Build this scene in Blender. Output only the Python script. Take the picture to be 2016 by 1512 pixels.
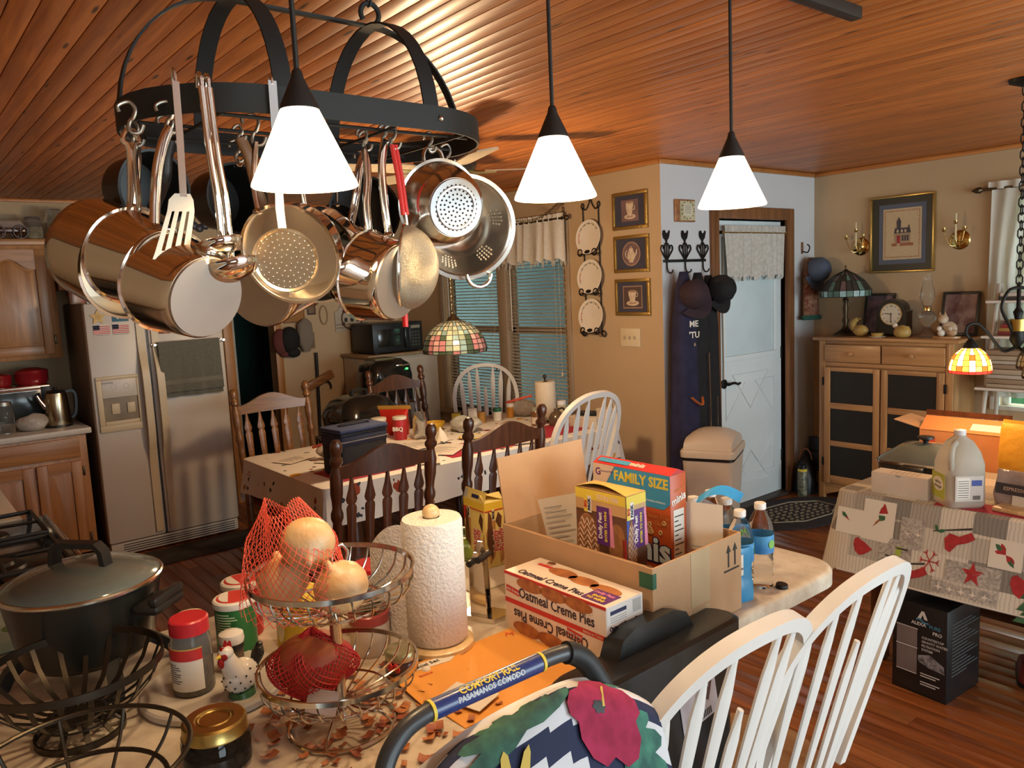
import bpy, bmesh, math, random
from mathutils import Vector, Matrix
for o in list(bpy.data.objects): bpy.data.objects.remove(o)
S = bpy.context.scene; C = S.collection; PI = math.pi; R = math.radians
random.seed(7)
# ---------------------------------------------------------------- camera
cam = bpy.data.cameras.new('camera'); co = bpy.data.objects.new('camera', cam); C.objects.link(co)
yaw, pitch, roll = R(-51.121), R(7.115), R(-2.6406)
fw = Vector((math.sin(yaw)*math.cos(pitch), math.cos(yaw)*math.cos(pitch), -math.sin(pitch)))
rt = Vector((math.cos(yaw), -math.sin(yaw), 0)); up = rt.cross(fw)
r2 = math.cos(roll)*rt + math.sin(roll)*up; u2 = -math.sin(roll)*rt + math.cos(roll)*up
co.matrix_world = Matrix(((r2.x, u2.x, -fw.x, 0), (r2.y, u2.y, -fw.y, 0), (r2.z, u2.z, -fw.z, 1.69), (0, 0, 0, 1)))
cam.sensor_width = 36; cam.lens = 1548.5/2016*36; cam.clip_start = .02; cam.clip_end = 200
S.camera = co
# ---------------------------------------------------------------- world, exposure
w = bpy.data.worlds.new('world'); S.world = w; w.use_nodes = True
bg = w.node_tree.nodes['Background']; bg.inputs[0].default_value = (.78, .94, 1, 1); bg.inputs[1].default_value = 9.5
S.view_settings.view_transform = 'Standard'; S.view_settings.look = 'None'
S.view_settings.exposure = 0.0; S.view_settings.gamma = 1; S.view_settings.use_curve_mapping = False
WARM = (1, .70, .40)
def lamp(name, loc, power, col=WARM, r=.03, parent=None):
    l = bpy.data.lights.new(name, 'POINT'); l.energy = power; l.color = col; l.shadow_soft_size = r
    o = bpy.data.objects.new(name, l); o.location = loc; o.parent = parent; C.objects.link(o); return o
def portal(loc, rot, sx, sy):
    l = bpy.data.lights.new('window_portal', 'AREA'); l.shape = 'RECTANGLE'; l.size = sx; l.size_y = sy; l.cycles.is_portal = True
    o = bpy.data.objects.new('window_portal', l); o.location = loc; o.rotation_euler = rot; C.objects.link(o)
portal((2.45, 3.55, 1.1), (0, PI/2, 0), 2.1, 3.5); portal((2.45, .3, 1.45), (0, PI/2, 0), 1.3, 1.4); portal((-1.52, 5.93, 1.435), (-PI/2, 0, 0), .94, 1.37)
# ---------------------------------------------------------------- materials
def nd(nt, t, **kw):
    n = nt.nodes.new(t)
    for k, v in kw.items():
        if hasattr(n, k): setattr(n, k, v)
    return n
MATS = {}
def mat(name, col, rough=.5, metal=0, var=.12, vs=6, bump=0, bs=60, emit=None, es=0, trans=0, ior=1.45, alpha=1, coat=0, sheen=0, sub=0, col2=None, stretch=None, kind='noise'):
    """principled material whose colour wavers between col and col2 (or a slightly darker col)"""
    if name in MATS: return MATS[name]
    m = bpy.data.materials.new(name); m.use_nodes = True; nt = m.node_tree; b = nt.nodes['Principled BSDF']
    tc = nd(nt, 'ShaderNodeTexCoord'); mp = nd(nt, 'ShaderNodeMapping'); nt.links.new(tc.outputs['Object'], mp.inputs[0])
    if stretch: mp.inputs['Scale'].default_value = stretch
    nz = nd(nt, 'ShaderNodeTexNoise'); nz.inputs['Scale'].default_value = vs; nz.inputs['Detail'].default_value = 4
    nt.links.new(mp.outputs[0], nz.inputs[0])
    rp = nd(nt, 'ShaderNodeValToRGB'); rp.color_ramp.elements[0].position = .35; rp.color_ramp.elements[1].position = .65
    c2 = col2 or tuple(c*(1-var) for c in col[:3])
    rp.color_ramp.elements[0].color = (*c2[:3], 1); rp.color_ramp.elements[1].color = (*col[:3], 1)
    nt.links.new(nz.outputs['Fac'], rp.inputs[0]); nt.links.new(rp.outputs[0], b.inputs['Base Color'])
    b.inputs['Roughness'].default_value = rough; b.inputs['Metallic'].default_value = metal; b.inputs['IOR'].default_value = ior
    b.inputs['Transmission Weight'].default_value = trans; b.inputs['Alpha'].default_value = alpha
    b.inputs['Coat Weight'].default_value = coat; b.inputs['Sheen Weight'].default_value = sheen
    if coat: b.inputs['Coat Roughness'].default_value = .15
    if sub: b.inputs['Subsurface Weight'].default_value = sub; b.inputs['Subsurface Radius'].default_value = (.02, .01, .005)
    if emit: b.inputs['Emission Color'].default_value = (*emit, 1); b.inputs['Emission Strength'].default_value = es
    if bump:
        n2 = nd(nt, 'ShaderNodeTexNoise'); n2.inputs['Scale'].default_value = bs; n2.inputs['Detail'].default_value = 3
        nt.links.new(mp.outputs[0], n2.inputs[0]); bp = nd(nt, 'ShaderNodeBump'); bp.inputs['Strength'].default_value = bump; bp.inputs['Distance'].default_value = .01
        nt.links.new(n2.outputs['Fac'], bp.inputs['Height']); nt.links.new(bp.outputs[0], b.inputs['Normal'])
    MATS[name] = m; return m
def wood(name, dark, light, rough=.4, axis=0, scale=1.0, knots=0, coat=0, rnd=.25):
    """wood: stretched grain noise along an axis, per-object tone, optional dark knots"""
    if name in MATS: return MATS[name]
    m = bpy.data.materials.new(name); m.use_nodes = True; nt = m.node_tree; b = nt.nodes['Principled BSDF']; L = nt.links.new
    tc = nd(nt, 'ShaderNodeTexCoord'); oi = nd(nt, 'ShaderNodeObjectInfo')
    ad = nd(nt, 'ShaderNodeVectorMath', operation='ADD'); sc = nd(nt, 'ShaderNodeVectorMath', operation='SCALE'); sc.inputs['Scale'].default_value = 37
    cb = nd(nt, 'ShaderNodeCombineXYZ')
    for i in range(3): L(oi.outputs['Random'], cb.inputs[i])
    L(cb.outputs[0], sc.inputs[0]); L(tc.outputs['Object'], ad.inputs[0]); L(sc.outputs[0], ad.inputs[1])
    mp = nd(nt, 'ShaderNodeMapping'); s = [18*scale]*3; s[axis] = 1.1*scale; mp.inputs['Scale'].default_value = s; L(ad.outputs[0], mp.inputs[0])
    nz = nd(nt, 'ShaderNodeTexNoise'); nz.inputs['Scale'].default_value = 2.2; nz.inputs['Detail'].default_value = 6; nz.inputs['Distortion'].default_value = .8; L(mp.outputs[0], nz.inputs[0])
    rp = nd(nt, 'ShaderNodeValToRGB'); rp.color_ramp.elements[0].position = .32; rp.color_ramp.elements[1].position = .66
    rp.color_ramp.elements[0].color = (*dark, 1); rp.color_ramp.elements[1].color = (*light, 1); L(nz.outputs['Fac'], rp.inputs[0])
    hv = nd(nt, 'ShaderNodeHueSaturation'); mr = nd(nt, 'ShaderNodeMapRange'); mr.inputs[3].default_value = 1-rnd; mr.inputs[4].default_value = 1+rnd
    L(oi.outputs['Random'], mr.inputs[0]); L(mr.outputs[0], hv.inputs['Value']); L(rp.outputs[0], hv.inputs['Color']); out = hv.outputs[0]
    if knots:
        m2 = nd(nt, 'ShaderNodeMapping'); s2 = [9]*3; s2[axis] = 1.7; m2.inputs['Scale'].default_value = s2; L(ad.outputs[0], m2.inputs[0])
        vo = nd(nt, 'ShaderNodeTexVoronoi'); vo.inputs['Scale'].default_value = knots; L(m2.outputs[0], vo.inputs[0])
        k = nd(nt, 'ShaderNodeValToRGB'); k.color_ramp.elements[0].position = .07; k.color_ramp.elements[1].position = .15; k.color_ramp.elements[0].color = (.12, .08, .06, 1); k.color_ramp.elements[1].color = (1, 1, 1, 1)
        L(vo.outputs['Distance'], k.inputs[0]); mx = nd(nt, 'ShaderNodeMix', data_type='RGBA', blend_type='MULTIPLY'); mx.inputs[0].default_value = 1
        L(out, mx.inputs[6]); L(k.outputs[0], mx.inputs[7]); out = mx.outputs[2]
    L(out, b.inputs['Base Color']); b.inputs['Roughness'].default_value = rough; b.inputs['Coat Weight'].default_value = coat; b.inputs['Coat Roughness'].default_value = .2
    bp = nd(nt, 'ShaderNodeBump'); bp.inputs['Strength'].default_value = .05; bp.inputs['Distance'].default_value = .002; L(nz.outputs['Fac'], bp.inputs['Height']); L(bp.outputs[0], b.inputs['Normal'])
    MATS[name] = m; return m
# ---------------------------------------------------------------- mesh builder
ID = Matrix.Identity(4)
def T(x, y, z): return Matrix.Translation((x, y, z))
def RX(a): return Matrix.Rotation(a, 4, 'X')
def RY(a): return Matrix.Rotation(a, 4, 'Y')
def RZ(a): return Matrix.Rotation(a, 4, 'Z')
def SC(x, y, z): return Matrix.Diagonal((x, y, z, 1))
def frame(o, u, v):
    """matrix taking (u,v,n) to space: origin o, first axis u, second near v"""
    u = Vector(u).normalized(); n = u.cross(Vector(v)).normalized(); v = n.cross(u)
    return Matrix(((u.x, v.x, n.x, o[0]), (u.y, v.y, n.y, o[1]), (u.z, v.z, n.z, o[2]), (0, 0, 0, 1)))
def zto(a, b):
    """matrix with local z from point a towards b"""
    a, b = Vector(a), Vector(b); return T(*a) @ (b-a).to_track_quat('Z', 'Y').to_matrix().to_4x4()
class MB:
    def __init__(s): s.v = []; s.f = []; s.mi = []; s.cur = 0
    def add(s, vs, fs, M=ID):
        n = len(s.v); s.v += [tuple(M @ Vector(p)) for p in vs]
        for f in fs: s.f.append(tuple(i+n for i in f)); s.mi.append(s.cur)
        return s
    def box(s, x0, y0, z0, x1, y1, z1, b=0, M=ID):
        if x0 > x1: x0, x1 = x1, x0
        if y0 > y1: y0, y1 = y1, y0
        if z0 > z1: z0, z1 = z1, z0
        b = min(b, (x1-x0)*.45, (y1-y0)*.45, (z1-z0)*.45)
        if b <= 0:
            vs = [(x, y, z) for z in (z0, z1) for y in (y0, y1) for x in (x0, x1)]
            return s.add(vs, [(0, 2, 3, 1), (4, 5, 7, 6), (0, 1, 5, 4), (2, 6, 7, 3), (0, 4, 6, 2), (1, 3, 7, 5)], M)
        bm = bmesh.new(); bmesh.ops.create_cube(bm, size=1)
        for v in bm.verts: v.co = Vector(((x0+x1)/2+v.co.x*(x1-x0), (y0+y1)/2+v.co.y*(y1-y0), (z0+z1)/2+v.co.z*(z1-z0)))
        bmesh.ops.bevel(bm, geom=bm.edges[:], offset=b, segments=2, affect='EDGES', profile=.5)
        bm.verts.index_update(); s.add([tuple(v.co) for v in bm.verts], [[v.index for v in f.verts] for f in bm.faces], M); bm.free(); return s
    def lathe(s, prof, n=24, M=ID, a0=0, a1=2*PI, sx=1, sy=1):
        """profile [(r,z)...] turned about z; first/last r=0 closes"""
        full = abs(a1-a0-2*PI) < 1e-6; k = n if full else n+1; vs = []; fs = []
        for r, z in prof:
            for i in range(k):
                a = a0+(a1-a0)*i/n; vs.append((r*math.cos(a)*sx, r*math.sin(a)*sy, z))
        for j in range(len(prof)-1):
            for i in range(n):
                i2 = (i+1) % k if full else i+1
                fs.append((j*k+i, j*k+i2, (j+1)*k+i2, (j+1)*k+i))
        return s.add(vs, fs, M)
    def tube(s, path, r, n=8, M=ID, closed=False, flat=None, cap=True, up=None):
        """sweep a circle (or ellipse r x flat) along a path; r may be a list"""
        P = [Vector(p) for p in path]; m = len(P); rs = r if isinstance(r, (list, tuple)) else [r]*m; vs = []; fs = []
        tg = []
        for i in range(m):
            a = P[(i-1) % m] if (closed or i > 0) else P[i]; b = P[(i+1) % m] if (closed or i < m-1) else P[i]
            tg.append((b-a).normalized() if (b-a).length > 1e-9 else Vector((0, 0, 1)))
        ref = Vector(up) if up else (Vector((0, 0, 1)) if abs(tg[0].z) < .9 else Vector((1, 0, 0)))
        nrm = (ref - tg[0]*ref.dot(tg[0])).normalized()
        for i in range(m):
            if up: nn = Vector(up) - tg[i]*Vector(up).dot(tg[i]); nrm = nn.normalized() if nn.length > 1e-6 else nrm
            else:
                nn = nrm - tg[i]*nrm.dot(tg[i]); nrm = nn.normalized() if nn.length > 1e-6 else nrm
            bn = tg[i].cross(nrm); f2 = flat if flat is not None else rs[i]
            for j in range(n):
                a = 2*PI*(j+.5)/n; vs.append(tuple(P[i] + nrm*math.cos(a)*rs[i] + bn*math.sin(a)*f2))
        for i in range(m if closed else m-1):
            i2 = (i+1) % m
            for j in range(n): fs.append((i*n+j, i*n+(j+1) % n, i2*n+(j+1) % n, i2*n+j))
        if not closed and cap: fs.append(tuple(range(n-1, -1, -1))); fs.append(tuple((m-1)*n+j for j in range(n)))
        return s.add(vs, fs, M)
    def strip(s, path, w, t, M=ID, up=(0, 0, 1), closed=False):
        """flat bar: width w along 'up', thickness t"""
        return s.tube(path, w/2*1.4142, 4, M, closed, t/2*1.4142, True, up)
    def prism(s, poly, z0, z1, M=ID):
        n = len(poly); vs = [(x, y, z0) for x, y in poly]+[(x, y, z1) for x, y in poly]
        return s.add(vs, [tuple(range(n-1, -1, -1)), tuple(range(n, 2*n))]+[(i, (i+1) % n, n+(i+1) % n, n+i) for i in range(n)], M)
    def ball(s, r, M=ID, n=16, m=10, sz=1):
        return s.lathe([(max(1e-5, r*math.sin(PI*i/m)), -r*sz*math.cos(PI*i/m)) for i in range(m+1)], n, M)
    def grid(s, nx, ny, fn, M=ID):
        vs = [fn(i/nx, j/ny) for j in range(ny+1) for i in range(nx+1)]
        return s.add(vs, [(j*(nx+1)+i, j*(nx+1)+i+1, (j+1)*(nx+1)+i+1, (j+1)*(nx+1)+i) for j in range(ny) for i in range(nx)], M)
    def sheet(s, nx, ny, fn, t=.002, M=ID):
        """thin cloth or paper with two faces: fn(u,v) -> point; thickness along the local normal"""
        P = [[Vector(fn(i/nx, j/ny)) for i in range(nx+1)] for j in range(ny+1)]; vs = []; k = (nx+1)*(ny+1)
        back = []
        for j in range(ny+1):
            for i in range(nx+1):
                du = P[j][min(i+1, nx)]-P[j][max(i-1, 0)]; dv = P[min(j+1, ny)][i]-P[max(j-1, 0)][i]; n = du.cross(dv)
                n = n.normalized() if n.length > 1e-12 else Vector((0, 0, 1)); vs.append(tuple(P[j][i])); back.append(tuple(P[j][i]-n*t))
        q = lambda i, j: j*(nx+1)+i
        fs = [(q(i, j), q(i+1, j), q(i+1, j+1), q(i, j+1)) for j in range(ny) for i in range(nx)]
        fs += [(k+q(i, j), k+q(i, j+1), k+q(i+1, j+1), k+q(i+1, j)) for j in range(ny) for i in range(nx)]
        ring = [q(i, 0) for i in range(nx)]+[q(nx, j) for j in range(ny)]+[q(i, ny) for i in range(nx, 0, -1)]+[q(0, j) for j in range(ny, 0, -1)]
        fs += [(ring[a], k+ring[a], k+ring[(a+1) % len(ring)], ring[(a+1) % len(ring)]) for a in range(len(ring))]
        return s.add(vs+back, fs, M)
    def poly(s, pts, M=ID, z=0): return s.add([(p[0], p[1], z) for p in pts], [tuple(range(len(pts)))], M)
    def mesh(s, name, mats, ang=40):
        me = bpy.data.meshes.new(name); me.from_pydata(s.v, [], s.f)
        for m in (mats if isinstance(mats, (list, tuple)) else [mats]): me.materials.append(m)
        if any(s.mi): me.polygons.foreach_set('material_index', s.mi)
        me.polygons.foreach_set('use_smooth', [True]*len(s.f)); me.update(); me.set_sharp_from_angle(angle=R(ang)); return me
def link(name, me, parent=None, M=None):
    o = bpy.data.objects.new(name, me); C.objects.link(o); o.parent = parent
    if M is not None: o.matrix_local = M
    return o
def obj(name, mb, m, parent=None, ang=40, label=None, M=None):
    o = link(name, mb.mesh(name, m, ang), parent, M)
    if label: o['label'] = label
    return o
def tag(o, label, cat, group=None, kind=None):
    o['label'] = label; o['category'] = cat
    if group: o['group'] = group
    if kind: o['kind'] = kind
    return o
def thing(name, label, cat, loc=(0, 0, 0), rz=0, group=None, M=None):
    o = bpy.data.objects.new(name, None); o.empty_display_size = .05; C.objects.link(o); o.location = loc; o.rotation_euler = (0, 0, rz)
    if M is not None: o.matrix_world = M
    return tag(o, label, cat, group)
def struct(name, mb, m, parent=None, ang=40):
    o = obj(name, mb, m, parent, ang)
    if not parent: o['kind'] = 'structure'
    return o
def sgroup(name):
    o = bpy.data.objects.new(name, None); C.objects.link(o); o['kind'] = 'structure'; return o
def dup(t, M=None, label=None, loc=None, rz=None):
    r = t.copy(); C.objects.link(r)
    if M is not None: r.matrix_world = M
    if loc is not None: r.location = loc
    if rz is not None: r.rotation_euler = (0, 0, rz)
    if label: r['label'] = label
    for ch in list(t.children):
        c = ch.copy(); C.objects.link(c); c.parent = r
        for g in ch.children:
            d = g.copy(); C.objects.link(d); d.parent = c
    return r
TS_ = bpy.data.scenes.new('lettering_bench')
def text(s, size, name, m, parent, M, ax='CENTER', sx=1, ext=.0003, bold=0, label=None):
    cu = bpy.data.curves.new('t', 'FONT'); cu.body = s; cu.size = size; cu.align_x = ax; cu.align_y = 'CENTER'; cu.extrude = ext; cu.offset = bold; cu.resolution_u = 2
    o = bpy.data.objects.new('t', cu); TS_.collection.objects.link(o); TS_.view_layers[0].update(); dg = TS_.view_layers[0].depsgraph
    me = bpy.data.meshes.new_from_object(o.evaluated_get(dg), depsgraph=dg); bpy.data.objects.remove(o); bpy.data.curves.remove(cu)
    me.materials.clear(); me.materials.append(m); me.transform(M @ SC(sx, 1, 1)); me.name = name
    r = link(name, me, parent)
    if label: r['label'] = label
    return r
def ell(cx, cy, rx, ry, n=20, a0=0, a1=2*PI): return [(cx+rx*math.cos(a0+(a1-a0)*i/n), cy+ry*math.sin(a0+(a1-a0)*i/n)) for i in range(n)]
def rect(x0, y0, x1, y1): return [(x0, y0), (x1, y0), (x1, y1), (x0, y1)]
def star(cx, cy, r, q=.42, n=5, a=PI/2): return [(cx+(r if k % 2 == 0 else r*q)*math.cos(a+k*PI/n), cy+(r if k % 2 == 0 else r*q)*math.sin(a+k*PI/n)) for k in range(2*n)]
def decal(name, m, parent, M, *polys, z=.0008, t=.0006):
    b = MB()
    for p in polys:
        a = sum(p[i][0]*p[(i+1) % len(p)][1]-p[(i+1) % len(p)][0]*p[i][1] for i in range(len(p)))
        b.prism(p if a > 0 else p[::-1], z-t, z, M)
    return obj(name, b, m, parent)
def arc(c, r, a0, a1, n, f=lambda x, y: (x, y, 0)): return [f(c[0]+r*math.cos(a0+(a1-a0)*i/n), c[1]+r*math.sin(a0+(a1-a0)*i/n)) for i in range(n+1)]
def bez(p0, p1, p2, p3, n=10):
    p0, p1, p2, p3 = map(Vector, (p0, p1, p2, p3)); return [tuple(p0*(1-t)**3+p1*3*t*(1-t)**2+p2*3*t*t*(1-t)+p3*t**3) for t in (i/n for i in range(n+1))]
def spline(pts, n=6):
    P = [Vector(p) for p in pts]; out = []
    for i in range(len(P)-1):
        a, b, c, d = P[max(i-1, 0)], P[i], P[i+1], P[min(i+2, len(P)-1)]
        for k in range(n):
            t = k/n; out.append(tuple(.5*((2*b)+(c-a)*t+(2*a-5*b+4*c-d)*t*t+(3*b-a-3*c+d)*t**3)))
    return out+[tuple(P[-1])]
def chain(path, lk=.03, wr=.0022):
    """chain links along a path, one mesh"""
    b = MB(); P = [Vector(p) for p in path]; L = [0]
    for i in range(len(P)-1): L.append(L[-1]+(P[i+1]-P[i]).length)
    n = max(2, int(L[-1]/(lk*.72)))
    def at(d):
        for i in range(len(P)-1):
            if d <= L[i+1]: return P[i]+(P[i+1]-P[i])*((d-L[i])/max(1e-9, L[i+1]-L[i])), (P[i+1]-P[i]).normalized()
        return P[-1], (P[-1]-P[-2]).normalized()
    for k in range(n):
        c, d = at((k+.5)*L[-1]/n); M = T(*c) @ d.to_track_quat('Z', 'Y').to_matrix().to_4x4() @ RZ(PI/2*(k % 2))
        w = lk*.26; h = lk*.5-w
        b.tube([(w*math.cos(a), 0, w*math.sin(a)+h) for a in (0, PI/3, 2*PI/3, PI)]+[(w*math.cos(a), 0, w*math.sin(a)-h) for a in (PI, 4*PI/3, 5*PI/3, 2*PI)], wr, 5, M, True)
    return b
# ================================================================ setting
WALL = mat('wall_paint', (.50, .36, .215), .75, var=.06, vs=2, bump=.03, bs=180)
WALLC = mat('wall_paint_entry', (.60, .60, .60), .75, var=.05, vs=2, bump=.03, bs=180)
PINE = wood('ceiling_pine', (.36, .10, .018), (.60, .20, .040), .42, 0, .9, 2.0, .10, .16)
OAKF = wood('floor_oak', (.17, .048, .012), (.32, .10, .026), .28, 0, .8, 0, .25, .2)
TRIM = wood('trim_pine', (.36, .13, .03), (.52, .21, .055), .35, 0, .8)
CASE = wood('casing_oak', (.17, .065, .024), (.30, .125, .046), .4, 2, .8)
BLACKGAP = mat('dark_gap', (.03, .012, .005), .9)
X0, XD, Y1, Y2, ZC = -6.43, -3.33, 3.96, 5.78, 2.44
fl = struct('floor', MB().box(-6.6, -1.2, -.12, 2.5, 5.9, -.022), BLACKGAP)
PLK = (2.6, 3.1, 3.6)
pm = [MB().box(0, .0012, -.022, l, .0788, 0, .0014).mesh('floor_plank', OAKF) for l in PLK]
k = 0
for r in range(86):
    y = -1.1+r*.08; x = -6.45 - random.random()*2
    while x < 1.2:
        j = random.randrange(3); l = PLK[j]
        if x+l > -6.45 and not (y > Y1 and x+l < XD) and not (y < -.5 and x > -3.5) and k < 300: link('floor_plank', pm[j], fl, T(x, y, 0)); k += 1
        x += l+.001
ce = struct('ceiling', MB().box(-6.6, -1.2, ZC+.012, 2.5, 5.95, ZC+.12), BLACKGAP)
def board_mesh(x0, x1): return MB().box(x0, .0016, ZC, x1, .0644, ZC+.014, .0012).mesh('ceiling_board', PINE)
bA, bB = board_mesh(X0-.02, 2.4), board_mesh(XD-.02, 2.4)
for r in range(106):
    y = -1.1+r*.066; link('ceiling_board', bA if y < Y1 else bB, ce, T(0, y, 0))
# walls: the cabinet wall with a doorway, the window wall, the entry wall, the picture wall
wl = MB()
for a in ((-1.2, 0, 2.27, ZC+.1), (2.27, 2.08, 2.63, ZC+.1), (2.63, 0, Y1+.12, ZC+.1)): wl.box(X0-.12, a[0], a[1], X0, a[2], a[3])
struct('wall_left', wl, WALL)
WX0, WX1, WZ0, WZ1 = -5.80, -4.24, .62, 2.08
wb = MB()
for a in ((X0-.12, 0, WX0, ZC+.1), (WX1, 0, XD-.0006, ZC+.1), (WX0, 0, WX1, WZ0), (WX0, WZ1, WX1, ZC+.1)): wb.box(a[0], Y1, a[1], a[2], Y1+.12, a[3])
struct('wall_back', wb, WALL)
we = MB()
for a in ((Y1+.0006, 0, 4.54, ZC+.1), (4.54, 2.08, 5.37, ZC+.1), (5.37, 0, Y2+.12, ZC+.1)): we.box(XD-.12, a[0], a[1], XD, a[2], a[3])
struct('wall_entry', we, WALLC)
VX0, VX1, VZ0, VZ1 = -1.99, -1.05, .75, 2.12
wr = MB()
for a in ((XD, 0, VX0, ZC+.1), (VX1, 0, 2.5, ZC+.1), (VX0, 0, VX1, VZ0), (VX0, VZ1, VX1, ZC+.1)): wr.box(a[0], Y2, a[1], a[2], Y2+.12, a[3])
struct('wall_right', wr, WALL)
wq = MB()
for a in ((-1.3, 0, -.4, ZC+.1), (1.0, 0, 1.8, ZC+.1), (5.3, 0, Y2+.12, ZC+.1), (-.4, 0, 1.0, .8), (-.4, 2.1, 1.0, ZC+.1), (1.8, 2.15, 5.3, ZC+.1)): wq.box(2.4, a[0], a[1], 2.52, a[2], a[3])
struct('wall_rear', wq, WALL); struct('wall_front', MB().box(-6.55, -1.3, 0, 2.4, -1.2, ZC+.1), WALL)
w3 = sgroup('window_3'); d3 = sgroup('added_daylight_door'); WW0 = mat('window_white', (.72, .70, .64), .5)
for a in ((-.4, .8, 1.0, .84), (-.4, 2.06, 1.0, 2.1), (-.4, 1.43, 1.0, 1.47), (-.4, .84, -.36, 2.06), (.28, .84, .32, 2.06), (.96, .84, 1.0, 2.06)): obj('sash_bar', MB().box(2.40, a[0], a[1], 2.44, a[2], a[3]), WW0, w3)
for a in ((1.8, 0, 5.3, .06), (1.8, 2.09, 5.3, 2.15), (1.8, .06, 1.86, 2.09), (2.93, .06, 3.0, 2.09), (4.1, .06, 4.17, 2.09), (5.24, .06, 5.3, 2.09)): obj('door_frame', MB().box(2.40, a[0], a[1], 2.46, a[2], a[3]), WW0, d3)  # unseen sliding door, added to let cool daylight reach the entry wall
struct('added_hedge', MB().grid(40, 12, lambda u, v: (-5+9*u, 9.0+.25*math.sin(40*u+9*v)+.2*math.sin(17*v+30*u), 3.4*v), ID), mat('added_hedge_green', (.16, .30, .17), .9, vs=3, col2=(.07, .16, .08), bump=.6, bs=12))  # foliage added to dim and green the right window's view
struct('lawn', MB().box(-6, 5.95, -.25, 4, 9.5, -.2), mat('lawn_green', (.10, .18, .07), .95, vs=5))
# crown trims
struct('trim_1', MB().box(X0, -1.2, ZC-.022, X0+.018, Y1, ZC-.0005, .004), TRIM)
struct('trim_2', MB().box(X0+.018, Y1-.018, ZC-.03, XD, Y1, ZC-.0005, .004), TRIM)
struct('trim_3', MB().box(XD, Y1-.018, ZC-.03, XD+.018, Y2, ZC-.0005, .004), TRIM)
struct('trim_4', MB().box(XD+.018, Y2-.018, ZC-.03, 2.4, Y2, ZC-.0005, .004), TRIM)
struct('baseboard_back', MB().box(X0+.02, Y1-.014, 0, XD, Y1, .09, .004), CASE)
struct('baseboard_left', MB().box(X0, 2.71, 0, X0+.014, Y1-.014, .09, .004), CASE)
struct('baseboard_entry', MB().box(XD, Y1, 0, XD+.014, 4.45, .09, .004), CASE)
struct('baseboard_right', MB().box(XD+.02, Y2-.014, 0, 2.4, Y2, .09, .004), CASE)
# doorway in the left wall: casing and the room beyond
d2 = sgroup('door_2')
DOORW = wood('doorway_casing', (.35, .14, .03), (.50, .22, .055), .4, 2)
obj('casing', MB().box(X0, 2.20, 0, X0+.02, 2.275, 2.14, .005), DOORW, d2); obj('casing', MB().box(X0, 2.625, 0, X0+.02, 2.69, 2.14, .005), DOORW, d2)
obj('casing', MB().box(X0, 2.275, 2.075, X0+.02, 2.625, 2.14, .005), DOORW, d2)
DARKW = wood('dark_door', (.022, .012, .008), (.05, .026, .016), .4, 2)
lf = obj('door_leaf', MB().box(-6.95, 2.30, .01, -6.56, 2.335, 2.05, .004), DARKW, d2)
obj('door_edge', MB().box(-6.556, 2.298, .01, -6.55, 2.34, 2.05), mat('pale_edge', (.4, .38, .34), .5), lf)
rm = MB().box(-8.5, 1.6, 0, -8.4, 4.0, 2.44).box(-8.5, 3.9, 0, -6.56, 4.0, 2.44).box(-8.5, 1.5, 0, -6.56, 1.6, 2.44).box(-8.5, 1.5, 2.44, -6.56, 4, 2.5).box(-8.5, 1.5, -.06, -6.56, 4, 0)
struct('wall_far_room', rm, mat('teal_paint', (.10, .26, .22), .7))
# ---- dining window: jambs, sashes, two blinds
WT = mat('window_tan', (.36, .27, .18), .5, var=.08)
w1 = sgroup('window_1')
obj('casing', MB().box(WX0-.07, Y1-.018, WZ0-.02, WX0, Y1, WZ1+.07, .004), WT, w1); obj('casing', MB().box(WX1, Y1-.018, WZ0-.02, WX1+.06, Y1, WZ1+.07, .004), WT, w1)
obj('casing', MB().box(WX0, Y1-.018, WZ1, WX1, Y1, WZ1+.07, .004), WT, w1); obj('sill', MB().box(WX0-.09, Y1-.06, WZ0-.03, WX1+.08, Y1+.1, WZ0, .006), WT, w1)
obj('mullion', MB().box(-5.04, Y1-.01, WZ0, -4.93, Y1+.1, WZ1, .004), WT, w1)
GLASSP = mat('pane_glass', (.9, 1, .97), .02, trans=1, ior=1.05, var=.02)
SLAT = mat('blind_slat', (.62, .58, .52), .5, var=.05)
CORD = mat('blind_cord', (.62, .56, .46), .7)
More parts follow.
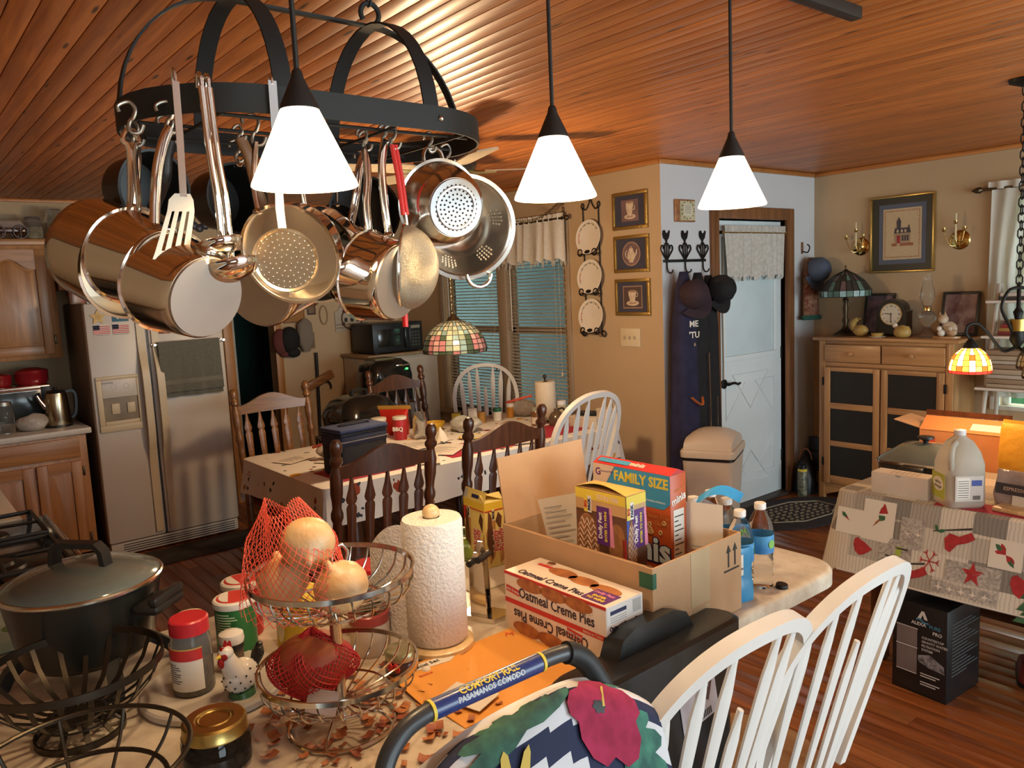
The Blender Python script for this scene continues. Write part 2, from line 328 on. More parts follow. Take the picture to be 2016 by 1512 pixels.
for (a, b) in ((WX0, -5.04), (-4.93, WX1)):
    obj('sash', MB().box(a, Y1+.05, 1.315, b, Y1+.085, 1.365, .003), WT, w1)
    for z in (WZ0, WZ1-.045): obj('rail', MB().box(a, Y1+.05, z, b, Y1+.085, z+.045, .003), WT, w1)
    for x in (a, b-.04): obj('stile', MB().box(x, Y1+.05, WZ0+.045, x+.04, Y1+.085, WZ1-.045, .003), WT, w1)
    for z0, z1 in ((WZ0+.045, 1.315), (1.365, WZ1-.045)): obj('pane', MB().box(a+.04, Y1+.064, z0, b-.04, Y1+.068, z1), GLASSP, w1)
    obj('headrail', MB().box(a+.005, Y1+.005, WZ1-.04, b-.005, Y1+.045, WZ1, .004), SLAT, w1)
    sm = MB().box(a+.008, -.0115, -.0006, b-.008, .0115, .0006).mesh('slat', SLAT)
    for i in range(52): link('slat', sm, w1, T(0, Y1+.022, WZ0+.03+i*.0265) @ RX(R(16)))
    for x in (a+.12, b-.12): obj('ladder_cord', MB().box(x-.0012, Y1+.008, WZ0+.02, x+.0012, Y1+.0095, WZ1-.03), CORD, w1)
    obj('tilt_wand', MB().tube([(a+.06, Y1-.002, WZ1-.05), (a+.06, Y1-.004, WZ1-.75)], .005, 8), SLAT, w1)
    pc = obj('pull_cord', MB().tube([(b-.06, Y1-.002, WZ1-.05), (b-.06, Y1-.004, 1.03)], .0015, 6), CORD, w1)
    obj('tassel', MB().lathe([(.0001, 0), (.009, .004), (.004, .035), (.0001, .036)], 10, T(b-.06, Y1-.004, 1.0)), mat('ivory_plastic', (.75, .68, .52), .4), pc)
# the porch outside the dining window: dim green screen, brick pier, unseen roof added to darken it
PORCH = mat('porch_siding', (.055, .085, .075), .8, var=.3, vs=3)
pb = MB().box(-12, 6.6, -.1, -3.5, 6.7, 2.6); struct('wall_porch', pb, PORCH)  # wall run far left to block the sky
struct('added_porch_roof', MB().box(-12, Y1+.13, 2.5, -3.5, 6.7, 2.6), PORCH)
struct('porch_floor', MB().box(-12, Y1+.13, -.1, -3.5, 6.6, 0), PORCH)
BRICK = mat('brick_red', (.36, .12, .08), .85, var=.4, vs=14)
pier = struct('wall_brick_pier', MB().box(-3.50, 4.1, 0, -3.46, 5.4, 2.5), mat('mortar', (.45, .42, .38), .9))
bk = MB().box(0, 0, 0, .012, .19, .055, .003).mesh('brick', BRICK)
for r in range(36):
    for c in range(6):
        y = 4.14+c*.2+(.1 if r % 2 else 0)
        if r > 14: link('brick', bk, pier, T(-3.512, y, .02+r*.066))
obj('far_pane', MB().box(-6.3, 6.58, .9, -5.2, 6.6, 1.9), mat('porch_pane', (.16, .22, .24), .3, var=.5, vs=5), w1)
# ---- entry door
d1 = sgroup('door_1')
for a in ((4.455, 0, 4.54, 2.165), (5.37, 0, 5.465, 2.165)): obj('casing', MB().box(XD-.12, a[0], a[1], XD+.022, a[2], a[3], .005), CASE, d1)
obj('casing', MB().box(XD-.12, 4.54, 2.08, XD+.022, 5.37, 2.165, .005), CASE, d1)
DW = mat('door_white', (.72, .78, .78), .45, var=.04)
lf = obj('door_leaf', MB().box(XD-.075, 4.548, .02, XD-.03, 5.362, 2.072, .004), DW, d1)
FR = frame((XD-.03, 4.955, 0), (0, 1, 0), (0, 0, 1))
def ridge(pts, w=.022, h=.008): return MB().tube([(FR @ Vector((u, v, 0))) for u, v in pts], w/2, 6, ID, True, h, False, (1, 0, 0))
def ridge2(pts, w=.016):
    P = [tuple(FR @ Vector((u, v, .001))) for u, v in pts]; return MB().tube(P, .006, 6, ID, True, w/2, True, (1, 0, 0))
for s in (-1, 1):
    obj('moulding', ridge2([(s*.06, .92), (s*.30, .92), (s*.30, .66)]), DW, lf); obj('moulding', ridge2([(s*.06, .22), (s*.30, .22), (s*.30, .48)]), DW, lf)
obj('moulding', ridge2([(-.22, .16), (.22, .16), (0, .40)]), DW, lf); obj('moulding', ridge2([(-.22, .98), (.22, .98), (0, .72)]), DW, lf)
obj('window_panel', MB().box(XD-.034, 4.66, 1.12, XD-.026, 5.25, 1.95, .003), mat('door_glass', (.62, .72, .74), .25, var=.05), lf)
for a in ((4.62, 1.08, 5.29, 1.12), (4.62, 1.95, 5.29, 1.99), (4.62, 1.12, 4.66, 1.95), (5.25, 1.12, 5.29, 1.95)): obj('bead', MB().box(XD-.034, a[0], a[1], XD-.018, a[2], a[3], .004), DW, lf)
IRON = mat('black_iron', (.018, .017, .016), .5, .6, bump=.06, bs=90)
kb = obj('door_handle', MB().lathe([(.0001, 0), (.034, 0), (.034, .008), (.012, .014), (.011, .05), (.0001, .05)], 20, T(XD-.03, 4.635, .93) @ RY(PI/2)), IRON, lf)
obj('lever', MB().tube(spline([(XD+.018, 4.635, .93), (XD+.02, 4.69, .935), (XD+.018, 4.74, .922), (XD+.012, 4.77, .926)], 4), .009, 8), IRON, kb)
obj('threshold', MB().box(XD-.12, 4.54, 0, XD+.05, 5.37, .018, .005), mat('threshold_bronze', (.06, .045, .035), .5), d1)
for z in (.25, 1.05, 1.85): obj('hinge', MB().box(XD-.032, 5.352, z, XD-.022, 5.368, z+.09, .002), IRON, d1)
# ---- right-hand window with sash bars (behind the sheer curtain)
w2 = sgroup('window_2'); WW = mat('window_white', (.72, .70, .64), .5)
for a in ((VX0-.06, VZ0-.03, VX0, VZ1+.06), (VX1, VZ0-.03, VX1+.06, VZ1+.06), (VX0, VZ1, VX1, VZ1+.06), (VX0, VZ0-.03, VX1, VZ0)): obj('casing', MB().box(a[0], Y2-.018, a[1], a[2], Y2, a[3], .003), WW, w2)
for a in ((VX0, 1.42, VX1, 1.46), (VX0, VZ0, VX0+.04, VZ1), (VX1-.04, VZ0, VX1, VZ1)): obj('sash_bar', MB().box(a[0], Y2+.04, a[1], a[2], Y2+.075, a[3], .003), WW, w2)
obj('pane', MB().box(VX0+.04, Y2+.055, VZ0, VX1-.04, Y2+.059, VZ1), GLASSP, w2)
# ================================================================ kitchen built-ins
OAK = wood('cabinet_oak', (.30, .125, .035), (.46, .21, .07), .38, 2, .7, 0, .1, .06)
OAKH = wood('cabinet_oak_cross', (.30, .125, .035), (.46, .21, .07), .38, 1, .7, 0, .1, .06)
LAM = mat('counter_laminate', (.66, .58, .46), .30, var=.16, vs=38, col2=(.56, .47, .36))
LAMW = mat('counter_laminate_white', (.60, .56, .50), .35, var=.1, vs=30)
STEEL = mat('stainless', (.74, .69, .62), .20, 1, var=.06, vs=20)
STEELM = mat('stainless_mirror', (.82, .77, .70), .09, 1, var=.04, vs=12)
BLACKP = mat('black_plastic', (.012, .012, .013), .38, var=.2)
BRASS = mat('antique_brass', (.10, .07, .04), .4, .9)
def cab_door(parent, x, y0, y1, z0, z1, arch=0, handle=None):
    """raised-panel door on a front at x facing +x"""
    d = obj('door', MB().box(x, y0, z0, x+.006, y1, z1, .002), OAK, parent); s = .062
    for a, m in (((y0, z0, y0+s, z1), OAK), ((y1-s, z0, y1, z1), OAK), ((y0+s, z0, y1-s, z0+s), OAKH)): obj('rail', MB().box(x+.005, a[0], a[1], x+.02, a[2], a[3], .004), m, d)
    cy = (y0+y1)/2; hw = (y1-y0)/2-s; n = 18
    def ar(u): return arch*(.5+.5*math.cos(PI*max(-1, min(1, u*1.15))))
    def prof(inset): return [(cy-hw+inset, z0+s+inset)]+[(cy+hw-inset, z0+s+inset)]+[(cy+(hw-inset)*(1-2*i/n), z1-s-arch-inset+ar(1-2*i/n)) for i in range(n+1)]
    FRm = frame((x, 0, 0), (0, 1, 0), (0, 0, 1))
    top = [(cy-hw, z1)]+[(cy-hw+2*hw*i/n, z1-s-arch+ar(-1+2*i/n)) for i in range(n+1)]+[(cy+hw, z1)]
    obj('rail', MB().prism(top, .005, .02, FRm), OAKH, d)
    p = MB(); A, B = prof(.004), prof(.03); k = len(A)
    p.add([(u, v, .004) for u, v in A]+[(u, v, .014) for u, v in B], [tuple(range(k, 2*k))]+[(i, (i+1) % k, k+(i+1) % k, k+i) for i in range(k)], FRm)
    obj('panel', p, OAK, d)
    return d
# peninsula with its worktop
t = thing('peninsula_cabinet', 'oak peninsula base cabinet under the pale worktop', 'cabinet', (0, 0, 0))
obj('body', MB().box(-1.93, -.9, .09, -1.36, 1.86, .868, .004), OAK, t); obj('toe_kick', MB().box(-1.87, -.9, 0, -1.40, 1.80, .09), BLACKGAP, t)
obj('back_panel', MB().box(-1.362, -.9, .0, -1.345, 1.86, .868, .003), OAK, t); obj('end_panel', MB().box(-1.93, 1.86, .0, -1.36, 1.878, .868, .003), OAK, t)
tp = []
for cx, cy, a0 in ((-1.13, 1.855, 0), (-1.85, 1.855, PI/2)): tp += [(cx+.10*math.cos(a0+PI/2*i/8), cy+.10*math.sin(a0+PI/2*i/8)) for i in range(9)]
tp = [(-1.03, -.95)]+tp+[(-1.95, .40), (-1.995, .40), (-1.995, -.95)]
o = MB(); n = len(tp)
def ins(d): return [(x+(d if x < -1.5 else -d), y-(d if y > 1.5 else 0)) for x, y in tp]
L0, L1, L2, L3 = tp, tp, ins(.004), ins(.012)
vs = [(x, y, .868) for x, y in L0]+[(x, y, .90) for x, y in L1]+[(x, y, .907) for x, y in L2]+[(x, y, .910) for x, y in L3]
fs = [tuple(range(n-1, -1, -1)), tuple(range(3*n, 4*n))]
for l in range(3): fs += [(l*n+i, l*n+(i+1) % n, (l+1)*n+(i+1) % n, (l+1)*n+i) for i in range(n)]
o.add(vs, fs); tag(obj('worktop', o, LAM), 'long pale speckled peninsula worktop crowded with groceries', 'worktop')
# side run with stove
t = thing('base_cabinet', 'oak base cabinet with white worktop beyond the black stove', 'cabinet', (0, 0, 0))
obj('body', MB().box(-4.55, -.9, .09, -3.425, .31, .872, .004), OAK, t); obj('toe_kick', MB().box(-4.5, -.9, 0, -3.45, .25, .09), BLACKGAP, t); obj('worktop', MB().box(-4.57, -.9, .872, -3.415, .36, .91, .008), LAMW, t)
t = thing('stove', 'black gas stove with cast iron grates behind the black pot', 'stove', (0, 0, 0))
ENAM = mat('black_enamel', (.010, .010, .011), .12, var=.3, coat=.6); CAST = mat('cast_iron', (.014, .014, .015), .42, .3, bump=.1, bs=200)
obj('body', MB().box(-3.41, -.9, .05, -2.60, .36, .88, .006), ENAM, t); obj('cooktop', MB().box(-3.41, -.9, .88, -2.60, .43, .905, .01), ENAM, t)
obj('chrome_edge', MB().box(-3.41, .424, .875, -2.60, .438, .908, .003), STEEL, t); obj('oven_door', MB().box(-3.36, .36, .2, -2.65, .39, .80, .008), ENAM, t)
obj('oven_handle', MB().tube([(-3.3, .43, .76), (-2.7, .43, .76)], .011, 10).box(-3.28, .385, .752, -3.26, .43, .768).box(-2.74, .385, .752, -2.72, .43, .768), STEEL, t)
for cx in (-3.21, -2.80):
    for cy in (.22, -.15):
        b_ = obj('burner', MB().lathe([(.0001, 0), (.075, 0), (.07, .008), (.045, .012), (.04, .022), (.0001, .024)], 20, T(cx, cy, .905)), CAST, t)
        g = MB()
        for s in (-1, 1): g.box(cx-.185, cy+s*.165-.006, .925, cx+.185, cy+s*.165+.006, .94, .003); g.box(cx+s*.18-.006, cy-.165, .925, cx+s*.18+.006, cy+.165, .94, .003)
        for a in range(4):
            ca, sa = math.cos(a*PI/2), math.sin(a*PI/2); rr = (.18, .165)[a % 2]
            g.tube([(cx+ca*rr, cy+sa*rr, .933), (cx+ca*.045, cy+sa*.045, .936)], .006, 6)
        for sx in (-1, 1):
            for sy in (-1, 1): g.box(cx+sx*.18-.007, cy+sy*.16-.007, .905, cx+sx*.18+.007, cy+sy*.16+.007, .93)
        obj('grate', g, CAST, t)
# left run against the far wall: base cabinet and upper cabinet
t = thing('base_cabinet', 'oak base cabinet with drawer left of the refrigerator', 'cabinet', (0, 0, 0))
obj('body', MB().box(X0+.005, -.9, .09, -5.66, 1.0, .872, .003), OAK, t); obj('toe_kick', MB().box(X0+.005, -.9, 0, -5.72, .99, .09), BLACKGAP, t)
obj('worktop', MB().box(X0+.005, -.9, .872, -5.625, 1.03, .91, .006), LAMW, t); obj('backsplash', MB().box(X0+.005, -.9, .91, X0+.022, 1.03, 1.01, .003), LAMW, t)
for y0, y1 in ((.26, .685), (.70, .955)): cab_door(t, -5.66, y0, y1, .12, .70)
dr = obj('drawer', MB().box(-5.66, .26, .725, -5.64, .955, .852, .004), OAKH, t)
for z in (.16, .60): obj('hinge', MB().box(-5.66, .957, z, -5.645, .972, z+.06, .002), BRASS, t)
t = thing('wall_cabinet', 'oak wall cabinet with arched door above the left worktop', 'cabinet', (0, 0, 0))
obj('body', MB().box(X0+.005, -.4, 1.345, -6.12, 1.0, 2.13, .003), OAK, t); obj('crown', MB().box(X0+.005, -.42, 2.10, -6.095, 1.02, 2.145, .008), OAKH, t)
cab_door(t, -6.12, .52, .955, 1.375, 2.075, .07); cab_door(t, -6.12, .06, .50, 1.375, 2.075, .07)
for z in (1.44, 1.98): obj('hinge', MB().box(-6.12, .957, z, -6.105, .972, z+.06, .002), BRASS, t)
t = thing('wall_cabinet', 'short oak wall cabinet above the refrigerator', 'cabinet', (0, 0, 0))
obj('body', MB().box(X0+.005, 1.02, 1.80, -6.12, 1.95, 2.13, .003), OAK, t); obj('crown', MB().box(X0+.005, 1.02, 2.10, -6.095, 1.97, 2.145, .008), OAKH, t)
cab_door(t, -6.12, 1.04, 1.48, 1.83, 2.075); cab_door(t, -6.12, 1.50, 1.93, 1.83, 2.075)
# ---------------------------------------------------------------- refrigerator
t = thing('refrigerator', 'white side-by-side refrigerator with cream handles and ice dispenser', 'refrigerator', (-5.65, 0, 0))
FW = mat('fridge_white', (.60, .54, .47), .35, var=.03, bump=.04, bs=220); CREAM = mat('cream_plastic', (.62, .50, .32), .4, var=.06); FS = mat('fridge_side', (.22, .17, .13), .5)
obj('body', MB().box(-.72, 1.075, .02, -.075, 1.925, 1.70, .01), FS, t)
dl = obj('door', MB().box(-.07, 1.065, .10, 0, 1.425, 1.70, .014), FW, t); dr = obj('door', MB().box(-.07, 1.435, .10, 0, 1.935, 1.70, .014), FW, t)
obj('hinge_cover', MB().box(-.06, 1.09, 1.70, -.01, 1.15, 1.715, .004), FW, dl)
for d, y in ((dl, 1.385), (dr, 1.476)):
    obj('handle', MB().strip(spline([(.004, y, .13), (.006, y, .60), (.05, y, .78), (.055, y, 1.0), (.05, y, 1.22), (.006, y, 1.40), (.004, y, 1.68)], 6), .046, .022, ID, (0, 1, 0)), CREAM, d)
gr = obj('grille', MB().box(-.06, 1.075, .015, -.01, 1.925, .095, .004), FW, t)
for i in range(4): obj('louvre_gap', MB().box(-.0105, 1.15, .028+i*.016, -.0085, 1.90, .034+i*.016), BLACKP, gr)
obj('door_gap', MB().box(-.05, 1.425, .1, -.012, 1.435, 1.69), BLACKP, t)
ds = obj('dispenser', MB().box(-.002, 1.085, 1.20, .016, 1.345, 1.222, .004).box(-.002, 1.085, .855, .016, 1.345, .90, .004).box(-.002, 1.085, .9, .016, 1.118, 1.2, .004).box(-.002, 1.33, .9, .016, 1.345, 1.2, .004), CREAM, t)
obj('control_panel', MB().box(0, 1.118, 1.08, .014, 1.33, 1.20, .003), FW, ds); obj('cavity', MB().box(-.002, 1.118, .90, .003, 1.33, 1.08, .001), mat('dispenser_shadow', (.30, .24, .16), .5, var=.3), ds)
obj('drip_tray', MB().box(0, 1.12, .895, .012, 1.33, .925, .003), CREAM, ds)
for y in (1.165, 1.26): obj('paddle', MB().box(.002, y, .97, .012, y+.05, 1.04, .004), CREAM, ds)
text('KENMORE', .016, 'lettering', BLACKP, ds, frame((.0145, 1.15, 1.178), (0, 1, 0), (0, 0, 1)))
for y in (1.19, 1.265): obj('button', MB().lathe([(.016, .0143), (.018, .0143), (.018, .0148), (.016, .0148), (.016, .0143)], 16, T(0, y, 1.15) @ RY(PI/2)), mat('grey_print', (.4, .38, .36), .6), ds)
FF = frame((-5.65, 0, 0), (0, 1, 0), (0, 0, 1))
def magnet(name, label, cat, y0, z0, y1, z1, m): 
    o = thing(name, label, cat, (-5.6488, (y0+y1)/2, (z0+z1)/2)); obj('sheet', MB().box(0, -(y1-y0)/2, -(z1-z0)/2, .0025, (y1-y0)/2, (z1-z0)/2, .0008), m, o); return o
RED = mat('print_red', (.55, .03, .03), .5); WHT = mat('print_white', (.75, .70, .62), .6, var=.04); NAVY = mat('print_navy', (.02, .025, .09), .5); BLK = mat('print_black', (.01, .01, .01), .5)
FL = frame((.0026, 0, 0), (0, 1, 0), (0, 0, 1))
for i, (y0, wh) in enumerate(((1.108, 'nearest the hinge edge'), (1.222, 'beside the door handle'))):
    o = magnet('flag_magnet', 'small striped flag magnet on the freezer door, '+wh, 'magnet', y0, 1.49, y0+.10, 1.56, WHT)
    for k in range(5): decal('stripe', RED, o, FL, rect(-.05, -.025+k*.0115, .05, -.019+k*.0115))
    decal('canton', NAVY, o, FL, rect(-.05, .002, -.012, .033)); decal('caption', BLK, o, FL, rect(-.045, -.0335, .045, -.031))
o = thing('star_magnet', 'gold star magnet on the freezer door above a flag', 'magnet', (-5.6488, 1.142, 1.61)); obj('star_body', MB().prism(star(0, 0, .05, .5), 0, .008, frame((0, 0, 0), (0, 1, 0), (0, 0, 1))), mat('star_gold', (.62, .36, .03), .4), o)
decal('lettering', mat('star_ink', (.3, .14, .01), .5), o, frame((.0082, 0, 0), (0, 1, 0), (0, 0, 1)), *[rect(-.015, -.012+k*.008, .015, -.0095+k*.008) for k in range(4)])
o = magnet('calendar_magnet', 'blue square magnet card on the freezer door beside the star', 'magnet', 1.225, 1.575, 1.325, 1.67, mat('print_teal', (.04, .13, .20), .5)); decal('numeral', WHT, o, FL, rect(.012, -.03, .022, -.005), rect(-.02, -.03, -.01, -.02))
o = magnet('photo_magnet', 'small orange picture magnet above the towel bar', 'magnet', 1.49, 1.475, 1.58, 1.55, mat('photo_print', (.40, .14, .06), .4, var=.6, vs=40)); decal('border', WHT, o, FL, rect(-.044, .028, .044, .035))
o = magnet('note_card', 'white card held on the refrigerator above the towel', 'card', 1.61, 1.46, 1.78, 1.56, WHT); decal('lettering', mat('grey_print', (.4, .38, .36)), o, FL, *[rect(-.06, -.03+k*.02, .05, -.026+k*.02) for k in range(3)])
t = thing('towel_bar', 'chrome towel bar mounted on the refrigerator door', 'towel bar', (-5.65, 0, 0))
obj('bar', MB().tube([(.045, 1.455, 1.405), (.045, 1.925, 1.405)], .006, 10), STEELM, t)
for y in (1.46, 1.92): obj('bracket', MB().box(.001, y-.014, 1.39, .012, y+.014, 1.42, .003).tube([(.01, y, 1.405), (.052, y, 1.405)], .008, 8), STEELM, t)
TOW = mat('towel_sage', (.15, .145, .11), .95, var=.15, vs=60, bump=.5, bs=500, sheen=.4)
t = thing('dish_towel', 'sage grey dish towel folded over the bar on the refrigerator', 'towel', (-5.65, 0, 0))
def tw(off, zb): return lambda u, v: (off+.006*math.sin(u*14)*v+.004*math.sin(u*31+1)*v, 1.475+.41*u+.006*v, 1.415-(1.415-zb)*v+.012*math.sin(u*5)*v*0)
obj('front_fold', MB().sheet(30, 16, tw(.054, 1.075), .004), TOW, t); obj('back_fold', MB().sheet(30, 16, tw(.03, 1.04), .004), TOW, t); obj('top_fold', MB().tube([(.044, 1.475, 1.411), (.044, 1.885, 1.411)], .013, 10), TOW, t)
obj('woven_band', MB().sheet(30, 2, lambda u, v: (.0565+.006*math.sin(u*14)*.75+.004*math.sin(u*31+1)*.75, 1.476+.408*u+.005, 1.16-.03*v), .003), mat('towel_band', (.18, .17, .13), .9), t)
# ================================================================ furniture
WHITEP = mat('chair_white', (.74, .72, .68), .38, var=.03)
SEATW = wood('seat_maple', (.46, .24, .09), (.62, .36, .15), .35, 0, .8, 0, .2)
CHD = wood('chair_dark', (.055, .017, .007), (.11, .036, .014), .3, 2, 1, 0, .4)
CHO = wood('chair_oak', (.17, .07, .022), (.28, .125, .04), .35, 1, 1, 0, .3)
def windsor(label, loc, rz, group, seatm=None):
    t = thing('windsor_chair', label, 'chair', loc, rz, group); sm = seatm or SEATW
    W_ = .250; bx = lambda z, y=0: -.185-(z-.46)*.29+.04*(y/W_)**2
    half = [(.200, .455), (.233, .625)]+[(W_*max(0, math.cos(a))**.85, .79+.27*math.sin(a)**.85) for a in [PI/2*i/8 for i in range(9)]]
    pts = [(bx(z, y), y, z) for y, z in half]+[(bx(z, y), -y, z) for y, z in half[-2::-1]]
    P = spline(pts, 5); obj('bow', MB().strip(P, .030, .030, ID, (1, 0, .29)), WHITEP, t, 30)
    st = MB(); prof = [(.0001, .415), (.17, .415), (.205, .425), (.215, .44), (.21, .455), (.17, .452), (.0001, .448)]
    st.lathe(prof, 36, T(.02, 0, 0) @ SC(1.1, 1.15, 1)); obj('seat', st, sm, t, 60)
    def bow_z(y):
        for (y0, z0), (y1, z1) in zip(half[::-1], half[-2::-1]):
            if y0 <= abs(y) <= y1: return z0+(z1-z0)*(abs(y)-y0)/(y1-y0)
        return .9
    for i in range(7):
        f = (i-3)/3; yb = f*.150; yt = f*.196; zt = bow_z(yt)-.008; xb = -.190+.03*f*f; n = 12
        path = [(xb+(bx(zt, yt)-xb)*k/n, yb+(yt-yb)*k/n, .448+(zt-.448)*k/n) for k in range(n+1)]
        wd = [.008, .009, .0105, .0125, .0145, .016, .0172, .0182, .019, .0195, .019, .013, .005]
        obj('spindle', MB().tube(path, wd, 8, ID, False, .0068, True, (0, 1, 0)), WHITEP, t, 50)
    tp = [(.014, 0), (.017, .06), (.013, .075), (.02, .12), (.024, .2), (.018, .27), (.013, .29), (.019, .31), (.016, .43)]
    for sx in (-1, 1):
        for sy in (-1, 1):
            a = Vector((sx*.125, sy*.13, .43)); b = Vector((sx*.185, sy*.185, 0)); L = (a-b).length
            obj('leg', MB().lathe([(.0001, 0)]+[(r, z*L/.43) for r, z in tp]+[(.0001, L)], 12, zto(b, a)), WHITEP, t)
    for sy in (-1, 1): obj('stretcher', MB().tube([(-.16, sy*.163, .17), (0, sy*.163, .175), (.16, sy*.163, .17)], [.009, .014, .009], 8), WHITEP, t)
    obj('stretcher', MB().tube([(0, -.163, .175), (0, 0, .175), (0, .163, .175)], [.009, .014, .009], 8), WHITEP, t)
    return t
def pressback(label, loc, rz, m, group, w=.225):
    t = thing('dining_chair', label, 'chair', loc, rz, group, T(*loc) @ RZ(rz) @ SC(1, 1, 1.035))
    bx = lambda z: -.20-max(0, z-.45)*.14
    prof = [(.016, 0), (.02, .1), (.024, .38), (.024, .48), (.018, .50), (.026, .52), (.018, .54), (.020, .56), (.022, .70), (.018, .74), (.026, .76), (.026, .78), (.019, .80), (.021, .83), (.026, .86), (.027, .93), (.018, .965), (.018, .975), (.027, .985), (.027, 1.0), (.019, 1.01), (.019, 1.02), (.025, 1.035), (.025, 1.06), (.014, 1.077), (.0001, 1.08)]
    for s in (-1, 1):
        path = [(bx(z), s*w*(.94+.06*min(1, z/.9)), z) for r, z in prof]
        obj('post', MB().tube(path, [max(r, .002) for r, z in prof], 14, ID, False, None, True, (1, 0, 0)) if 0 else MB().add(*lathe_path(path, [max(r, .001) for r, z in prof])), m, t)
    n = 24; F_ = lambda y, z, d: (bx(z)+d+.035*(1-(y/w)**2)*-.5, y, z)
    top = lambda u: .968+.062*(.5+.5*math.cos(PI*u))**1.1
    vs = []; fs = []
    for i in range(n+1):
        u = -1+2*i/n; y = u*w*.96
        for z, d in ((.918, -.011), (top(u), -.011), (top(u), .011), (.918, .011)): vs.append(F_(y, z, d))
    for i in range(n): fs += [(4*i+k, 4*i+4+k, 4*i+4+(k+1) % 4, 4*i+(k+1) % 4) for k in range(4)]
    fs += [(3, 2, 1, 0), (4*n, 4*n+1, 4*n+2, 4*n+3)]
    obj('top_rail', MB().add(vs, fs), m, t); obj('lower_rail', MB().tube([F_(y, .54, 0) for y in (-w*.95, -w*.5, 0, w*.5, w*.95)], .022, 8, ID, False, .01, True, (0, 0, 1)), m, t)
    wd = [(0, .006), (.06, .009), (.14, .014), (.20, .021), (.26, .027), (.30, .021), (.315, .014), (.33, .021), (.36, .0245), (.5, .0215), (.62, .0205), (.85, .018), (1, .012)]
    for i in range(5):
        y = (-2+i)*w*.36; zt, zb = .925, .55
        obj('spindle', MB().tube([F_(y, zt+(zb-zt)*k, 0) for k, r in wd], [r for k, r in wd], 8, ID, False, .007, True, (0, 1, 0)), m, t, 50)
    obj('seat', MB().box(-.225, -w, .435, .235, w, .465, .013), m, t)
    for s in (-1, 1): obj('leg', MB().lathe([(.0001, 0), (.014, 0), (.021, .12), (.016, .16), (.025, .2), (.024, .33), (.018, .35), (.025, .37), (.022, .436), (.0001, .436)], 12, T(.19, s*w*.84, 0)), m, t)
    for z, x in ((.17, .19), (.26, .19)): obj('stretcher', MB().tube([(x, -w*.84, z), (x, 0, z), (x, w*.84, z)], [.009, .015, .009], 8), m, t)
    for s in (-1, 1): obj('stretcher', MB().tube([(-.2, s*w*.9, .2), (0, s*w*.87, .2), (.19, s*w*.84, .2)], [.009, .014, .009], 8), m, t)
    return t
def lathe_path(path, rs, n=14):
    vs = []; fs = []
    for (x, y, z), r in zip(path, rs): vs += [(x+r*math.cos(2*PI*i/n), y+r*math.sin(2*PI*i/n), z) for i in range(n)]
    for j in range(len(path)-1): fs += [(j*n+i, j*n+(i+1) % n, (j+1)*n+(i+1) % n, (j+1)*n+i) for i in range(n)]
    return vs, fs+[tuple(range(n-1, -1, -1))]
# island stools are the same bow-back chairs
windsor('white bow-back chair with maple seat, nearest the patterned Christmas table', (-1.118, 1.58, 0), PI, 'white bow-back chairs along the worktop')
windsor('white bow-back chair with maple seat in front of the black tote', (-1.128, 1.177, 0), PI+R(-1.8), 'white bow-back chairs along the worktop')
windsor('white bow-back chair with a flowered cloth over its back', (-1.215, .70, 0), PI, 'white bow-back chairs along the worktop')
G = 'chairs around the dining table'
pressback('dark wooden spindle-back chair nearest the onion basket', (-3.12, 1.60, 0), PI, CHD, G)
pressback('dark wooden spindle-back chair behind the open carton flap', (-3.12, 2.235, 0), PI+R(2), CHD, G)
pressback('lighter oak spindle-back chair beside the refrigerator', (-4.72, 2.0, 0), R(2), CHO, G, .25)
pressback('brown spindle-back chair half hidden behind the air fryer', (-4.86, 3.02, 0), 0, CHD, G)
windsor('white bow-back chair pulled up to the near side of the dining table', (-3.48, 3.14, 0), PI, G, WHITEP)
windsor('white bow-back chair against the window blinds', (-4.80, 3.60, 0), R(-38), G, WHITEP)
# ---------------------------------------------------------------- cloth draped over a table
def cloth(x0, x1, y0, y1, z, drop, off, n=26, rows=12, rad=.03):
    per = []
    for cx, cy, a0 in ((x1-rad, y1-rad, 0), (x0+rad, y1-rad, PI/2), (x0+rad, y0+rad, PI), (x1-rad, y0+rad, 1.5*PI)):
        nx = {0: (x1-rad, y0+rad), PI/2: (x1-rad, y1), PI: (x0, y1-rad), 1.5*PI: (x0+rad, y0)}[a0]
        per += [(cx+rad*math.cos(a0+PI/2*i/5), cy+rad*math.sin(a0+PI/2*i/5), math.cos(a0+PI/2*i/5), math.sin(a0+PI/2*i/5)) for i in range(6)]
        a1 = a0+PI/2; ex, ey = cx+rad*math.cos(a1), cy+rad*math.sin(a1)
        tx, ty = {0: (x0+rad, y1), PI/2: (x0, y0+rad), PI: (x1-rad, y0), 1.5*PI: (x1, y1-rad)}[a0]
        per += [(ex+(tx-ex)*i/n, ey+(ty-ey)*i/n, math.cos(a1), math.sin(a1)) for i in range(1, n)]
    k = len(per); vs = [(x, y, z) for x, y, _, _ in [(p[0]-p[2]*.012, p[1]-p[3]*.012, 0, 0) for p in per]]; fs = [tuple(range(k))]
    for j in range(rows+1):
        t_ = j/rows
        for x, y, nx, ny in per:
            corner = abs(nx*ny)*2; o = off(x, y, nx, ny, t_)+corner*.02*t_
            vs.append((x+nx*o, y+ny*o, z-.006-(drop*(1+.35*corner))*t_))
    for j in range(rows+1): fs += [(j*k+i, (j+1)*k+i, (j+1)*k+(i+1) % k, j*k+(i+1) % k) for i in range(k)]
    return MB().add(vs, fs)
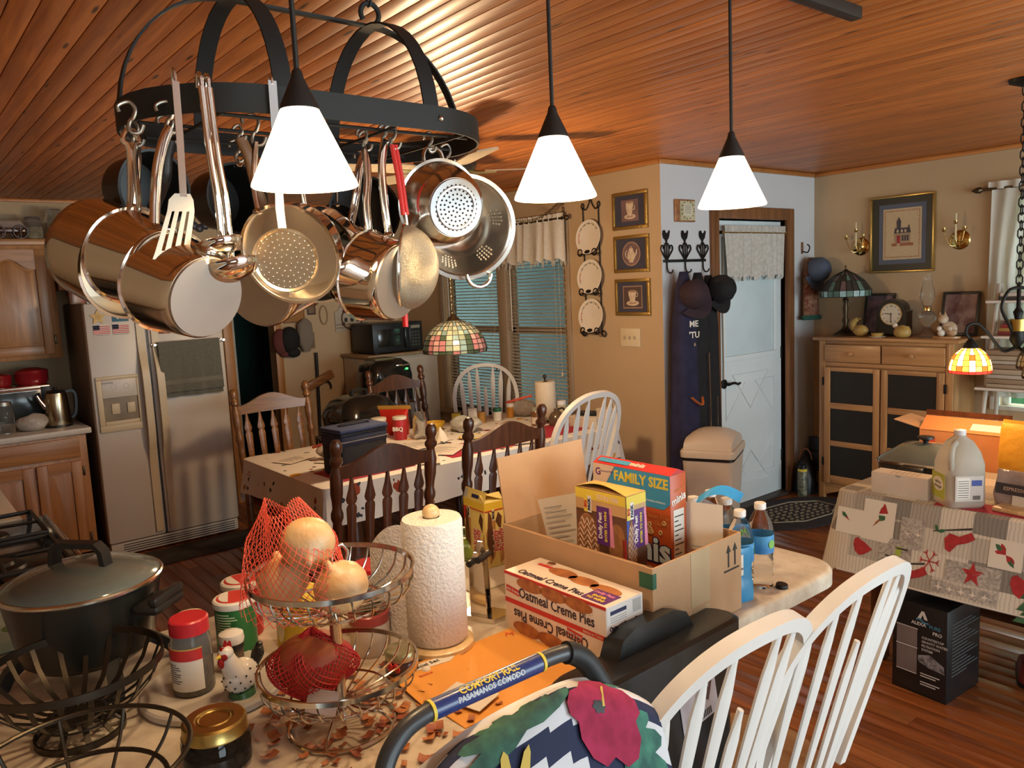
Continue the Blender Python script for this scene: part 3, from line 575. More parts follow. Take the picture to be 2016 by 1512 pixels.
def floral(name):
    m = mat(name, (.74, .70, .64), .85, var=.05); nt = m.node_tree; L = nt.links.new; b = nt.nodes['Principled BSDF']; tc = nd(nt, 'ShaderNodeTexCoord')
    prev = b.inputs['Base Color'].links[0].from_socket
    for sc, th, cols, seed in ((8.5, .25, ((.22, .02, .02), (.55, .16, .03), (.60, .33, .04), (.30, .05, .02)), 0), (15, .21, ((.03, .04, .05), (.05, .06, .04), (.35, .2, .08), (.03, .03, .04)), 3.3)):
        mp = nd(nt, 'ShaderNodeMapping'); mp.inputs['Location'].default_value = (seed, seed, seed); L(tc.outputs['Object'], mp.inputs[0])
        dn = nd(nt, 'ShaderNodeTexNoise'); dn.inputs['Scale'].default_value = 28; L(mp.outputs[0], dn.inputs[0])
        av = nd(nt, 'ShaderNodeMix', data_type='VECTOR'); av.inputs[0].default_value = .035; L(mp.outputs[0], av.inputs[4]); L(dn.outputs['Color'], av.inputs[5])
        vo = nd(nt, 'ShaderNodeTexVoronoi'); vo.inputs['Scale'].default_value = sc; L(av.outputs[1], vo.inputs[0])
        lt = nd(nt, 'ShaderNodeMath', operation='LESS_THAN'); lt.inputs[1].default_value = th; L(vo.outputs['Distance'], lt.inputs[0])
        sp = nd(nt, 'ShaderNodeSeparateColor'); L(vo.outputs['Color'], sp.inputs[0]); gt = nd(nt, 'ShaderNodeMath', operation='GREATER_THAN'); gt.inputs[1].default_value = .3; L(sp.outputs[1], gt.inputs[0])
        ml = nd(nt, 'ShaderNodeMath', operation='MULTIPLY'); L(lt.outputs[0], ml.inputs[0]); L(gt.outputs[0], ml.inputs[1])
        rp = nd(nt, 'ShaderNodeValToRGB'); rp.color_ramp.interpolation = 'CONSTANT'; e = rp.color_ramp.elements; e[0].color = (*cols[0], 1); e[1].position = .3; e[1].color = (*cols[1], 1)
        for p_, c_ in ((.55, cols[2]), (.8, cols[3])): q = e.new(p_); q.color = (*c_, 1)
        L(sp.outputs[0], rp.inputs[0]); mx = nd(nt, 'ShaderNodeMix', data_type='RGBA'); L(ml.outputs[0], mx.inputs[0]); L(prev, mx.inputs[6]); L(rp.outputs[0], mx.inputs[7]); prev = mx.outputs[2]
    L(prev, b.inputs['Base Color']); return m
TX0, TX1, TY0, TY1, TZ = -4.52, -3.46, 1.60, 3.66, .765
t = thing('dining_table', 'long dining table under the autumn flowered cloth', 'table', (0, 0, 0))
obj('tabletop', MB().box(TX0+.01, TY0+.01, TZ-.04, TX1-.01, TY1-.01, TZ-.004, .008), CHD, t)
for x in (TX0+.12, TX1-.12):
    for y in (TY0+.2, TY1-.2): obj('leg', MB().lathe([(.0001, 0), (.03, 0), (.045, .1), (.03, .3), (.05, .45), (.04, .6), (.045, .725), (.0001, .725)], 14, T(x, y, 0)), CHD, t)
o = obj('tablecloth', cloth(TX0, TX1, TY0, TY1, TZ, .19, lambda x, y, nx, ny, t_: .006+.02*t_+.014*t_*math.sin((x*ny-y*nx)*17+1)+.008*t_*math.sin((x*ny+y*nx)*31)), floral('autumn_cloth'))
tag(o, 'white tablecloth with orange autumn flowers on the dining table', 'tablecloth')
# ---------------------------------------------------------------- Christmas table at the right
def patchwork():
    m = mat('christmas_patchwork', (.52, .48, .41), .85); nt = m.node_tree; L = nt.links.new; b = nt.nodes['Principled BSDF']; tc = nd(nt, 'ShaderNodeTexCoord')
    mp = nd(nt, 'ShaderNodeMapping'); mp.inputs['Scale'].default_value = (1/.115, 1/.115, 1/.085); L(tc.outputs['Object'], mp.inputs[0])
    fl_ = nd(nt, 'ShaderNodeVectorMath', operation='FLOOR'); L(mp.outputs[0], fl_.inputs[0]); wn = nd(nt, 'ShaderNodeTexWhiteNoise'); L(fl_.outputs[0], wn.inputs[0])
    rp = nd(nt, 'ShaderNodeValToRGB'); rp.color_ramp.interpolation = 'CONSTANT'; e = rp.color_ramp.elements; e[0].color = (.60, .56, .48, 1); e[1].position = .3; e[1].color = (.42, .39, .34, 1)
    for p_, c_ in ((.5, (.52, .48, .41)), (.7, (.22, .205, .185)), (.85, (.34, .315, .275))): q = e.new(p_); q.color = (*c_, 1)
    L(wn.outputs['Value'], rp.inputs[0])
    wv = nd(nt, 'ShaderNodeTexWave'); wv.inputs['Scale'].default_value = 22; wv.inputs['Distortion'].default_value = 3; L(tc.outputs['Object'], wv.inputs[0])
    r2_ = nd(nt, 'ShaderNodeValToRGB'); r2_.color_ramp.elements[0].color = (.72, .72, .72, 1); r2_.color_ramp.elements[1].color = (1, 1, 1, 1); r2_.color_ramp.elements[1].position = .3; L(wv.outputs['Fac'], r2_.inputs[0])
    mx = nd(nt, 'ShaderNodeMix', data_type='RGBA', blend_type='MULTIPLY'); mx.inputs[0].default_value = 1; L(rp.outputs[0], mx.inputs[6]); L(r2_.outputs[0], mx.inputs[7]); L(mx.outputs[2], b.inputs['Base Color']); return m
QX0, QX1, QY0, QY1, QZ = -1.69, .3, 3.13, 4.15, .765
QD = .315
t = thing('side_table', 'dark table beneath the patchwork Christmas cloth', 'table', (0, 0, 0))
obj('tabletop', MB().box(QX0+.01, QY0+.01, QZ-.04, QX1-.01, QY1-.01, QZ-.004, .008), CHD, t)
for x in (QX0+.12, QX1-.12):
    for y in (QY0+.14, QY1-.14): obj('leg', MB().box(x-.03, y-.03, 0, x+.03, y+.03, QZ-.04, .006), CHD, t)
obj('stretcher', MB().box(QX0+.12, 3.62, .16, QX1-.12, 3.66, .22, .005), CHD, t)
def qoff(x, y, nx, ny, t_): return .006+(.085*t_ if ny < -.5 else .05*t_)+(.018*t_*math.sin((x*ny-y*nx)*13+2) if abs(nx) > .3 else .006*t_*math.sin(x*9))
o = tag(obj('tablecloth', cloth(QX0, QX1, QY0, QY1, QZ, QD, qoff), patchwork()), 'grey patchwork Christmas tablecloth with cardinals and stars', 'tablecloth')
obj('hem', MB().tube([(x, QY0-qoff(x, QY0, 0, -1, 1), QZ-.006-QD) for x in [QX0+.04+i*(QX1-QX0-.08)/20 for i in range(21)]], .004, 6), mat('hem_white', (.6, .57, .52), .8), o)
def qp(x, z, d=.0015):
    z = QZ-.006-(QZ-.006-z)*QD/.275; t_ = (QZ-.006-z)/QD; return (x, QY0-qoff(x, QY0, 0, -1, t_)-d, z)
def motif(name, m, polys):
    b_ = MB()
    for p in polys:
        n = len(p); c = (sum(a for a, _ in p)/n, sum(a for _, a in p)/n)
        ar_ = sum(p[i][0]*p[(i+1) % n][1]-p[(i+1) % n][0]*p[i][1] for i in range(n)); p = p if ar_ > 0 else p[::-1]
        b_.add([qp(*a) for a in p]+[qp(*c)], [(i, (i+1) % n, n) for i in range(n)])
    obj(name, b_, m, o)
CR = mat('cloth_red', (.40, .025, .03), .8, var=.3, vs=60); CGn = mat('cloth_green', (.04, .13, .06), .8, var=.3, vs=60); CBr = mat('cloth_brown', (.28, .10, .03), .8); CCr = mat('cloth_cream', (.66, .62, .54), .8, var=.04); CGr = mat('cloth_grey', (.24, .22, .20), .8, var=.5, vs=90, col2=(.45, .42, .38)); CDk = mat('cloth_dark', (.05, .04, .035), .8)
def petal(cx, cz, a, l, w): return [(cx+l*f*math.cos(a)-w*g*math.sin(a), cz+l*f*math.sin(a)+w*g*math.cos(a)) for f, g in ((0, 0), (.4, -.5), (.75, -.4), (1, 0), (.75, .4), (.4, .5))]
def poinsettia(x, z, r=.038):
    motif('poinsettia_patch', CCr, [rect(x-.055, z-.045, x+.055, z+.045)])
    motif('poinsettia_leaf', CGn, [petal(x, z, a, r*1.25, r*.5) for a in (.6, 2.5, 4.2, 5.4)]); motif('poinsettia_flower', CR, [petal(x, z, k*PI/3.5+.3, r, r*.42) for k in range(7)])
def heart(x, z, r=.04): motif('heart_motif', CR, [[(x+r*.9*s, z+r*.9*(q-.1)) for s, q in ((-1, 0), (-.95, .55), (-.55, .8), (-.1, .55), (.25, .45), (1.25, -.1), (.3, -.75), (-.2, -.9), (-.7, -.6))]])
def snow(x, z, r=.036): motif('snowflake_motif', CR, [[(x+dx*math.cos(a)-dy*math.sin(a), z+dx*math.sin(a)+dy*math.cos(a)) for dx, dy in ((0, -.0018), (r, -.0018), (r, .0018), (0, .0018))] for a in (k*PI/3 for k in range(6))]+[[(x+r*.7*math.cos(a)+dx*math.cos(b)-dy*math.sin(b), z+r*.7*math.sin(a)+dx*math.sin(b)+dy*math.cos(b)) for dx, dy in ((0, -.0015), (r*.4, -.0015), (r*.4, .0015), (0, .0015))] for a in (k*PI/3 for k in range(6)) for b in (a+.7, a-.7)])
def tree(x, z): motif('tree_motif', CGn, [[(x-.05+k*.008, z-.06+k*.036), (x+.05-k*.008, z-.06+k*.036), (x, z-.06+k*.036+.055)] for k in range(3)]); motif('tree_star', CR, [star(x, z+.075, .014)])
def cardinal(x, z, s=1): motif('cardinal_motif', CR, [[(x+s*a*.05, z+b*.05) for a, b in ((-1.3, .35), (-1.0, .75), (-.2, .35), (.5, .45), (.85, .05), (.7, -.6), (.35, -.75), (-.1, -.2), (-.8, .05))]]); motif('branch_motif', CDk, [[(x-s*.05, z+.045), (x+s*.085, z+.018), (x+s*.085, z+.022), (x-s*.05, z+.052)]]); motif('leaf_motif', CGn, [petal(x+s*.07, z+.02, .3, .03, .012), petal(x+s*.07, z+.02, 2.0, .025, .012)])
def fox(x, z): motif('fox_patch', CCr, [rect(x-.065, z-.07, x+.065, z+.07)]); motif('fox_body', CBr, [[(x+a*.05, z+b*.055) for a, b in ((-.9, -.9), (.9, -.9), (1.0, -.3), (.5, -.2), (.4, .1), (-.4, .1), (-.5, -.3))]]); motif('fox_scarf', CGn, [rect(x-.02, z-.005, x+.025, z+.02)]); motif('fox_hat', CR, [[(x-.03, z+.02), (x+.035, z+.03), (x+.02, z+.06), (x-.02, z+.065)]])
def sled(x, z): motif('sled_patch', CGr, [rect(x-.065, z-.05, x+.065, z+.05)]); motif('sled_motif', CDk, [rect(x-.05, z+.02, x+.05, z+.026), rect(x-.05, z-.012, x+.055, z-.006)]); motif('sled_gift', mat('cloth_lime', (.35, .45, .06), .8), [rect(x-.01, z-.006, x+.025, z+.03)]); motif('sled_bird', CR, [petal(x-.03, z-.02, -.15, .07, .03)])
def band(x, z, w=.13, h=.025): motif('knit_band', CGr, [rect(x-w, z-h, x+w, z+h)]); motif('knit_stitch', CCr, [star(x-w+.03+k*.04, z, .012, .35, 4) for k in range(int(2*w/.04))])
fox(-1.50, .68); band(-1.365, .66, .045, .05); cardinal(-1.20, .665, -1); poinsettia(-1.03, .655); fox(-.88, .66); poinsettia(-1.62, .66)
heart(-1.555, .585); sled(-1.42, .58); snow(-1.285, .585); motif('star_patch', CGr, [rect(-1.225, .54, -1.035, .605)]); motif('star_motif', CR, [star(-1.13, .575, .04)]); heart(-.965, .575, .045); sled(-.84, .565)
cardinal(-1.35, .525, -1); band(-1.155, .513, .115, .02); tree(-.935, .52-.005+.01); snow(-.855, .515, .02); cardinal(-.80, .52)
# ---------------------------------------------------------------- hutch in the corner
HUT = wood('hutch_pine', (.36, .17, .06), (.52, .27, .105), .4, 2, .7, 0, .1, .08); HUTX = wood('hutch_pine_cross', (.36, .17, .06), (.52, .27, .105), .4, 0, .7, 0, .1, .08); PUN = mat('black_panel', (.012, .010, .009), .55, var=.2)
t = thing('pie_safe', 'pine pie safe cabinet with black panelled doors in the corner', 'cabinet', (0, 0, 0))
hy = 5.40
obj('top', MB().box(-3.105, hy-.035, 1.19, -2.095, 5.775, 1.215, .006), HUTX, t); obj('body', MB().box(-3.07, hy+.02, .10, -2.14, 5.77, 1.19, .003), HUT, t)
for x in (-3.07, -2.185): obj('stile', MB().box(x, hy, 0, x+.045, hy+.03, 1.19, .003), HUT, t)
for x in (-3.07, -2.185): obj('foot', MB().box(x, 5.70, 0, x+.045, 5.77, .1, .003), HUT, t)
for a in (1.165, 1.0, .095): obj('rail', MB().box(-3.025, hy+.004, a, -2.185, hy+.03, a+.03, .003), HUTX, t)
obj('apron', MB().prism([(-3.025, .095), (-3.025, .03), (-2.98, .05), (-2.9, .075), (-2.3, .075), (-2.23, .05), (-2.185, .03), (-2.185, .095)], 0, .02, frame((0, hy+.026, 0), (1, 0, 0), (0, 0, 1))), HUTX, t)
for a, b in ((-3.022, -2.612), (-2.602, -2.188)):
    d = obj('drawer', MB().box(a, hy-.012, 1.034, b, hy+.01, 1.16, .006), HUTX, t); obj('knob', MB().lathe([(.0001, .032), (.012, .03), (.016, .022), (.008, .008), (.009, 0)], 14, T((a+b)/2, hy-.012, 1.097) @ RX(PI/2)), HUT, d)
for a, b, hx in ((-3.022, -2.612, -3.03), (-2.602, -2.188, -2.18)):
    d = obj('door', MB().box(a, hy-.008, .13, b, hy+.0, .995, .002), HUT, t)
    for x in (a, b-.046): obj('stile', MB().box(x, hy-.018, .13, x+.046, hy-.006, .995, .004), HUT, d)
    for z0, z1 in ((.13, .19), (.412, .452), (.69, .735), (.966, .995)): obj('rail', MB().box(a+.046, hy-.017, z0, b-.046, hy-.006, z1, .003), HUTX, d)
    for z0, z1 in ((.19, .412), (.452, .69), (.735, .966)): obj('black_panel', MB().box(a+.046, hy-.011, z0, b-.046, hy-.007, z1), PUN, d)
    for z in (.26, .86): obj('hinge', MB().box(hx-.006, hy-.022, z, hx+.006, hy-.004, z+.06, .002), IRON, d)
# ================================================================ lights
SHADE = mat('pendant_glass', (.9, .82, .66), .35, emit=(1, .84, .60), es=2.6)
SHADEI = mat('pendant_glass_inner', (.85, .78, .6), .4, emit=(1, .74, .42), es=2.4, col2=(.6, .5, .3), vs=18)
TRK = mat('track_black', (.022, .020, .018), .5)
t = thing('light_track', 'black ceiling track carrying the three pendants', 'track', (-1.2, 0, 2.4395)); obj('rail', MB().box(-.018, -.55, -.034, .018, 2.31, 0, .003), TRK, t); obj('slot', MB().box(-.007, -.5, -.0352, .007, 2.29, -.0335), BLACKGAP, t)
for y, wh in ((.563, 'in front of the pot rack'), (1.103, 'in the middle, beside the strainers'), (1.699, 'nearest the entry door')):
    t = thing('pendant_light', 'lit white cone pendant lamp '+wh, 'lamp', (-1.2, y, 1.861), 0, 'cone pendants over the worktop')
    s = obj('shade', MB().lathe([(.0815, 0), (.0835, .0015), (.0825, .006), (.030, .120), (.027, .122)], 40), SHADE, t, 60)
    obj('shade_lining', MB().lathe([(.0815, .0005), (.0795, .004), (.027, .118)], 40), SHADEI, s, 60)
    obj('cap', MB().lathe([(.0001, .119), (.031, .119), (.030, .125), (.016, .155), (.010, .168), (.008, .178), (.0045, .182), (.0001, .182)], 24), TRK, t)
    obj('rod', MB().tube([(0, 0, .18), (0, 0, .544)], .0042, 8), TRK, t); obj('connector', MB().lathe([(.0001, .528), (.014, .528), (.014, .5439), (.0001, .5439)], 16), STEEL, t)
    obj('bulb', MB().ball(.02, T(0, 0, .072), 14, 8, 1.3), mat('bulb_glow', (1, .9, .7), .5, emit=(1, .82, .55), es=20), t)
    lamp('pendant_bulb', (0, 0, .035), 13, WARM, .035, t)
# ceiling fan with lit globe over the dining table
FANB = mat('fan_dark', (.03, .022, .018), .35); BLADE = wood('fan_blade', (.42, .33, .22), (.55, .45, .32), .28, 0, .7, 0, .3)
t = thing('ceiling_fan', 'dark ceiling fan with pale blades above the dining table', 'fan', (-3.40, 2.37, 0))
obj('canopy', MB().lathe([(.0001, 2.4395), (.07, 2.4395), (.06, 2.41), (.025, 2.39), (.0001, 2.39)], 24), FANB, t); obj('motor', MB().lathe([(.0001, 2.395), (.05, 2.39), (.15, 2.36), (.165, 2.32), (.15, 2.29), (.07, 2.275), (.0001, 2.27)], 32), FANB, t)
for k in range(5):
    a = R(-18+72*k); Mk = RZ(a)
    b_ = obj('blade', MB().prism([(.2, -.05), (.24, -.062), (.60, -.072), (.645, -.05), (.655, 0), (.645, .05), (.60, .072), (.24, .062), (.2, .05)], -.003, .003, Mk @ T(0, 0, 2.285) @ RX(R(10))), BLADE, t)
    obj('blade_arm', MB().tube([Mk @ Vector(p) for p in ((.1, 0, 2.29), (.16, 0, 2.275), (.26, 0, 2.28))], .012, 8, ID, False, .004), mat('antique_gold', (.4, .27, .1), .3, 1), b_)
obj('globe', MB().lathe([(.0001, 1.90), (.05, 1.905), (.085, 1.94), (.09, 1.98), (.06, 2.03), (.03, 2.05)], 24), mat('globe_glow', (1, .9, .75), .4, emit=(1, .78, .48), es=14), t); obj('stem', MB().lathe([(.03, 2.04), (.05, 2.06), (.05, 2.28), (.0001, 2.28)], 20), FANB, t)
lamp('fan_bulb', (0, 0, 1.84), 56, WARM, .08, t)
# stained-glass swag lamp over the dining table
LEAD = mat('lead_came', (.03, .025, .02), .5, .5)
def glass(name, col, es, c2=None): return mat(name, col, .25, var=.25, vs=25, emit=col, es=es, col2=c2)  # glow put into the pane colour, on unlit lamps too
def shade_grid(prof, nseg, pal, wob=0, came=.0022):
    """leaded pieces: returns MB of panes (material index by row/column) and MB of cames"""
    g = MB(); c = MB(); k = len(prof)-1
    pt = lambda j, i, r=0: ((prof[j][0]+r)*math.cos(2*PI*i/nseg), (prof[j][0]+r)*math.sin(2*PI*i/nseg), prof[j][1])
    for j in range(k):
        for i in range(nseg):
            g.cur = pal(j, i); a, b_, c_, d_ = pt(j, i), pt(j, i+1), pt(j+1, i+1), pt(j+1, i); g.add([a, b_, c_, d_], [(0, 1, 2, 3)])
            c.tube([pt(j, i, .0012), pt(j+1, i, .0012)], came, 5)
    for j in range(k+1): c.tube([pt(j, i, .0012) for i in range(nseg)], came, 5, ID, True)
    return g, c
t = thing('swag_lamp', 'stained glass swag lamp with pink roses over the dining table', 'lamp', (-4.05, 2.82, 1.295))
prof = [(.197, 0), (.2, .02), (.193, .055), (.182, .085), (.165, .115), (.142, .142), (.112, .166), (.075, .186), (.04, .198)]
gm = [glass('glass_cream', (.46, .42, .28), .10), glass('glass_green', (.27, .31, .21), .07), glass('glass_teal', (.20, .30, .28), .07), glass('glass_rose', (.42, .17, .17), .12), glass('glass_pink', (.50, .28, .24), .12), glass('glass_leaf', (.06, .09, .05), .03)]
def pal(j, i):
    if j == 0: return (5, 3, 1, 5)[i % 4]
    if j in (1, 2): q = i % 7; return (3, 4, 3, 1, 0, 2, 5)[q]
    if j == 3: return (4, 3, 5, 0, 2, 1, 5)[i % 7]
    return (0, 1, 0, 2)[(i+j) % 4]
g, c = shade_grid(prof, 28, pal); o = obj('glass_panes', g, gm, t, 20); o['kind'] = 'stuff'; o = obj('lead_cames', c, LEAD, t); o['kind'] = 'stuff'
obj('cap', MB().lathe([(.042, .195), (.045, .2), (.02, .225), (.008, .24), (.0001, .24)], 16), BRASS, t)
SWG = mat('swag_chain', (.22, .15, .07), .35, .9)
o = obj('swag_chain', chain([(0, 0, .235), (0, 0, 1.143)], .036, .0026), SWG, t); o['kind'] = 'stuff'
o = obj('swag_chain', chain(bez((0, 0, 1.14), (-.02, .45, .72), (-.06, .75, .75), (-.17, 1.122, 1.0), 16), .036, .0026), SWG, t); o['kind'] = 'stuff'
o = obj('swag_chain', chain([(-.17, 1.125, 1.14), (-.17, 1.125, .05), (-.165, 1.125, -.5)], .036, .0026), SWG, t); o['kind'] = 'stuff'
# chandelier above the Christmas table
t = thing('chandelier', 'wrought iron chandelier with stained glass shades, one lit yellow', 'chandelier', (-1.25, 3.80, 0))
obj('canopy', MB().lathe([(.0001, 2.4395), (.065, 2.4395), (.06, 2.425), (.02, 2.41), (.0001, 2.41)], 24), IRON, t); o = obj('chain', chain([(0, 0, 2.41), (0, 0, 1.60)], .045, .003), IRON, t); o['kind'] = 'stuff'
obj('column', MB().lathe([(.0001, 1.61), (.008, 1.60), (.008, 1.50), (.02, 1.48), (.012, 1.45), (.025, 1.41), (.03, 1.36), (.012, 1.33), (.0001, 1.32)], 16), IRON, t)
obj('cup', MB().lathe([(.012, 1.395), (.03, 1.40), (.034, 1.45), (.02, 1.45), (.012, 1.40)], 16), mat('gold_cup', (.55, .36, .08), .3, .9), t)
for s in (1, -1): obj('scroll', MB().tube(spline([(0, 0, 1.35), (s*.02, s*.03, 1.42), (s*.05, s*.04, 1.50), (s*.03, s*.03, 1.57), (0, 0, 1.585)], 5), .007, 8), IRON, t)
GY = [glass('lit_yellow', (.85, .50, .04), 4.0), glass('lit_cream', (1, .80, .36), 7.0), glass('lit_orange', (.75, .16, .02), 2.2), glass('lit_red', (.75, .03, .02), 2.6)]
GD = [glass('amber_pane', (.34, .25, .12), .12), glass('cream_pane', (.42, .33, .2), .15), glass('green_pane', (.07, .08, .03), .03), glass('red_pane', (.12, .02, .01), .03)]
sp = [(.081, 0), (.083, .012), (.0805, .035), (.073, .06), (.060, .082), (.042, .10), (.030, .108)]
for k, lit in ((0, 1), (1, 0), (2, 0)):
    a = (R(222), R(322), R(82))[k]; ex, ey = .185*math.cos(a), .185*math.sin(a); zb = (1.225, 1.215, 1.22)[k]
    arm = obj('arm', MB().tube(spline([(0, 0, 1.335), (ex*.3, ey*.3, 1.315), (ex*.6, ey*.6, 1.385), (ex*.85, ey*.85, 1.435), (ex*1.06, ey*1.06, 1.43), (ex*1.10, ey*1.10, 1.395), (ex, ey, 1.37)], 6), .0065, 8), IRON, t)
    M_ = T(ex, ey, zb)
    obj('socket', MB().lathe([(.032, .106), (.03, .115), (.014, .14), (.006, .15), (.0001, .15)], 16, M_), IRON, arm)
    g, c = shade_grid(sp, 20, (lambda j, i: 3 if j == 0 else (0, 1, 0, 2)[(i+j) % 4] if j in (1, 3) else (1, 0)[i % 2]), 0, .0013)
    g2, c2 = MB(), MB(); g2.add(g.v, g.f, M_); g2.mi = g.mi; c2.add(c.v, c.f, M_)
    o = obj('glass_shade', g2, GY if lit else GD, t, 20, 'stained glass shade '+('glowing yellow with red border' if lit else 'unlit amber and green')); o2 = obj('lead_cames', c2, LEAD if not lit else mat('lit_came', (.35, .12, .02), .5), o); o2['kind'] = 'stuff'
    if lit: lamp('chandelier_bulb', (ex, ey, zb+.02), 6, WARM, .03, t)
# ================================================================ pot rack and what hangs from it
RK = mat('rack_black', (.020, .021, .020), .6, .1, bump=.05, bs=120)
rx, ry, rz_ = -1.55, .755, 2.05
t = thing('pot_rack', 'black iron oval pot rack hung from the ceiling', 'pot rack', (rx, ry, 0))
def stadium(r, h, n=14): return [(r*math.cos(a), h+r*math.sin(a)) for a in (PI*i/n for i in range(n+1))]+[(r*math.cos(a), -h+r*math.sin(a)) for a in (PI+PI*i/n for i in range(n+1))]
st = stadium(.215, .155)
obj('band', MB().strip([(x, y, rz_-.024) for x, y in st], .048, .004, ID, (0, 0, 1), True), RK, t, 30)
for y in (-.155, .15):
    obj('arch', MB().strip([(.215*math.cos(a), y, rz_-.03+(.235*math.sin(a) if 0 < a < PI else 0)) for a in [PI*i/20 for i in range(21)]], .034, .004, ID, (0, 1, 0)), RK, t, 30)
for s in (-1, 1): obj('tip_arch', MB().strip([(0, s*(.155+.215*math.cos(a)), rz_-.03+.235*math.sin(a)) for a in [PI/2*i/12 for i in range(13)]], .022, .004, ID, (1, 0, 0)), RK, t, 30)
obj('ridge_bar', MB().box(-.008, -.155, rz_+.203, .008, .155, rz_+.208), RK, t)
for x in (-.13, 0, .13): obj('grid_rod', MB().tube([(x, -.34+abs(x)*.35, rz_-.038), (x, .34-abs(x)*.35, rz_-.038)], .0035, 6), RK, t)
for y in (-.25, -.08, .08, .25): obj('cross_rod', MB().tube([(-.19+.0*y, y, rz_-.043), (.19, y, rz_-.043)], .003, 6), RK, t)
obj('rivet', MB().ball(.006, T(.2165, .15+.02, rz_-.024), 10, 6), STEEL, t)
for y in (-.155, .15):
    hk = obj('hanger', MB().tube([(0, y, rz_+.208+.0)]+[(0, y+.022*math.sin(a), rz_+.232-.022*math.cos(a)) for a in [PI*2*i/14*.86 for i in range(15)]], .0055, 8), RK, t)
    o = obj('chain', chain([(0, y, rz_+.25), (0, y, 2.4385)], .034, .0028), RK, hk); o['kind'] = 'stuff'
SILV = mat('hook_pewter', (.45, .40, .33), .35, 1); STI = mat('pan_inside', (.60, .55, .47), .3, 1, var=.1); NONST = mat('nonstick', (.020, .019, .018), .35, var=.25); PBASE = mat('pan_base', (.50, .44, .38), .38, 1, var=.2, vs=3)
def shook(p, what, rod=None, s=1.0):
    """S-hook from the rod above p down to p"""
    x, y, z = p; zr = rz_-.036; h = zr-z
    t = thing('pot_hook', 'pewter hook holding the '+what, 'hook', (x, y, z), 0, 'S-hooks on the pot rack'); r = min(.013, max(.007, h*.3))
    pts = [(-r*1.6, 0, h-r*.6), (-r*1.7, 0, h+.2*r), (-r*.9, 0, h+.008), (0, 0, h+.009), (r*.6, 0, h-r*.2), (r*.2, 0, h*.55), (-r*.3, 0, h*.4), (-r*.5, 0, r*.3), (0, 0, -.005), (r, 0, -.003), (r*1.5, 0, r*.8)]
    obj('hook', MB().tube(spline([(a*.3, a, c) for a, _, c in pts], 4), .0034*s, 8), SILV, t); return t
def pan(name, label, rim, base, Rr, Rb, handle=None, m=None, mi=None, base_m=None, lip=.004, hook=None, hr=(.009, .0045), hm=None, group='pans hanging from the rack', hname='handle', curved=.0, cat='pan'):
    m = m or STEELM; rim, base = Vector(rim), Vector(base); L = (rim-base).length; t = thing(name, label, cat, rim, 0, group); M_ = T(*(-rim)) @ zto(base, rim); W = T(*(-rim))
    c_ = curved; body = [(.0001, 0), (Rb*.96, 0), (Rb, .004)]+[(Rb+(Rr-Rb)*(k/6)**(.5 if c_ else 1), .004+(L-.004)*k/6) for k in range(1, 7)]+[(Rr+lip, L+.001), (Rr+lip, L+.003), (Rr-.001, L+.003)]
    obj('body', MB().lathe(body, 48, M_), m, t, 50)
    obj('inside', MB().lathe([(Rr-.001, L+.003)]+[(Rb+(Rr-Rb)*(k/6)**(.5 if c_ else 1)-.002, .006+(L-.004)*k/6) for k in range(6, -1, -1)]+[(.0001, .006)], 48, M_), mi or STI, t, 50)
    if base_m: obj('base_disc', MB().lathe([(.0001, -.004), (Rb*.93, -.004), (Rb*.95, -.002), (Rb*.95, .001), (.0001, .001)], 48, M_), base_m, t, 40)
    if handle:
        P = spline(handle, 5); obj(hname, MB().tube(P, hr[0], 10, W, False, hr[1], True, (0, 1, 0)), hm or STEELM, t, 60)
        d = Vector(handle[-1]); obj('rivet_plate', MB().ball(.011, W @ T(*d) @ SC(1, 1, .6), 10, 6), STEELM, t)
    if hook: shook(hook, label.split(' with a rivet')[0].split(' hanging')[0].split(', largest')[0])
    return t
pan('saucepan', 'shiny steel saucepan showing its brushed round base', (-1.4, .398, 1.724), (-1.307, .426, 1.694), .085, .070, [(-1.42, .430, 1.981), (-1.415, .417, 1.96), (-1.41, .401, 1.914), (-1.41, .392, 1.863), (-1.40, .383, 1.808)], None, None, PBASE, hook=(-1.42, .430, 1.978))
pan('saucepan', 'shiny steel saucepan with a double rod handle', (-1.48, .361, 1.77), (-1.386, .39, 1.744), .080, .066, None, None, None, PBASE)
o = thing('saucepan_strap', 'x', 'x') if 0 else None
t = [q for q in C.objects if q.get('label', '') == 'shiny steel saucepan with a double rod handle'][0]; W = T(1.47, -.363, -1.77)
obj('handle', MB().tube(spline([(-1.45, .374, 1.838), (-1.45, .380, 1.86), (-1.45, .381, 1.945), (-1.45, .390, 1.962), (-1.45, .383, 1.978), (-1.45, .378, 1.982), (-1.45, .372, 1.978), (-1.45, .365, 1.962), (-1.45, .373, 1.945), (-1.45, .366, 1.86), (-1.45, .355, 1.838)], 4), .0045, 8, W), STEELM, t); shook((-1.45, .378, 1.978), 'saucepan with a double rod handle')
pan('saute_pan', 'wide steel pan at the left end reflecting the pine ceiling', (-1.6, .394, 1.764), (-1.715, .355, 1.80), .103, .098, [(-1.6, .42, 1.985), (-1.6, .415, 1.93), (-1.6, .402, 1.868)], hook=(-1.6, .42, 1.984))
pan('nonstick_pan', 'black nonstick pan with black handle behind the spatula', (-1.66, .462, 1.91), (-1.745, .438, 1.918), .072, .06, [(-1.52, .458, 1.98), (-1.53, .45, 1.948), (-1.54, .446, 1.91), (-1.60, .44, 1.868)], NONST, NONST, hook=(-1.52, .458, 1.98), hr=(.012, .010), hm=BLACKP)
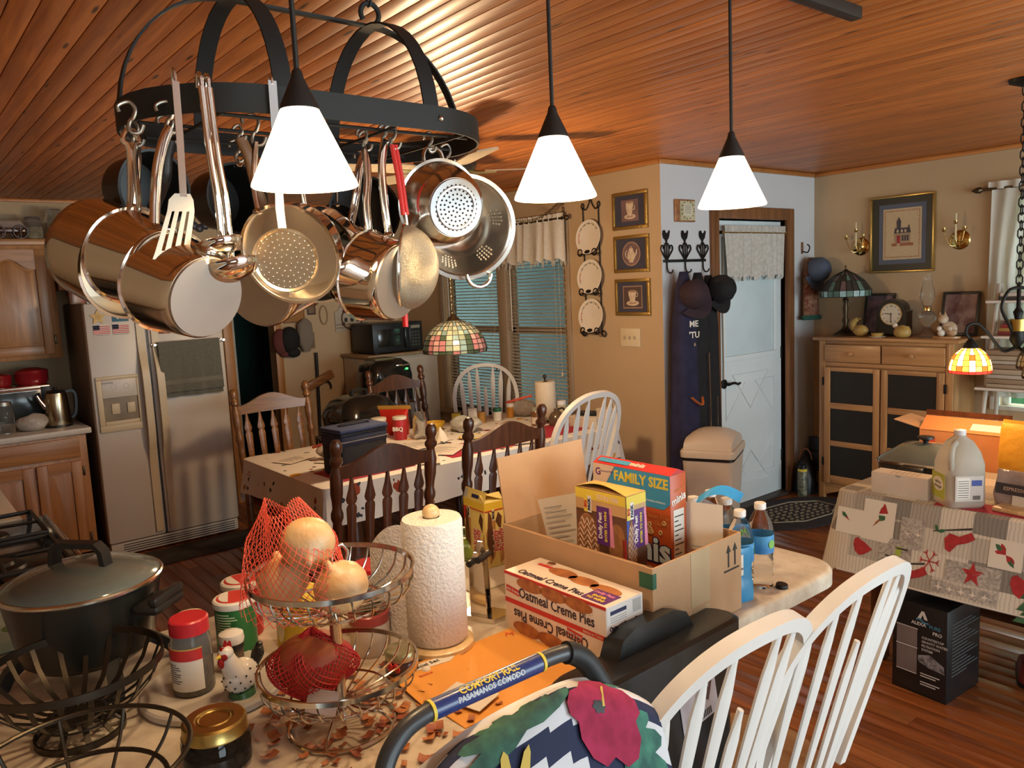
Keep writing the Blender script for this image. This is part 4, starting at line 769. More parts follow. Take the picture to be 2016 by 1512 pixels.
pan('nonstick_pan', 'black nonstick pan with a rivet behind the ladles', (-1.70, .640, 1.902), (-1.785, .618, 1.905), .072, .062, [(-1.70, .648, 1.985), (-1.70, .648, 1.972)], NONST, NONST, hook=(-1.70, .648, 1.984), hr=(.004, .004))
pan('skillet', 'small black skillet hanging far back behind the steel pans', (-1.74, .895, 1.850), (-1.785, .906, 1.848), .052, .04, [(-1.75, .90, 1.985), (-1.75, .90, 1.93), (-1.75, .898, 1.90)], NONST, NONST, hook=(-1.75, .90, 1.984), hr=(.003, .003))
pan('nonstick_pan', 'black nonstick pan behind the row of steel saucepans', (-1.72, .955, 1.880), (-1.775, .968, 1.888), .085, .075, [(-1.72, .955, 1.985), (-1.72, .955, 1.966)], NONST, NONST, hook=(-1.72, .955, 1.984), hr=(.004, .004))
pan('saute_pan', 'open steel saute pan behind the round skimmer', (-1.42, .625, 1.767), (-1.455, .668, 1.788), .094, .084, [(-1.45, .589, 1.975), (-1.45, .579, 1.90), (-1.435, .577, 1.847)], hook=(-1.45, .589, 1.974), hr=(.006, .004))
pan('saute_pan', 'steel saute pan nested behind the open one', (-1.50, .704, 1.767), (-1.541, .752, 1.79), .096, .088, [(-1.5, .706, 1.981), (-1.5, .697, 1.90), (-1.5, .702, 1.853)], hook=(-1.5, .706, 1.981), hr=(.006, .004))
pan('saucepan', 'tall steel saucepan with a wooden handle hanging below the skimmer', (-1.60, .705, 1.741), (-1.531, .601, 1.704), .082, .078, [(-1.55, .599, 2.0), (-1.55, .614, 1.96), (-1.56, .628, 1.905), (-1.59, .66, 1.83)], None, None, PBASE, hook=(-1.55, .599, 1.998), hr=(.012, .006), hm=wood('handle_wood', (.13, .055, .02), (.24, .11, .04), .4, 2))
pan('saucepan', 'steel saucepan beside the sieve, largest of the three in a row', (-1.45, .803, 1.724), (-1.379, .832, 1.708), .090, .080, [(-1.43, .851, 1.996), (-1.43, .840, 1.94), (-1.43, .841, 1.869), (-1.43, .846, 1.806)], None, None, PBASE, hook=(-1.43, .851, 1.994))
pan('saucepan', 'steel saucepan in the middle of the three in a row', (-1.50, .797, 1.745), (-1.437, .824, 1.731), .080, .074, [(-1.47, .828, 1.986), (-1.47, .829, 1.924), (-1.47, .822, 1.873), (-1.47, .823, 1.812)], None, None, PBASE, hook=(-1.47, .828, 1.984))
pan('saucepan', 'small steel saucepan at the back of the three in a row', (-1.56, .816, 1.761), (-1.504, .835, 1.75), .074, .070, [(-1.5, .848, 1.99), (-1.5, .828, 1.949), (-1.5, .814, 1.886), (-1.52, .806, 1.825)], None, None, PBASE, hook=(-1.5, .846, 1.99))
# colander, strainer bowl, sieve, skimmer, ladles, spatula
def holes(mb, cx, R0, rings, rr, z, M_, n0=6):
    for k in range(rings):
        n = max(1, n0*k); 
        for i in range(n): a = 2*PI*i/n+k*.3; mb.lathe([(.0001, z), (rr, z), (rr, z-.0006), (.0001, z-.0006)], 8, M_ @ T(R0*k/rings*math.cos(a), R0*k/rings*math.sin(a), 0))
    return mb
HOLE = mat('hole_dark', (.03, .025, .02), .8); GREYB = mat('strainer_base', (.42, .42, .42), .45, .8, var=.06)
t = pan('strainer_bowl', 'steel strainer bowl with a perforated flat base', (-1.45, .991, 1.873), (-1.377, .98, 1.858), .091, .064, None, STEEL, None, GREYB, lip=.006, curved=1, cat='strainer'); W = T(1.45, -.991, -1.873); M_ = W @ zto((-1.377, .98, 1.858), (-1.45, .991, 1.873))
o = obj('perforations', holes(MB(), 0, .056, 6, .0022, -.0042, M_ @ SC(1, 1, 1)), HOLE, t); o['kind'] = 'stuff'
obj('base_ring', MB().lathe([(.040, -.0055), (.043, -.0065), (.046, -.0055), (.043, -.004)], 36, M_), STEEL, t)
obj('hanging_loop', MB().tube(spline([(-1.45, .958, 1.955), (-1.45, .955, 1.975), (-1.45, .965, 1.99), (-1.45, .985, 1.992), (-1.45, 1.0, 1.982), (-1.45, 1.004, 1.965)], 4), .006, 8, W, False, .003, True, (1, 0, 0)), STEEL, t); shook((-1.45, .975, 1.988), 'strainer bowl')
t = pan('colander', 'large steel colander with pierced sides', (-1.53, 1.112, 1.831), (-1.629, 1.156, 1.85), .116, .05, None, STEEL, STEEL, None, lip=.008, curved=1, cat='colander'); W = T(1.53, -1.112, -1.831); M_ = W @ zto((-1.629, 1.156, 1.85), (-1.53, 1.112, 1.831))
Lc = .11; hb = MB()
for grp in range(6):
    for a_ in range(-2, 3):
        for b_ in range(-2, 3):
            if abs(a_)+abs(b_) > 3: continue
            th = grp*PI/3+a_*.09+.2; kz = .45+b_*.09; rr_ = .05+(.066)*(kz)**.5-.003
            hb.ball(.0024, M_ @ T(rr_*math.cos(th), rr_*math.sin(th), .004+Lc*kz), 6, 4)
o = obj('perforations', hb, mat('hole_light', (.75, .68, .55), .4, emit=(1, .8, .5), es=0), t); o['kind'] = 'stuff'
for sgn in (1, -1):
    e = Vector((-1.53, 1.112, 1.831))+Vector((.02, .02, -.116))*1 if sgn > 0 else Vector((-1.55, 1.09, 1.948))
    if sgn > 0: obj('ring_handle', MB().tube([(e.x+.0, e.y+.036*math.cos(a), e.z+.006-.030*math.sin(a)) for a in [PI*i/12 for i in range(13)]], .0045, 8, W), STEEL, t)
    else: obj('ring_handle', MB().tube([(e.x, e.y+.03*math.cos(a), e.z-.004+.036*math.sin(a)) for a in [PI*i/12 for i in range(13)]], .0045, 8, W), STEEL, t); shook((e.x, e.y, e.z+.033), 'colander')
t = thing('sieve', 'fine mesh sieve with a red handle hanging from the rack', 'sieve', (-1.42, .876, 1.74)); W = T(1.42, -.876, -1.74)
rimc, tip = Vector((-1.42, .872, 1.737)), Vector((-1.372, .932, 1.730)); M_ = W @ zto(rimc, tip)
MESH = mat('wire_mesh', (.56, .50, .38), .38, .8, var=.3, vs=400, alpha=.82, bump=.5, bs=900)
obj('mesh_bowl', MB().lathe([(.088*math.cos(a), .072*math.sin(a)) for a in [PI/2*i/12 for i in range(12)]]+[(.0001, .072)], 36, M_), MESH, t, 80); obj('rim_ring', MB().tube([M_ @ Vector((.089*math.cos(a), .089*math.sin(a), 0)) for a in [2*PI*i/40 for i in range(40)]], .0035, 6, ID, True), STEEL, t)
REDV = mat('red_vinyl', (.75, .02, .015), .4, var=.05)
for d in (-.004, .004): obj('handle', MB().tube([(-1.42, .865+d, 1.985), (-1.42, .875+d, 1.92), (-1.42, .882+d, 1.845)], .0052, 8, W), REDV, t)
obj('handle_wire', MB().tube([(-1.42, .882, 1.85), (-1.42, .884, 1.825)], .004, 6, W).tube([(-1.42, .868, 1.655), (-1.42, .867, 1.63)], .004, 6, W), STEEL, t); obj('red_tip', MB().tube([(-1.42, .867, 1.645), (-1.42, .866, 1.635), (-1.42, .866, 1.615)], .006, 8, W), REDV, t); shook((-1.42, .865, 1.982), 'red handled sieve')
t = thing('skimmer', 'flat round perforated skimmer on a long steel handle', 'skimmer', (-1.325, .575, 1.755)); W = T(1.325, -.575, -1.755)
nn = Vector((.80, -.55, -.25)).normalized(); ctr = Vector((-1.325, .575, 1.752)); M_ = W @ zto(ctr-nn*.002, ctr)
obj('disc', MB().lathe([(.0001, 0), (.052, 0), (.056, .004), (.057, .006), (.055, .006), (.051, .0025), (.0001, .0025)], 40, M_), mat('skimmer_steel', (.62, .52, .38), .3, 1), t)
hb = MB()
for k in range(1, 6):
    for i in range(k*6): a = 2*PI*i/(k*6)+k*.4; hb.ball(.0016, M_ @ T(.0095*k*math.cos(a), .0095*k*math.sin(a), .0028), 6, 4)
o = obj('perforations', hb, STEELM, t); o['kind'] = 'stuff'
obj('handle', MB().strip([(-1.331, .578, 2.056), (-1.331, .577, 1.95), (-1.328, .572, 1.84), (-1.326, .573, 1.803)], .015, .002, W, (0, 1, 0)), mat('handle_steel_blue', (.60, .62, .62), .25, 1), t); obj('hook_end', MB().tube(spline([(-1.331, .578, 2.05), (-1.333, .578, 2.062), (-1.339, .578, 2.062), (-1.341, .578, 2.045)], 3), .003, 6, W), STEEL, t)
def ladle(label, pts, bowl, r):
    t = thing('ladle', label, 'ladle', bowl, 0, 'soup ladles on the rack'); W = T(-bowl[0], -bowl[1], -bowl[2])
    P = spline(pts, 5); obj('handle', MB().tube(P, .0062, 8, W, False, .004, True, (0, 1, 0)), STEELM, t)
    obj('hook_end', MB().tube(spline([pts[0], (pts[0][0]-.002, pts[0][1], pts[0][2]+.018), (pts[0][0]-.012, pts[0][1], pts[0][2]+.02), (pts[0][0]-.016, pts[0][1], pts[0][2])], 3), .004, 6, W), STEELM, t)
    M_ = RX(R(8)) @ RY(R(-12))
    obj('bowl', MB().lathe([(.0001, -r*.62)]+[(r*math.sin(a), -r*.62*math.cos(a)) for a in [PI/2*i/8 for i in range(1, 9)]]+[(r+.002, .001), (r-.001, .001)]+[((r-.0015)*math.sin(a), -(r*.62-.0015)*math.cos(a)) for a in [PI/2*i/8 for i in range(8, 0, -1)]]+[(.0001, -r*.62+.0015)], 36, M_), STEELM, t, 60)
    return t
ladle('steel ladle hanging higher, with the smaller bowl', [(-1.328, .457, 2.032), (-1.324, .459, 1.928), (-1.322, .464, 1.847), (-1.33, .467, 1.785)], (-1.315, .456, 1.782), .037)
ladle('steel ladle hanging lower, with the larger bowl', [(-1.332, .470, 2.032), (-1.326, .472, 1.928), (-1.322, .477, 1.847), (-1.335, .482, 1.752)], (-1.31, .470, 1.746), .048)
t = thing('spatula', 'slotted steel spatula hooked over the rack band', 'spatula', (-1.325, .40, 1.80)); M_ = frame((0, 0, -1.80), (0, 1, 0), (0, 0, 1))
obj('handle', MB().strip([(-.004, .017, .235), (-.002, .015, .15), (0, .011, .055)], .011, .0022, ID, (0, 1, 0)), STEEL, t); obj('hook_end', MB().tube(spline([(-.004, .017, .235), (-.008, .017, .254), (-.014, .017, .252), (-.017, .017, .23)], 3), .003, 6), STEEL, t)
SPT = mat('spatula_steel', (.52, .43, .33), .32, 1)
bl = MB(); row = [(1.853, -.016+.01, .016+.01), (1.838, -.020+.008, .019+.006), (1.832, -.022+.005, .02+.003)]
Fp = frame((0, 0, -1.80), (0, 1, 0), (0, 0, 1))
obj('blade_neck', MB().prism([(-.002, 1.86), (.022, 1.86), (.026, 1.85), (.026, 1.832), (-.016, 1.832), (-.012, 1.85)][::-1], -.001, .001, Fp), SPT, t)
xs = lambda z, s: (-.016+(1.832-z)*-.38 if s < 0 else .026+(1.832-z)*-.22)
for a0, a1 in ((0, .17), (.27, .43), (.55, .71), (.81, 1)):
    q = lambda z, a: (xs(z, -1)+(xs(z, 1)-xs(z, -1))*a, z)
    obj('slat', MB().prism([q(1.77, a0), q(1.77, a1), q(1.832, a1), q(1.832, a0)], -.001, .001, Fp), SPT, t)
obj('blade_edge', MB().prism([(xs(1.755, -1), 1.757), (xs(1.755, 1)-.003, 1.755), (xs(1.77, 1), 1.77), (xs(1.77, -1), 1.77)], -.001, .001, Fp), SPT, t)
# ================================================================ things on the peninsula worktop
Z = .9105
t = thing("corner_worktop", "white worktop filling the gap between stove and peninsula", "worktop", (0, 0, 0)); obj("slab", MB().box(-2.594, -.95, .872, -1.997, .34, .909, .006), LAMW, t); obj("cabinet_face", MB().box(-2.59, -.9, 0, -2.0, .30, .872, .003), OAK, t)
t = thing("glass_board", "glass cutting board with painted flowers beside the stove", "cutting board", (-2.27, .16, .9095), R(4)); obj("glass", MB().box(-.2, -.16, .004, .2, .16, .009, .002), mat("board_glass", (.22, .36, .36), .08, vs=9, col2=(.36, .46, .44)), t)
for q, (x_, y_) in enumerate(((-.05, .06), (.02, .10), (.08, .03), (-.11, .10), (.12, .11))): decal("painted_rose", mat("rose_paint", (.42, .16, .16), .4), t, T(x_, y_, .0095), ell(0, 0, .028, .022)); decal("painted_leaf", mat("leaf_paint2", (.10, .20, .08), .4), t, T(x_, y_, .0092), ell(.025, .01, .03, .012), ell(-.02, -.02, .02, .012))
DKM = mat('dark_bronze_wire', (.055, .045, .034), .38, .85); CHR = mat('chrome_wire', (.62, .58, .52), .16, 1)
def ringp(r, z, n=36, cx=0, cy=0): return [(cx+r*math.cos(2*PI*i/n), cy+r*math.sin(2*PI*i/n), z) for i in range(n)]
# black electric pot
t = thing('multicooker', 'big black electric pot with domed glass lid by the stove', 'pot', (-1.83, .285, Z), R(40))
BLKM = mat('pot_black', (.012, .013, .012), .3, var=.2, coat=.3)
obj('body', MB().lathe([(.0001, .045), (.11, .045), (.128, .06), (.135, .10), (.150, .185), (.152, .20), (.148, .20), (.0001, .19)], 48), BLKM, t)
obj('lid', MB().lathe([(.153, .203), (.150, .211), (.12, .226), (.07, .239), (.02, .245), (.0001, .2455)], 48), mat('smoked_glass', (.14, .17, .16), .12, var=.3, vs=4, coat=.5), t, 60)
obj('lid_rim', MB().tube(ringp(.153, .204, 48), .0055, 8, ID, True), STEEL, t)
obj('lid_handle', MB().strip([(-.062, 0, .238), (-.058, 0, .268), (-.045, 0, .282), (.045, 0, .282), (.058, 0, .268), (.062, 0, .238)], .026, .012, ID, (0, 1, 0)), BLACKP, t)
for s in (-1, 1):
    obj('side_handle', MB().box(s*.145, -.05, .15, s*.205, .05, .172, .01).box(s*.185, -.05, .168, s*.205, .05, .19, .008), BLACKP, t)
    for q in (-1, 1): obj('leg', MB().strip([(s*.10, q*.06, .06), (s*.125, q*.085, .03), (s*.135, q*.10, .001)], .03, .022, ID, (q*.8, s*-.6, 0)), BLACKP, t)
# bronze strip fruit bowl
t = thing('fruit_bowl', 'empty dark metal strip bowl on a round foot', 'bowl', (-1.575, .215, Z))
obj('rim', MB().strip(ringp(.150, .132, 44), .014, .004, ID, (0, 0, 1), True), DKM, t); obj('foot', MB().strip(ringp(.074, .006, 36), .012, .004, ID, (0, 0, 1), True), DKM, t)
obj('hub', MB().tube(ringp(.045, .040, 30), .003, 6, ID, True).tube(ringp(.06, .031, 30), .002, 6, ID, True), DKM, t)
for i in range(20):
    a = 2*PI*i/20; pr_ = [(.012, .038), (.06, .040), (.10, .058), (.132, .092), (.150, .13)]
    obj('strip', MB().strip([(r*math.cos(a), r*math.sin(a), z) for r, z in pr_], .009, .002, ID, (-math.sin(a), math.cos(a), 0)), DKM, t)
    if i % 2 == 0: obj('foot_strip', MB().strip([(r*math.cos(a), r*math.sin(a), z) for r, z in ((.045, .040), (.058, .022), (.074, .006))], .010, .002, ID, (-math.sin(a), math.cos(a), 0)), DKM, t)
# wire basket cut by the lower left corner
t = thing('wire_basket', 'round bronze wire basket nearest the camera at lower left', 'basket', (-1.27, .165, Z))
for r, z in ((.155, .110), (.118, .055), (.07, .004)): obj('ring', MB().tube(ringp(r, z, 44), .004, 8, ID, True), DKM, t)
for i in range(10):
    a = 2*PI*i/10; obj('spoke', MB().tube(spline([(.155*math.cos(a), .155*math.sin(a), .110), (.14*math.cos(a), .14*math.sin(a), .08), (.118*math.cos(a), .118*math.sin(a), .055), (.06*math.cos(a), .06*math.sin(a), .006), (.02*math.cos(a), .02*math.sin(a), .008)], 4), .003, 6), DKM, t)
PLB = mat('clear_bag', (.85, .82, .76), .12, trans=.75, ior=1.2, var=.1, bump=.5, bs=40)
def crumple(r, h, seed, n=18, m=8):
    random.seed(seed); b_ = MB(); ph = [random.random()*6 for _ in range(6)]
    return b_.lathe([(.0001, 0)]+[(r*(.55+.45*math.sin(PI*min(1, .25+k/m*.75))), h*k/m) for k in range(m+1)]+[(.0001, h*1.02)], n)
def wobble(b_, amp, seed, f=25):
    random.seed(seed); p = [random.random()*9 for _ in range(9)]
    b_.v = [(x+amp*math.sin(f*y+p[0]+3*math.sin(f*z+p[1])), y+amp*math.sin(f*z+p[2]+3*math.sin(f*x+p[3])), z+amp*.6*math.sin(f*x+p[4]+2*math.sin(f*y+p[5]))*(1 if z > .004 else 0)) for x, y, z in b_.v]; return b_
tag(obj('plastic_bag', wobble(crumple(.06, .05, 3), .006, 4, 60), PLB, None, 60, M=T(-1.27, .15, Z+.012)), 'crumpled clear plastic bag inside the lower left wire basket', 'bag')
# marble turntable and the spice things on it
MARB = mat('marble', (.62, .57, .50), .2, vs=5, col2=(.40, .36, .31))
tag(obj('marble_board', MB().lathe([(.0001, 0), (.135, 0), (.14, .004), (.14, .014), (.136, .018), (.0001, .018)], 48, T(-1.56, .455, Z)), MARB), 'round marble board under the spice jars', 'board'); ZM = Z+.0185
CLR = mat('clear_plastic', (.9, .88, .84), .08, trans=.9, ior=1.2, var=.03); PEPPER = mat('ground_spice', (.13, .085, .05), .9, var=.6, vs=180)
t = thing('seasoning_jar', 'clear seasoning jar with a red plastic lid', 'jar', (-1.555, .415, ZM), R(-62))
obj('bottle', MB().lathe([(.0001, 0), (.036, 0), (.039, .005), (.039, .10), (.034, .115), (.033, .122), (.0001, .122)], 28), CLR, t); obj('contents', MB().lathe([(.0001, .003), (.036, .003), (.036, .055), (.0001, .058)], 24), PEPPER, t)
obj('label', MB().lathe([(.0394, .014), (.0397, .014), (.0397, .098), (.0394, .098)], 24, ID, R(-75), R(75)), WHT, t); obj('label_band', MB().lathe([(.0398, .075), (.04, .075), (.04, .098), (.0398, .098)], 24, ID, R(-75), R(75)), RED, t); obj('gold_band', MB().lathe([(.04, .097), (.0402, .097), (.0402, .0995), (.04, .0995)], 24, ID, R(-75), R(75)), mat('gold_print', (.6, .4, .1), .4), t)
for k in range(9): obj('fine_print', MB().lathe([(.0399, .03+k*.0045), (.0401, .03+k*.0045), (.0401, .0315+k*.0045), (.0399, .0315+k*.0045)], 6, ID, R(-28), R(8+9*math.sin(k*2.2))), BLK, t)
obj('lid', MB().lathe([(.0001, .150), (.034, .150), (.037, .147), (.037, .121), (.034, .12), (.0001, .12)], 32), mat('red_lid', (.50, .02, .03), .35), t)
def shaker_can(label, loc, rz, body, top):
    t = thing('cheese_shaker', label, 'can', loc, rz); obj('body', MB().lathe([(.0001, 0), (.042, 0), (.043, .004), (.043, .118), (.0001, .118)], 32), body, t)
    obj('rim', MB().lathe([(.0445, .114), (.0455, .118), (.0455, .127), (.042, .13), (.0001, .13)], 32), WHT, t); obj('lid_disc', MB().lathe([(.0001, .1315), (.036, .1315), (.037, .1305), (.037, .128)], 28), top, t)
    obj('lid_flap', MB().prism([(-.03, -.012)]+ell(0, -.012, .03, .02, 10, PI, 2*PI)+[(.03, -.012)], .1316, .1325), WHT, t); return t
RLID = mat('shaker_red', (.62, .05, .04), .4)
t = shaker_can('green grated cheese shaker with red and white lid', (-1.69, .55, Z), R(-20), mat('shaker_green', (.02, .14, .035), .45), RLID)
for k in range(11): obj('fine_print', MB().lathe([(.0431, .045+k*.0058), (.0433, .045+k*.0058), (.0433, .0475+k*.0058), (.0431, .0475+k*.0058)], 10, ID, R(-62), R(-5+12*math.sin(k*1.7))), mat('pale_green_ink', (.45, .6, .4), .5), t)
obj('price_label', MB().lathe([(.0431, .008), (.0434, .008), (.0434, .035), (.0431, .035)], 8, ID, R(-40), R(0)), WHT, t)
shaker_can('red cheese shaker half hidden behind the green one', (-1.785, .60, Z), 0, mat('shaker_red_body', (.42, .02, .02), .45), RLID)
t = thing('rooster_shaker', 'white speckled ceramic rooster with red comb', 'figurine', (-1.47, .478, ZM), R(-70))
CER = mat('ceramic_white', (.74, .70, .64), .2, coat=.5); CRED = mat('ceramic_red', (.35, .015, .015), .25); CYEL = mat('ceramic_yellow', (.70, .45, .05), .3)
bp_ = MB(); bp_.ball(.033, T(0, 0, .038) @ SC(1.15, .8, 1), 20, 14); bp_.tube([(.012, 0, .05), (.024, 0, .075), (.028, 0, .092)], [.024, .017, .013], 14); bp_.ball(.0145, T(.029, 0, .095), 14, 10); obj('body', bp_, CER, t, 70)
obj('comb', MB().prism([(.016, .102), (.018, .115), (.024, .108), (.028, .12), (.033, .108), (.04, .112), (.04, .1), (.028, .1)], -.003, .003, RX(PI/2)), CRED, t); obj('wattle', MB().ball(.008, T(.042, 0, .08) @ SC(.7, 1, 1.3), 10, 8).ball(.011, T(.036, 0, .093) @ SC(.7, 1.2, 1), 10, 8), CRED, t); obj('beak', MB().lathe([(.0045, 0), (.0001, .012)], 10, T(.043, 0, .094) @ RY(PI/2)), CYEL, t)
for k in range(5): obj('tail_feather', MB().tube(spline([(-.03, 0, .04), (-.045, (k-2)*.004, .065), (-.052+(k-2)*.006, (k-2)*.006, .085-abs(k-2)*.006)], 4), [.007]*8+[.003], 6), BLK, t)
hb = MB()
for i in range(46):
    a = i*2.399; zz = -.9+1.6*i/46; rr_ = math.sqrt(1-zz*zz); hb.ball(.0021, T(.0385*rr_*math.cos(a), .0268*rr_*math.sin(a), .038+.0335*zz), 5, 4)
o = obj('speckles', hb, BLK, t); o['kind'] = 'stuff'; obj('base', MB().lathe([(.0001, 0), (.026, 0), (.024, .01), (.0001, .012)], 18), mat('ceramic_green', (.04, .12, .04), .3), t); obj('wing', MB().ball(.016, T(-.008, -.026, .04) @ SC(1.3, .35, .9), 12, 8), mat('ceramic_spot', (.55, .52, .48), .3, col2=(.05, .05, .05), vs=120), t)
t = thing('spice_shaker', 'small glass shaker with white cap behind the rooster', 'shaker', (-1.575, .50, ZM)); obj('glass', MB().lathe([(.0001, 0), (.022, 0), (.022, .055), (.0001, .055)], 20), PEPPER, t); obj('collar', MB().lathe([(.023, .052), (.024, .052), (.024, .064), (.0001, .064)], 20), BLK, t); obj('cap', MB().lathe([(.0245, .063), (.026, .068), (.024, .082), (.012, .088), (.0001, .089)], 20), CER, t)
t = thing('pepper_can', 'dark spice tin behind the red lidded seasoning jar', 'tin', (-1.655, .445, ZM)); obj('tin_body', MB().lathe([(.0001, 0), (.026, 0), (.026, .105), (.0001, .105)], 20), mat('tin_dark', (.03, .03, .035), .4), t); obj('lid', MB().lathe([(.027, .1), (.027, .116), (.0001, .117)], 20), mat('tin_cream', (.6, .52, .36), .4), t); obj('lettering', MB().lathe([(.0262, .02), (.0264, .02), (.0264, .085), (.0262, .085)], 6, ID, R(-75), R(-60)), mat('tan_ink', (.4, .35, .2), .5), t)
# gold lidded glass jar
t = thing('glass_jar', 'glass jar with a gold screw lid in the foreground', 'jar', (-1.30, .372, Z)); obj('glass', MB().lathe([(.0001, .002), (.05, .002), (.056, .008), (.056, .05), (.05, .058), (.05, .064)], 32), mat('jar_glass', (.85, .9, .88), .03, trans=1, ior=1.3, var=.02), t); obj('contents', MB().lathe([(.0001, .006), (.05, .006), (.051, .03), (.0001, .034)], 24), mat('dark_spice', (.05, .035, .03), .8, var=.6, vs=120), t)
GOLD = mat('gold_lid', (.52, .38, .13), .32, 1); obj('lid', MB().lathe([(.0001, .081), (.03, .081), (.032, .0835), (.048, .0835), (.052, .080), (.053, .062), (.0545, .06), (.052, .059)], 40), GOLD, t); obj('lid_ring', MB().lathe([(.024, .0812), (.026, .083), (.028, .0812)], 32), GOLD, t)
# two-tier chrome basket
t = thing('tiered_basket', 'two-tier chrome wire basket holding onions', 'basket', (-1.262, .585, Z))
def tier(z0, R0, depth, nw):
    obj('rim', MB().strip(ringp(R0, z0+depth, 48), .009, .0035, ID, (0, 0, 1), True), CHR, t, 40); obj('ring', MB().tube(ringp(R0*.62, z0+depth*.18, 40), .0022, 6, ID, True), CHR, t); obj('ring', MB().tube(ringp(R0*.2, z0, 24), .0025, 6, ID, True), CHR, t)
    for i in range(nw):
        a = 2*PI*i/nw; obj('wire', MB().tube(spline([(r*R0*math.cos(a+s_), r*R0*math.sin(a+s_), z0+depth*q) for r, q, s_ in ((.99, .97, 0), (.96, .62, .03), (.84, .34, .07), (.62, .17, .1), (.38, .05, .12), (.15, 0, .12))], 3), .0018, 5), CHR, t)
tier(.048, .142, .068, 26); tier(.218, .146, .072, 26)
obj('column', MB().lathe([(.0001, .03), (.010, .03), (.012, .05), (.0105, .055), (.0105, .20), (.013, .205), (.013, .218), (.0001, .22)], 18), CHR, t); obj('foot_ring', MB().tube(ringp(.095, .004, 40), .004, 8, ID, True), CHR, t)
for i in range(4): a = PI/4+i*PI/2; obj('foot_wire', MB().tube(spline([(.095*math.cos(a), .095*math.sin(a), .004), (.07*math.cos(a), .07*math.sin(a), .026), (.01*math.cos(a), .01*math.sin(a), .045)], 4), .0025, 6), CHR, t)
obj('top_hook', MB().tube(spline([(.0, 0, .22), (0, .0, .30), (0, .006, .325), (0, .022, .335), (0, .034, .318), (0, .028, .30)], 4), .003, 8), CHR, t)
ONI = mat('onion_skin', (.58, .30, .11), .4, vs=3, col2=(.62, .44, .24), stretch=(8, 8, .8), bump=.15, bs=14); ONT = mat('onion_root', (.5, .42, .26), .9)
def onion(label, loc, r, rot):
    M_ = T(*loc) @ rot; t = thing('onion', label, 'onion', (0, 0, 0), 0, 'onions in the wire basket', M_)
    pr_ = [(.0001, -.90*r), (.25*r, -.88*r), (.62*r, -.70*r), (.92*r, -.32*r), (1.0*r, .05*r), (.90*r, .42*r), (.62*r, .72*r), (.30*r, .88*r), (.14*r, 1.0*r), (.10*r, 1.18*r), (.0001, 1.2*r)]
    obj('bulb', MB().lathe(pr_, 28), ONI, t, 80); b_ = MB()
    for i in range(9): a = i*.7; b_.tube([(0, 0, -.88*r), (.10*r*math.cos(a), .10*r*math.sin(a), -.97*r), (.2*r*math.cos(a), .2*r*math.sin(a), -1.02*r)], .0011, 5)
    obj('root_tuft', b_, ONT, t); return t
zt = Z+.245
onion('yellow onion on top of the basket pile', (-1.262, .545, zt+.108), .048, RZ(.4) @ RX(R(120)) @ RY(R(40)))
onion('netted yellow onion low at the left of the upper basket', (-1.305, .513, zt+.035), .046, RY(R(-25)))
onion('netted yellow onion low at the right of the upper basket', (-1.205, .575, zt+.035), .048, RX(R(25)))
NETR = mat('net_red', (.75, .09, .05), .5); 
def net(name, label, surf, nu, nv, r, m, cat='net bag'):
    b_ = MB()
    for s in (-1, 1):
        for i in range(nu):
            b_.tube([surf((i+s*j*.5*nu/nv*.6)/nu, j/nv) for j in range(nv+1)], r, 4)
    o = obj(name, b_, m); tag(o, label, cat, kind='stuff'); return o
cx, cy = -1.275, .535
def nets(u, v):
    a = 2*PI*u; r = .10*(1-v)+.055*v+.01*math.sin(3*a+4*v); sh = v*v
    return (cx-.045*sh+r*math.cos(a)*(1 if v < .6 else 1-(v-.6)*1.2), cy-.01*sh+r*math.sin(a)*(1 if v < .6 else 1-(v-.6)*1.2), zt+.005+.165*v+.012*math.sin(2*a))
net('onion_net', 'red mesh produce net pulled open around the onions', nets, 40, 18, .0006, NETR)
def netb(u, v):
    a = 2*PI*u; w_ = math.sin(PI*min(1, v*.93+.07)); q = .075*w_+.006*math.sin(5*a+7*v); return (-1.30+q*math.cos(a), .555+q*1.05*math.sin(a), Z+.055+.125*v+.008*math.sin(3*a))
net('onion_net', 'bright red mesh sack lying in the lower basket', netb, 44, 16, .0011, mat('net_crimson', (.55, .02, .02), .5))
o = MB(); o.v = []; b_ = MB().ball(.066, SC(1, 1.05, .82), 24, 14); wobble(b_, .005, 12, 50)
tag(obj('onion_sack', b_, mat('sack_red', (.30, .03, .018), .6, vs=16, col2=(.42, .13, .03)), None, 70, M=T(-1.30, .555, Z+.118)), 'lumpy red sack of onions in the lower basket', 'sack')
tag(obj('price_tag', MB().sheet(6, 4, lambda u, v: (-.03+.06*u, -.02+.04*v, .004*math.sin(u*4)), .0008), mat('tag_paper', (.70, .62, .60), .6), None, 40, M=T(-1.215, .527, Z+.085) @ RZ(R(30)) @ RX(R(62))), 'white paper tag on the red onion sack', 'tag')
random.seed(5); b_ = MB()
for i in range(170):
    a = random.random()*2*PI; q = random.random()**.6*.24; x, y = -1.215+q*math.cos(a), .60+q*math.sin(a)*1.1
    if not (-1.97 < x < -1.06): continue
    s = .004+.010*random.random(); M_ = T(x, y, Z+.0015) @ RZ(random.random()*6)
    b_.sheet(3, 2, lambda u, v: ((u-.5)*s*2.2, (v-.5)*s*1.4, .005*abs(u-.5)*2*(s/.01)+.002*v), .0005, M_)
o = obj('onion_skins', b_, mat('onion_peel', (.50, .19, .06), .5, vs=30, col2=(.26, .06, .03)), None, 60); tag(o, 'dry papery onion skins littering the worktop around the basket', 'onion skins', kind='stuff')
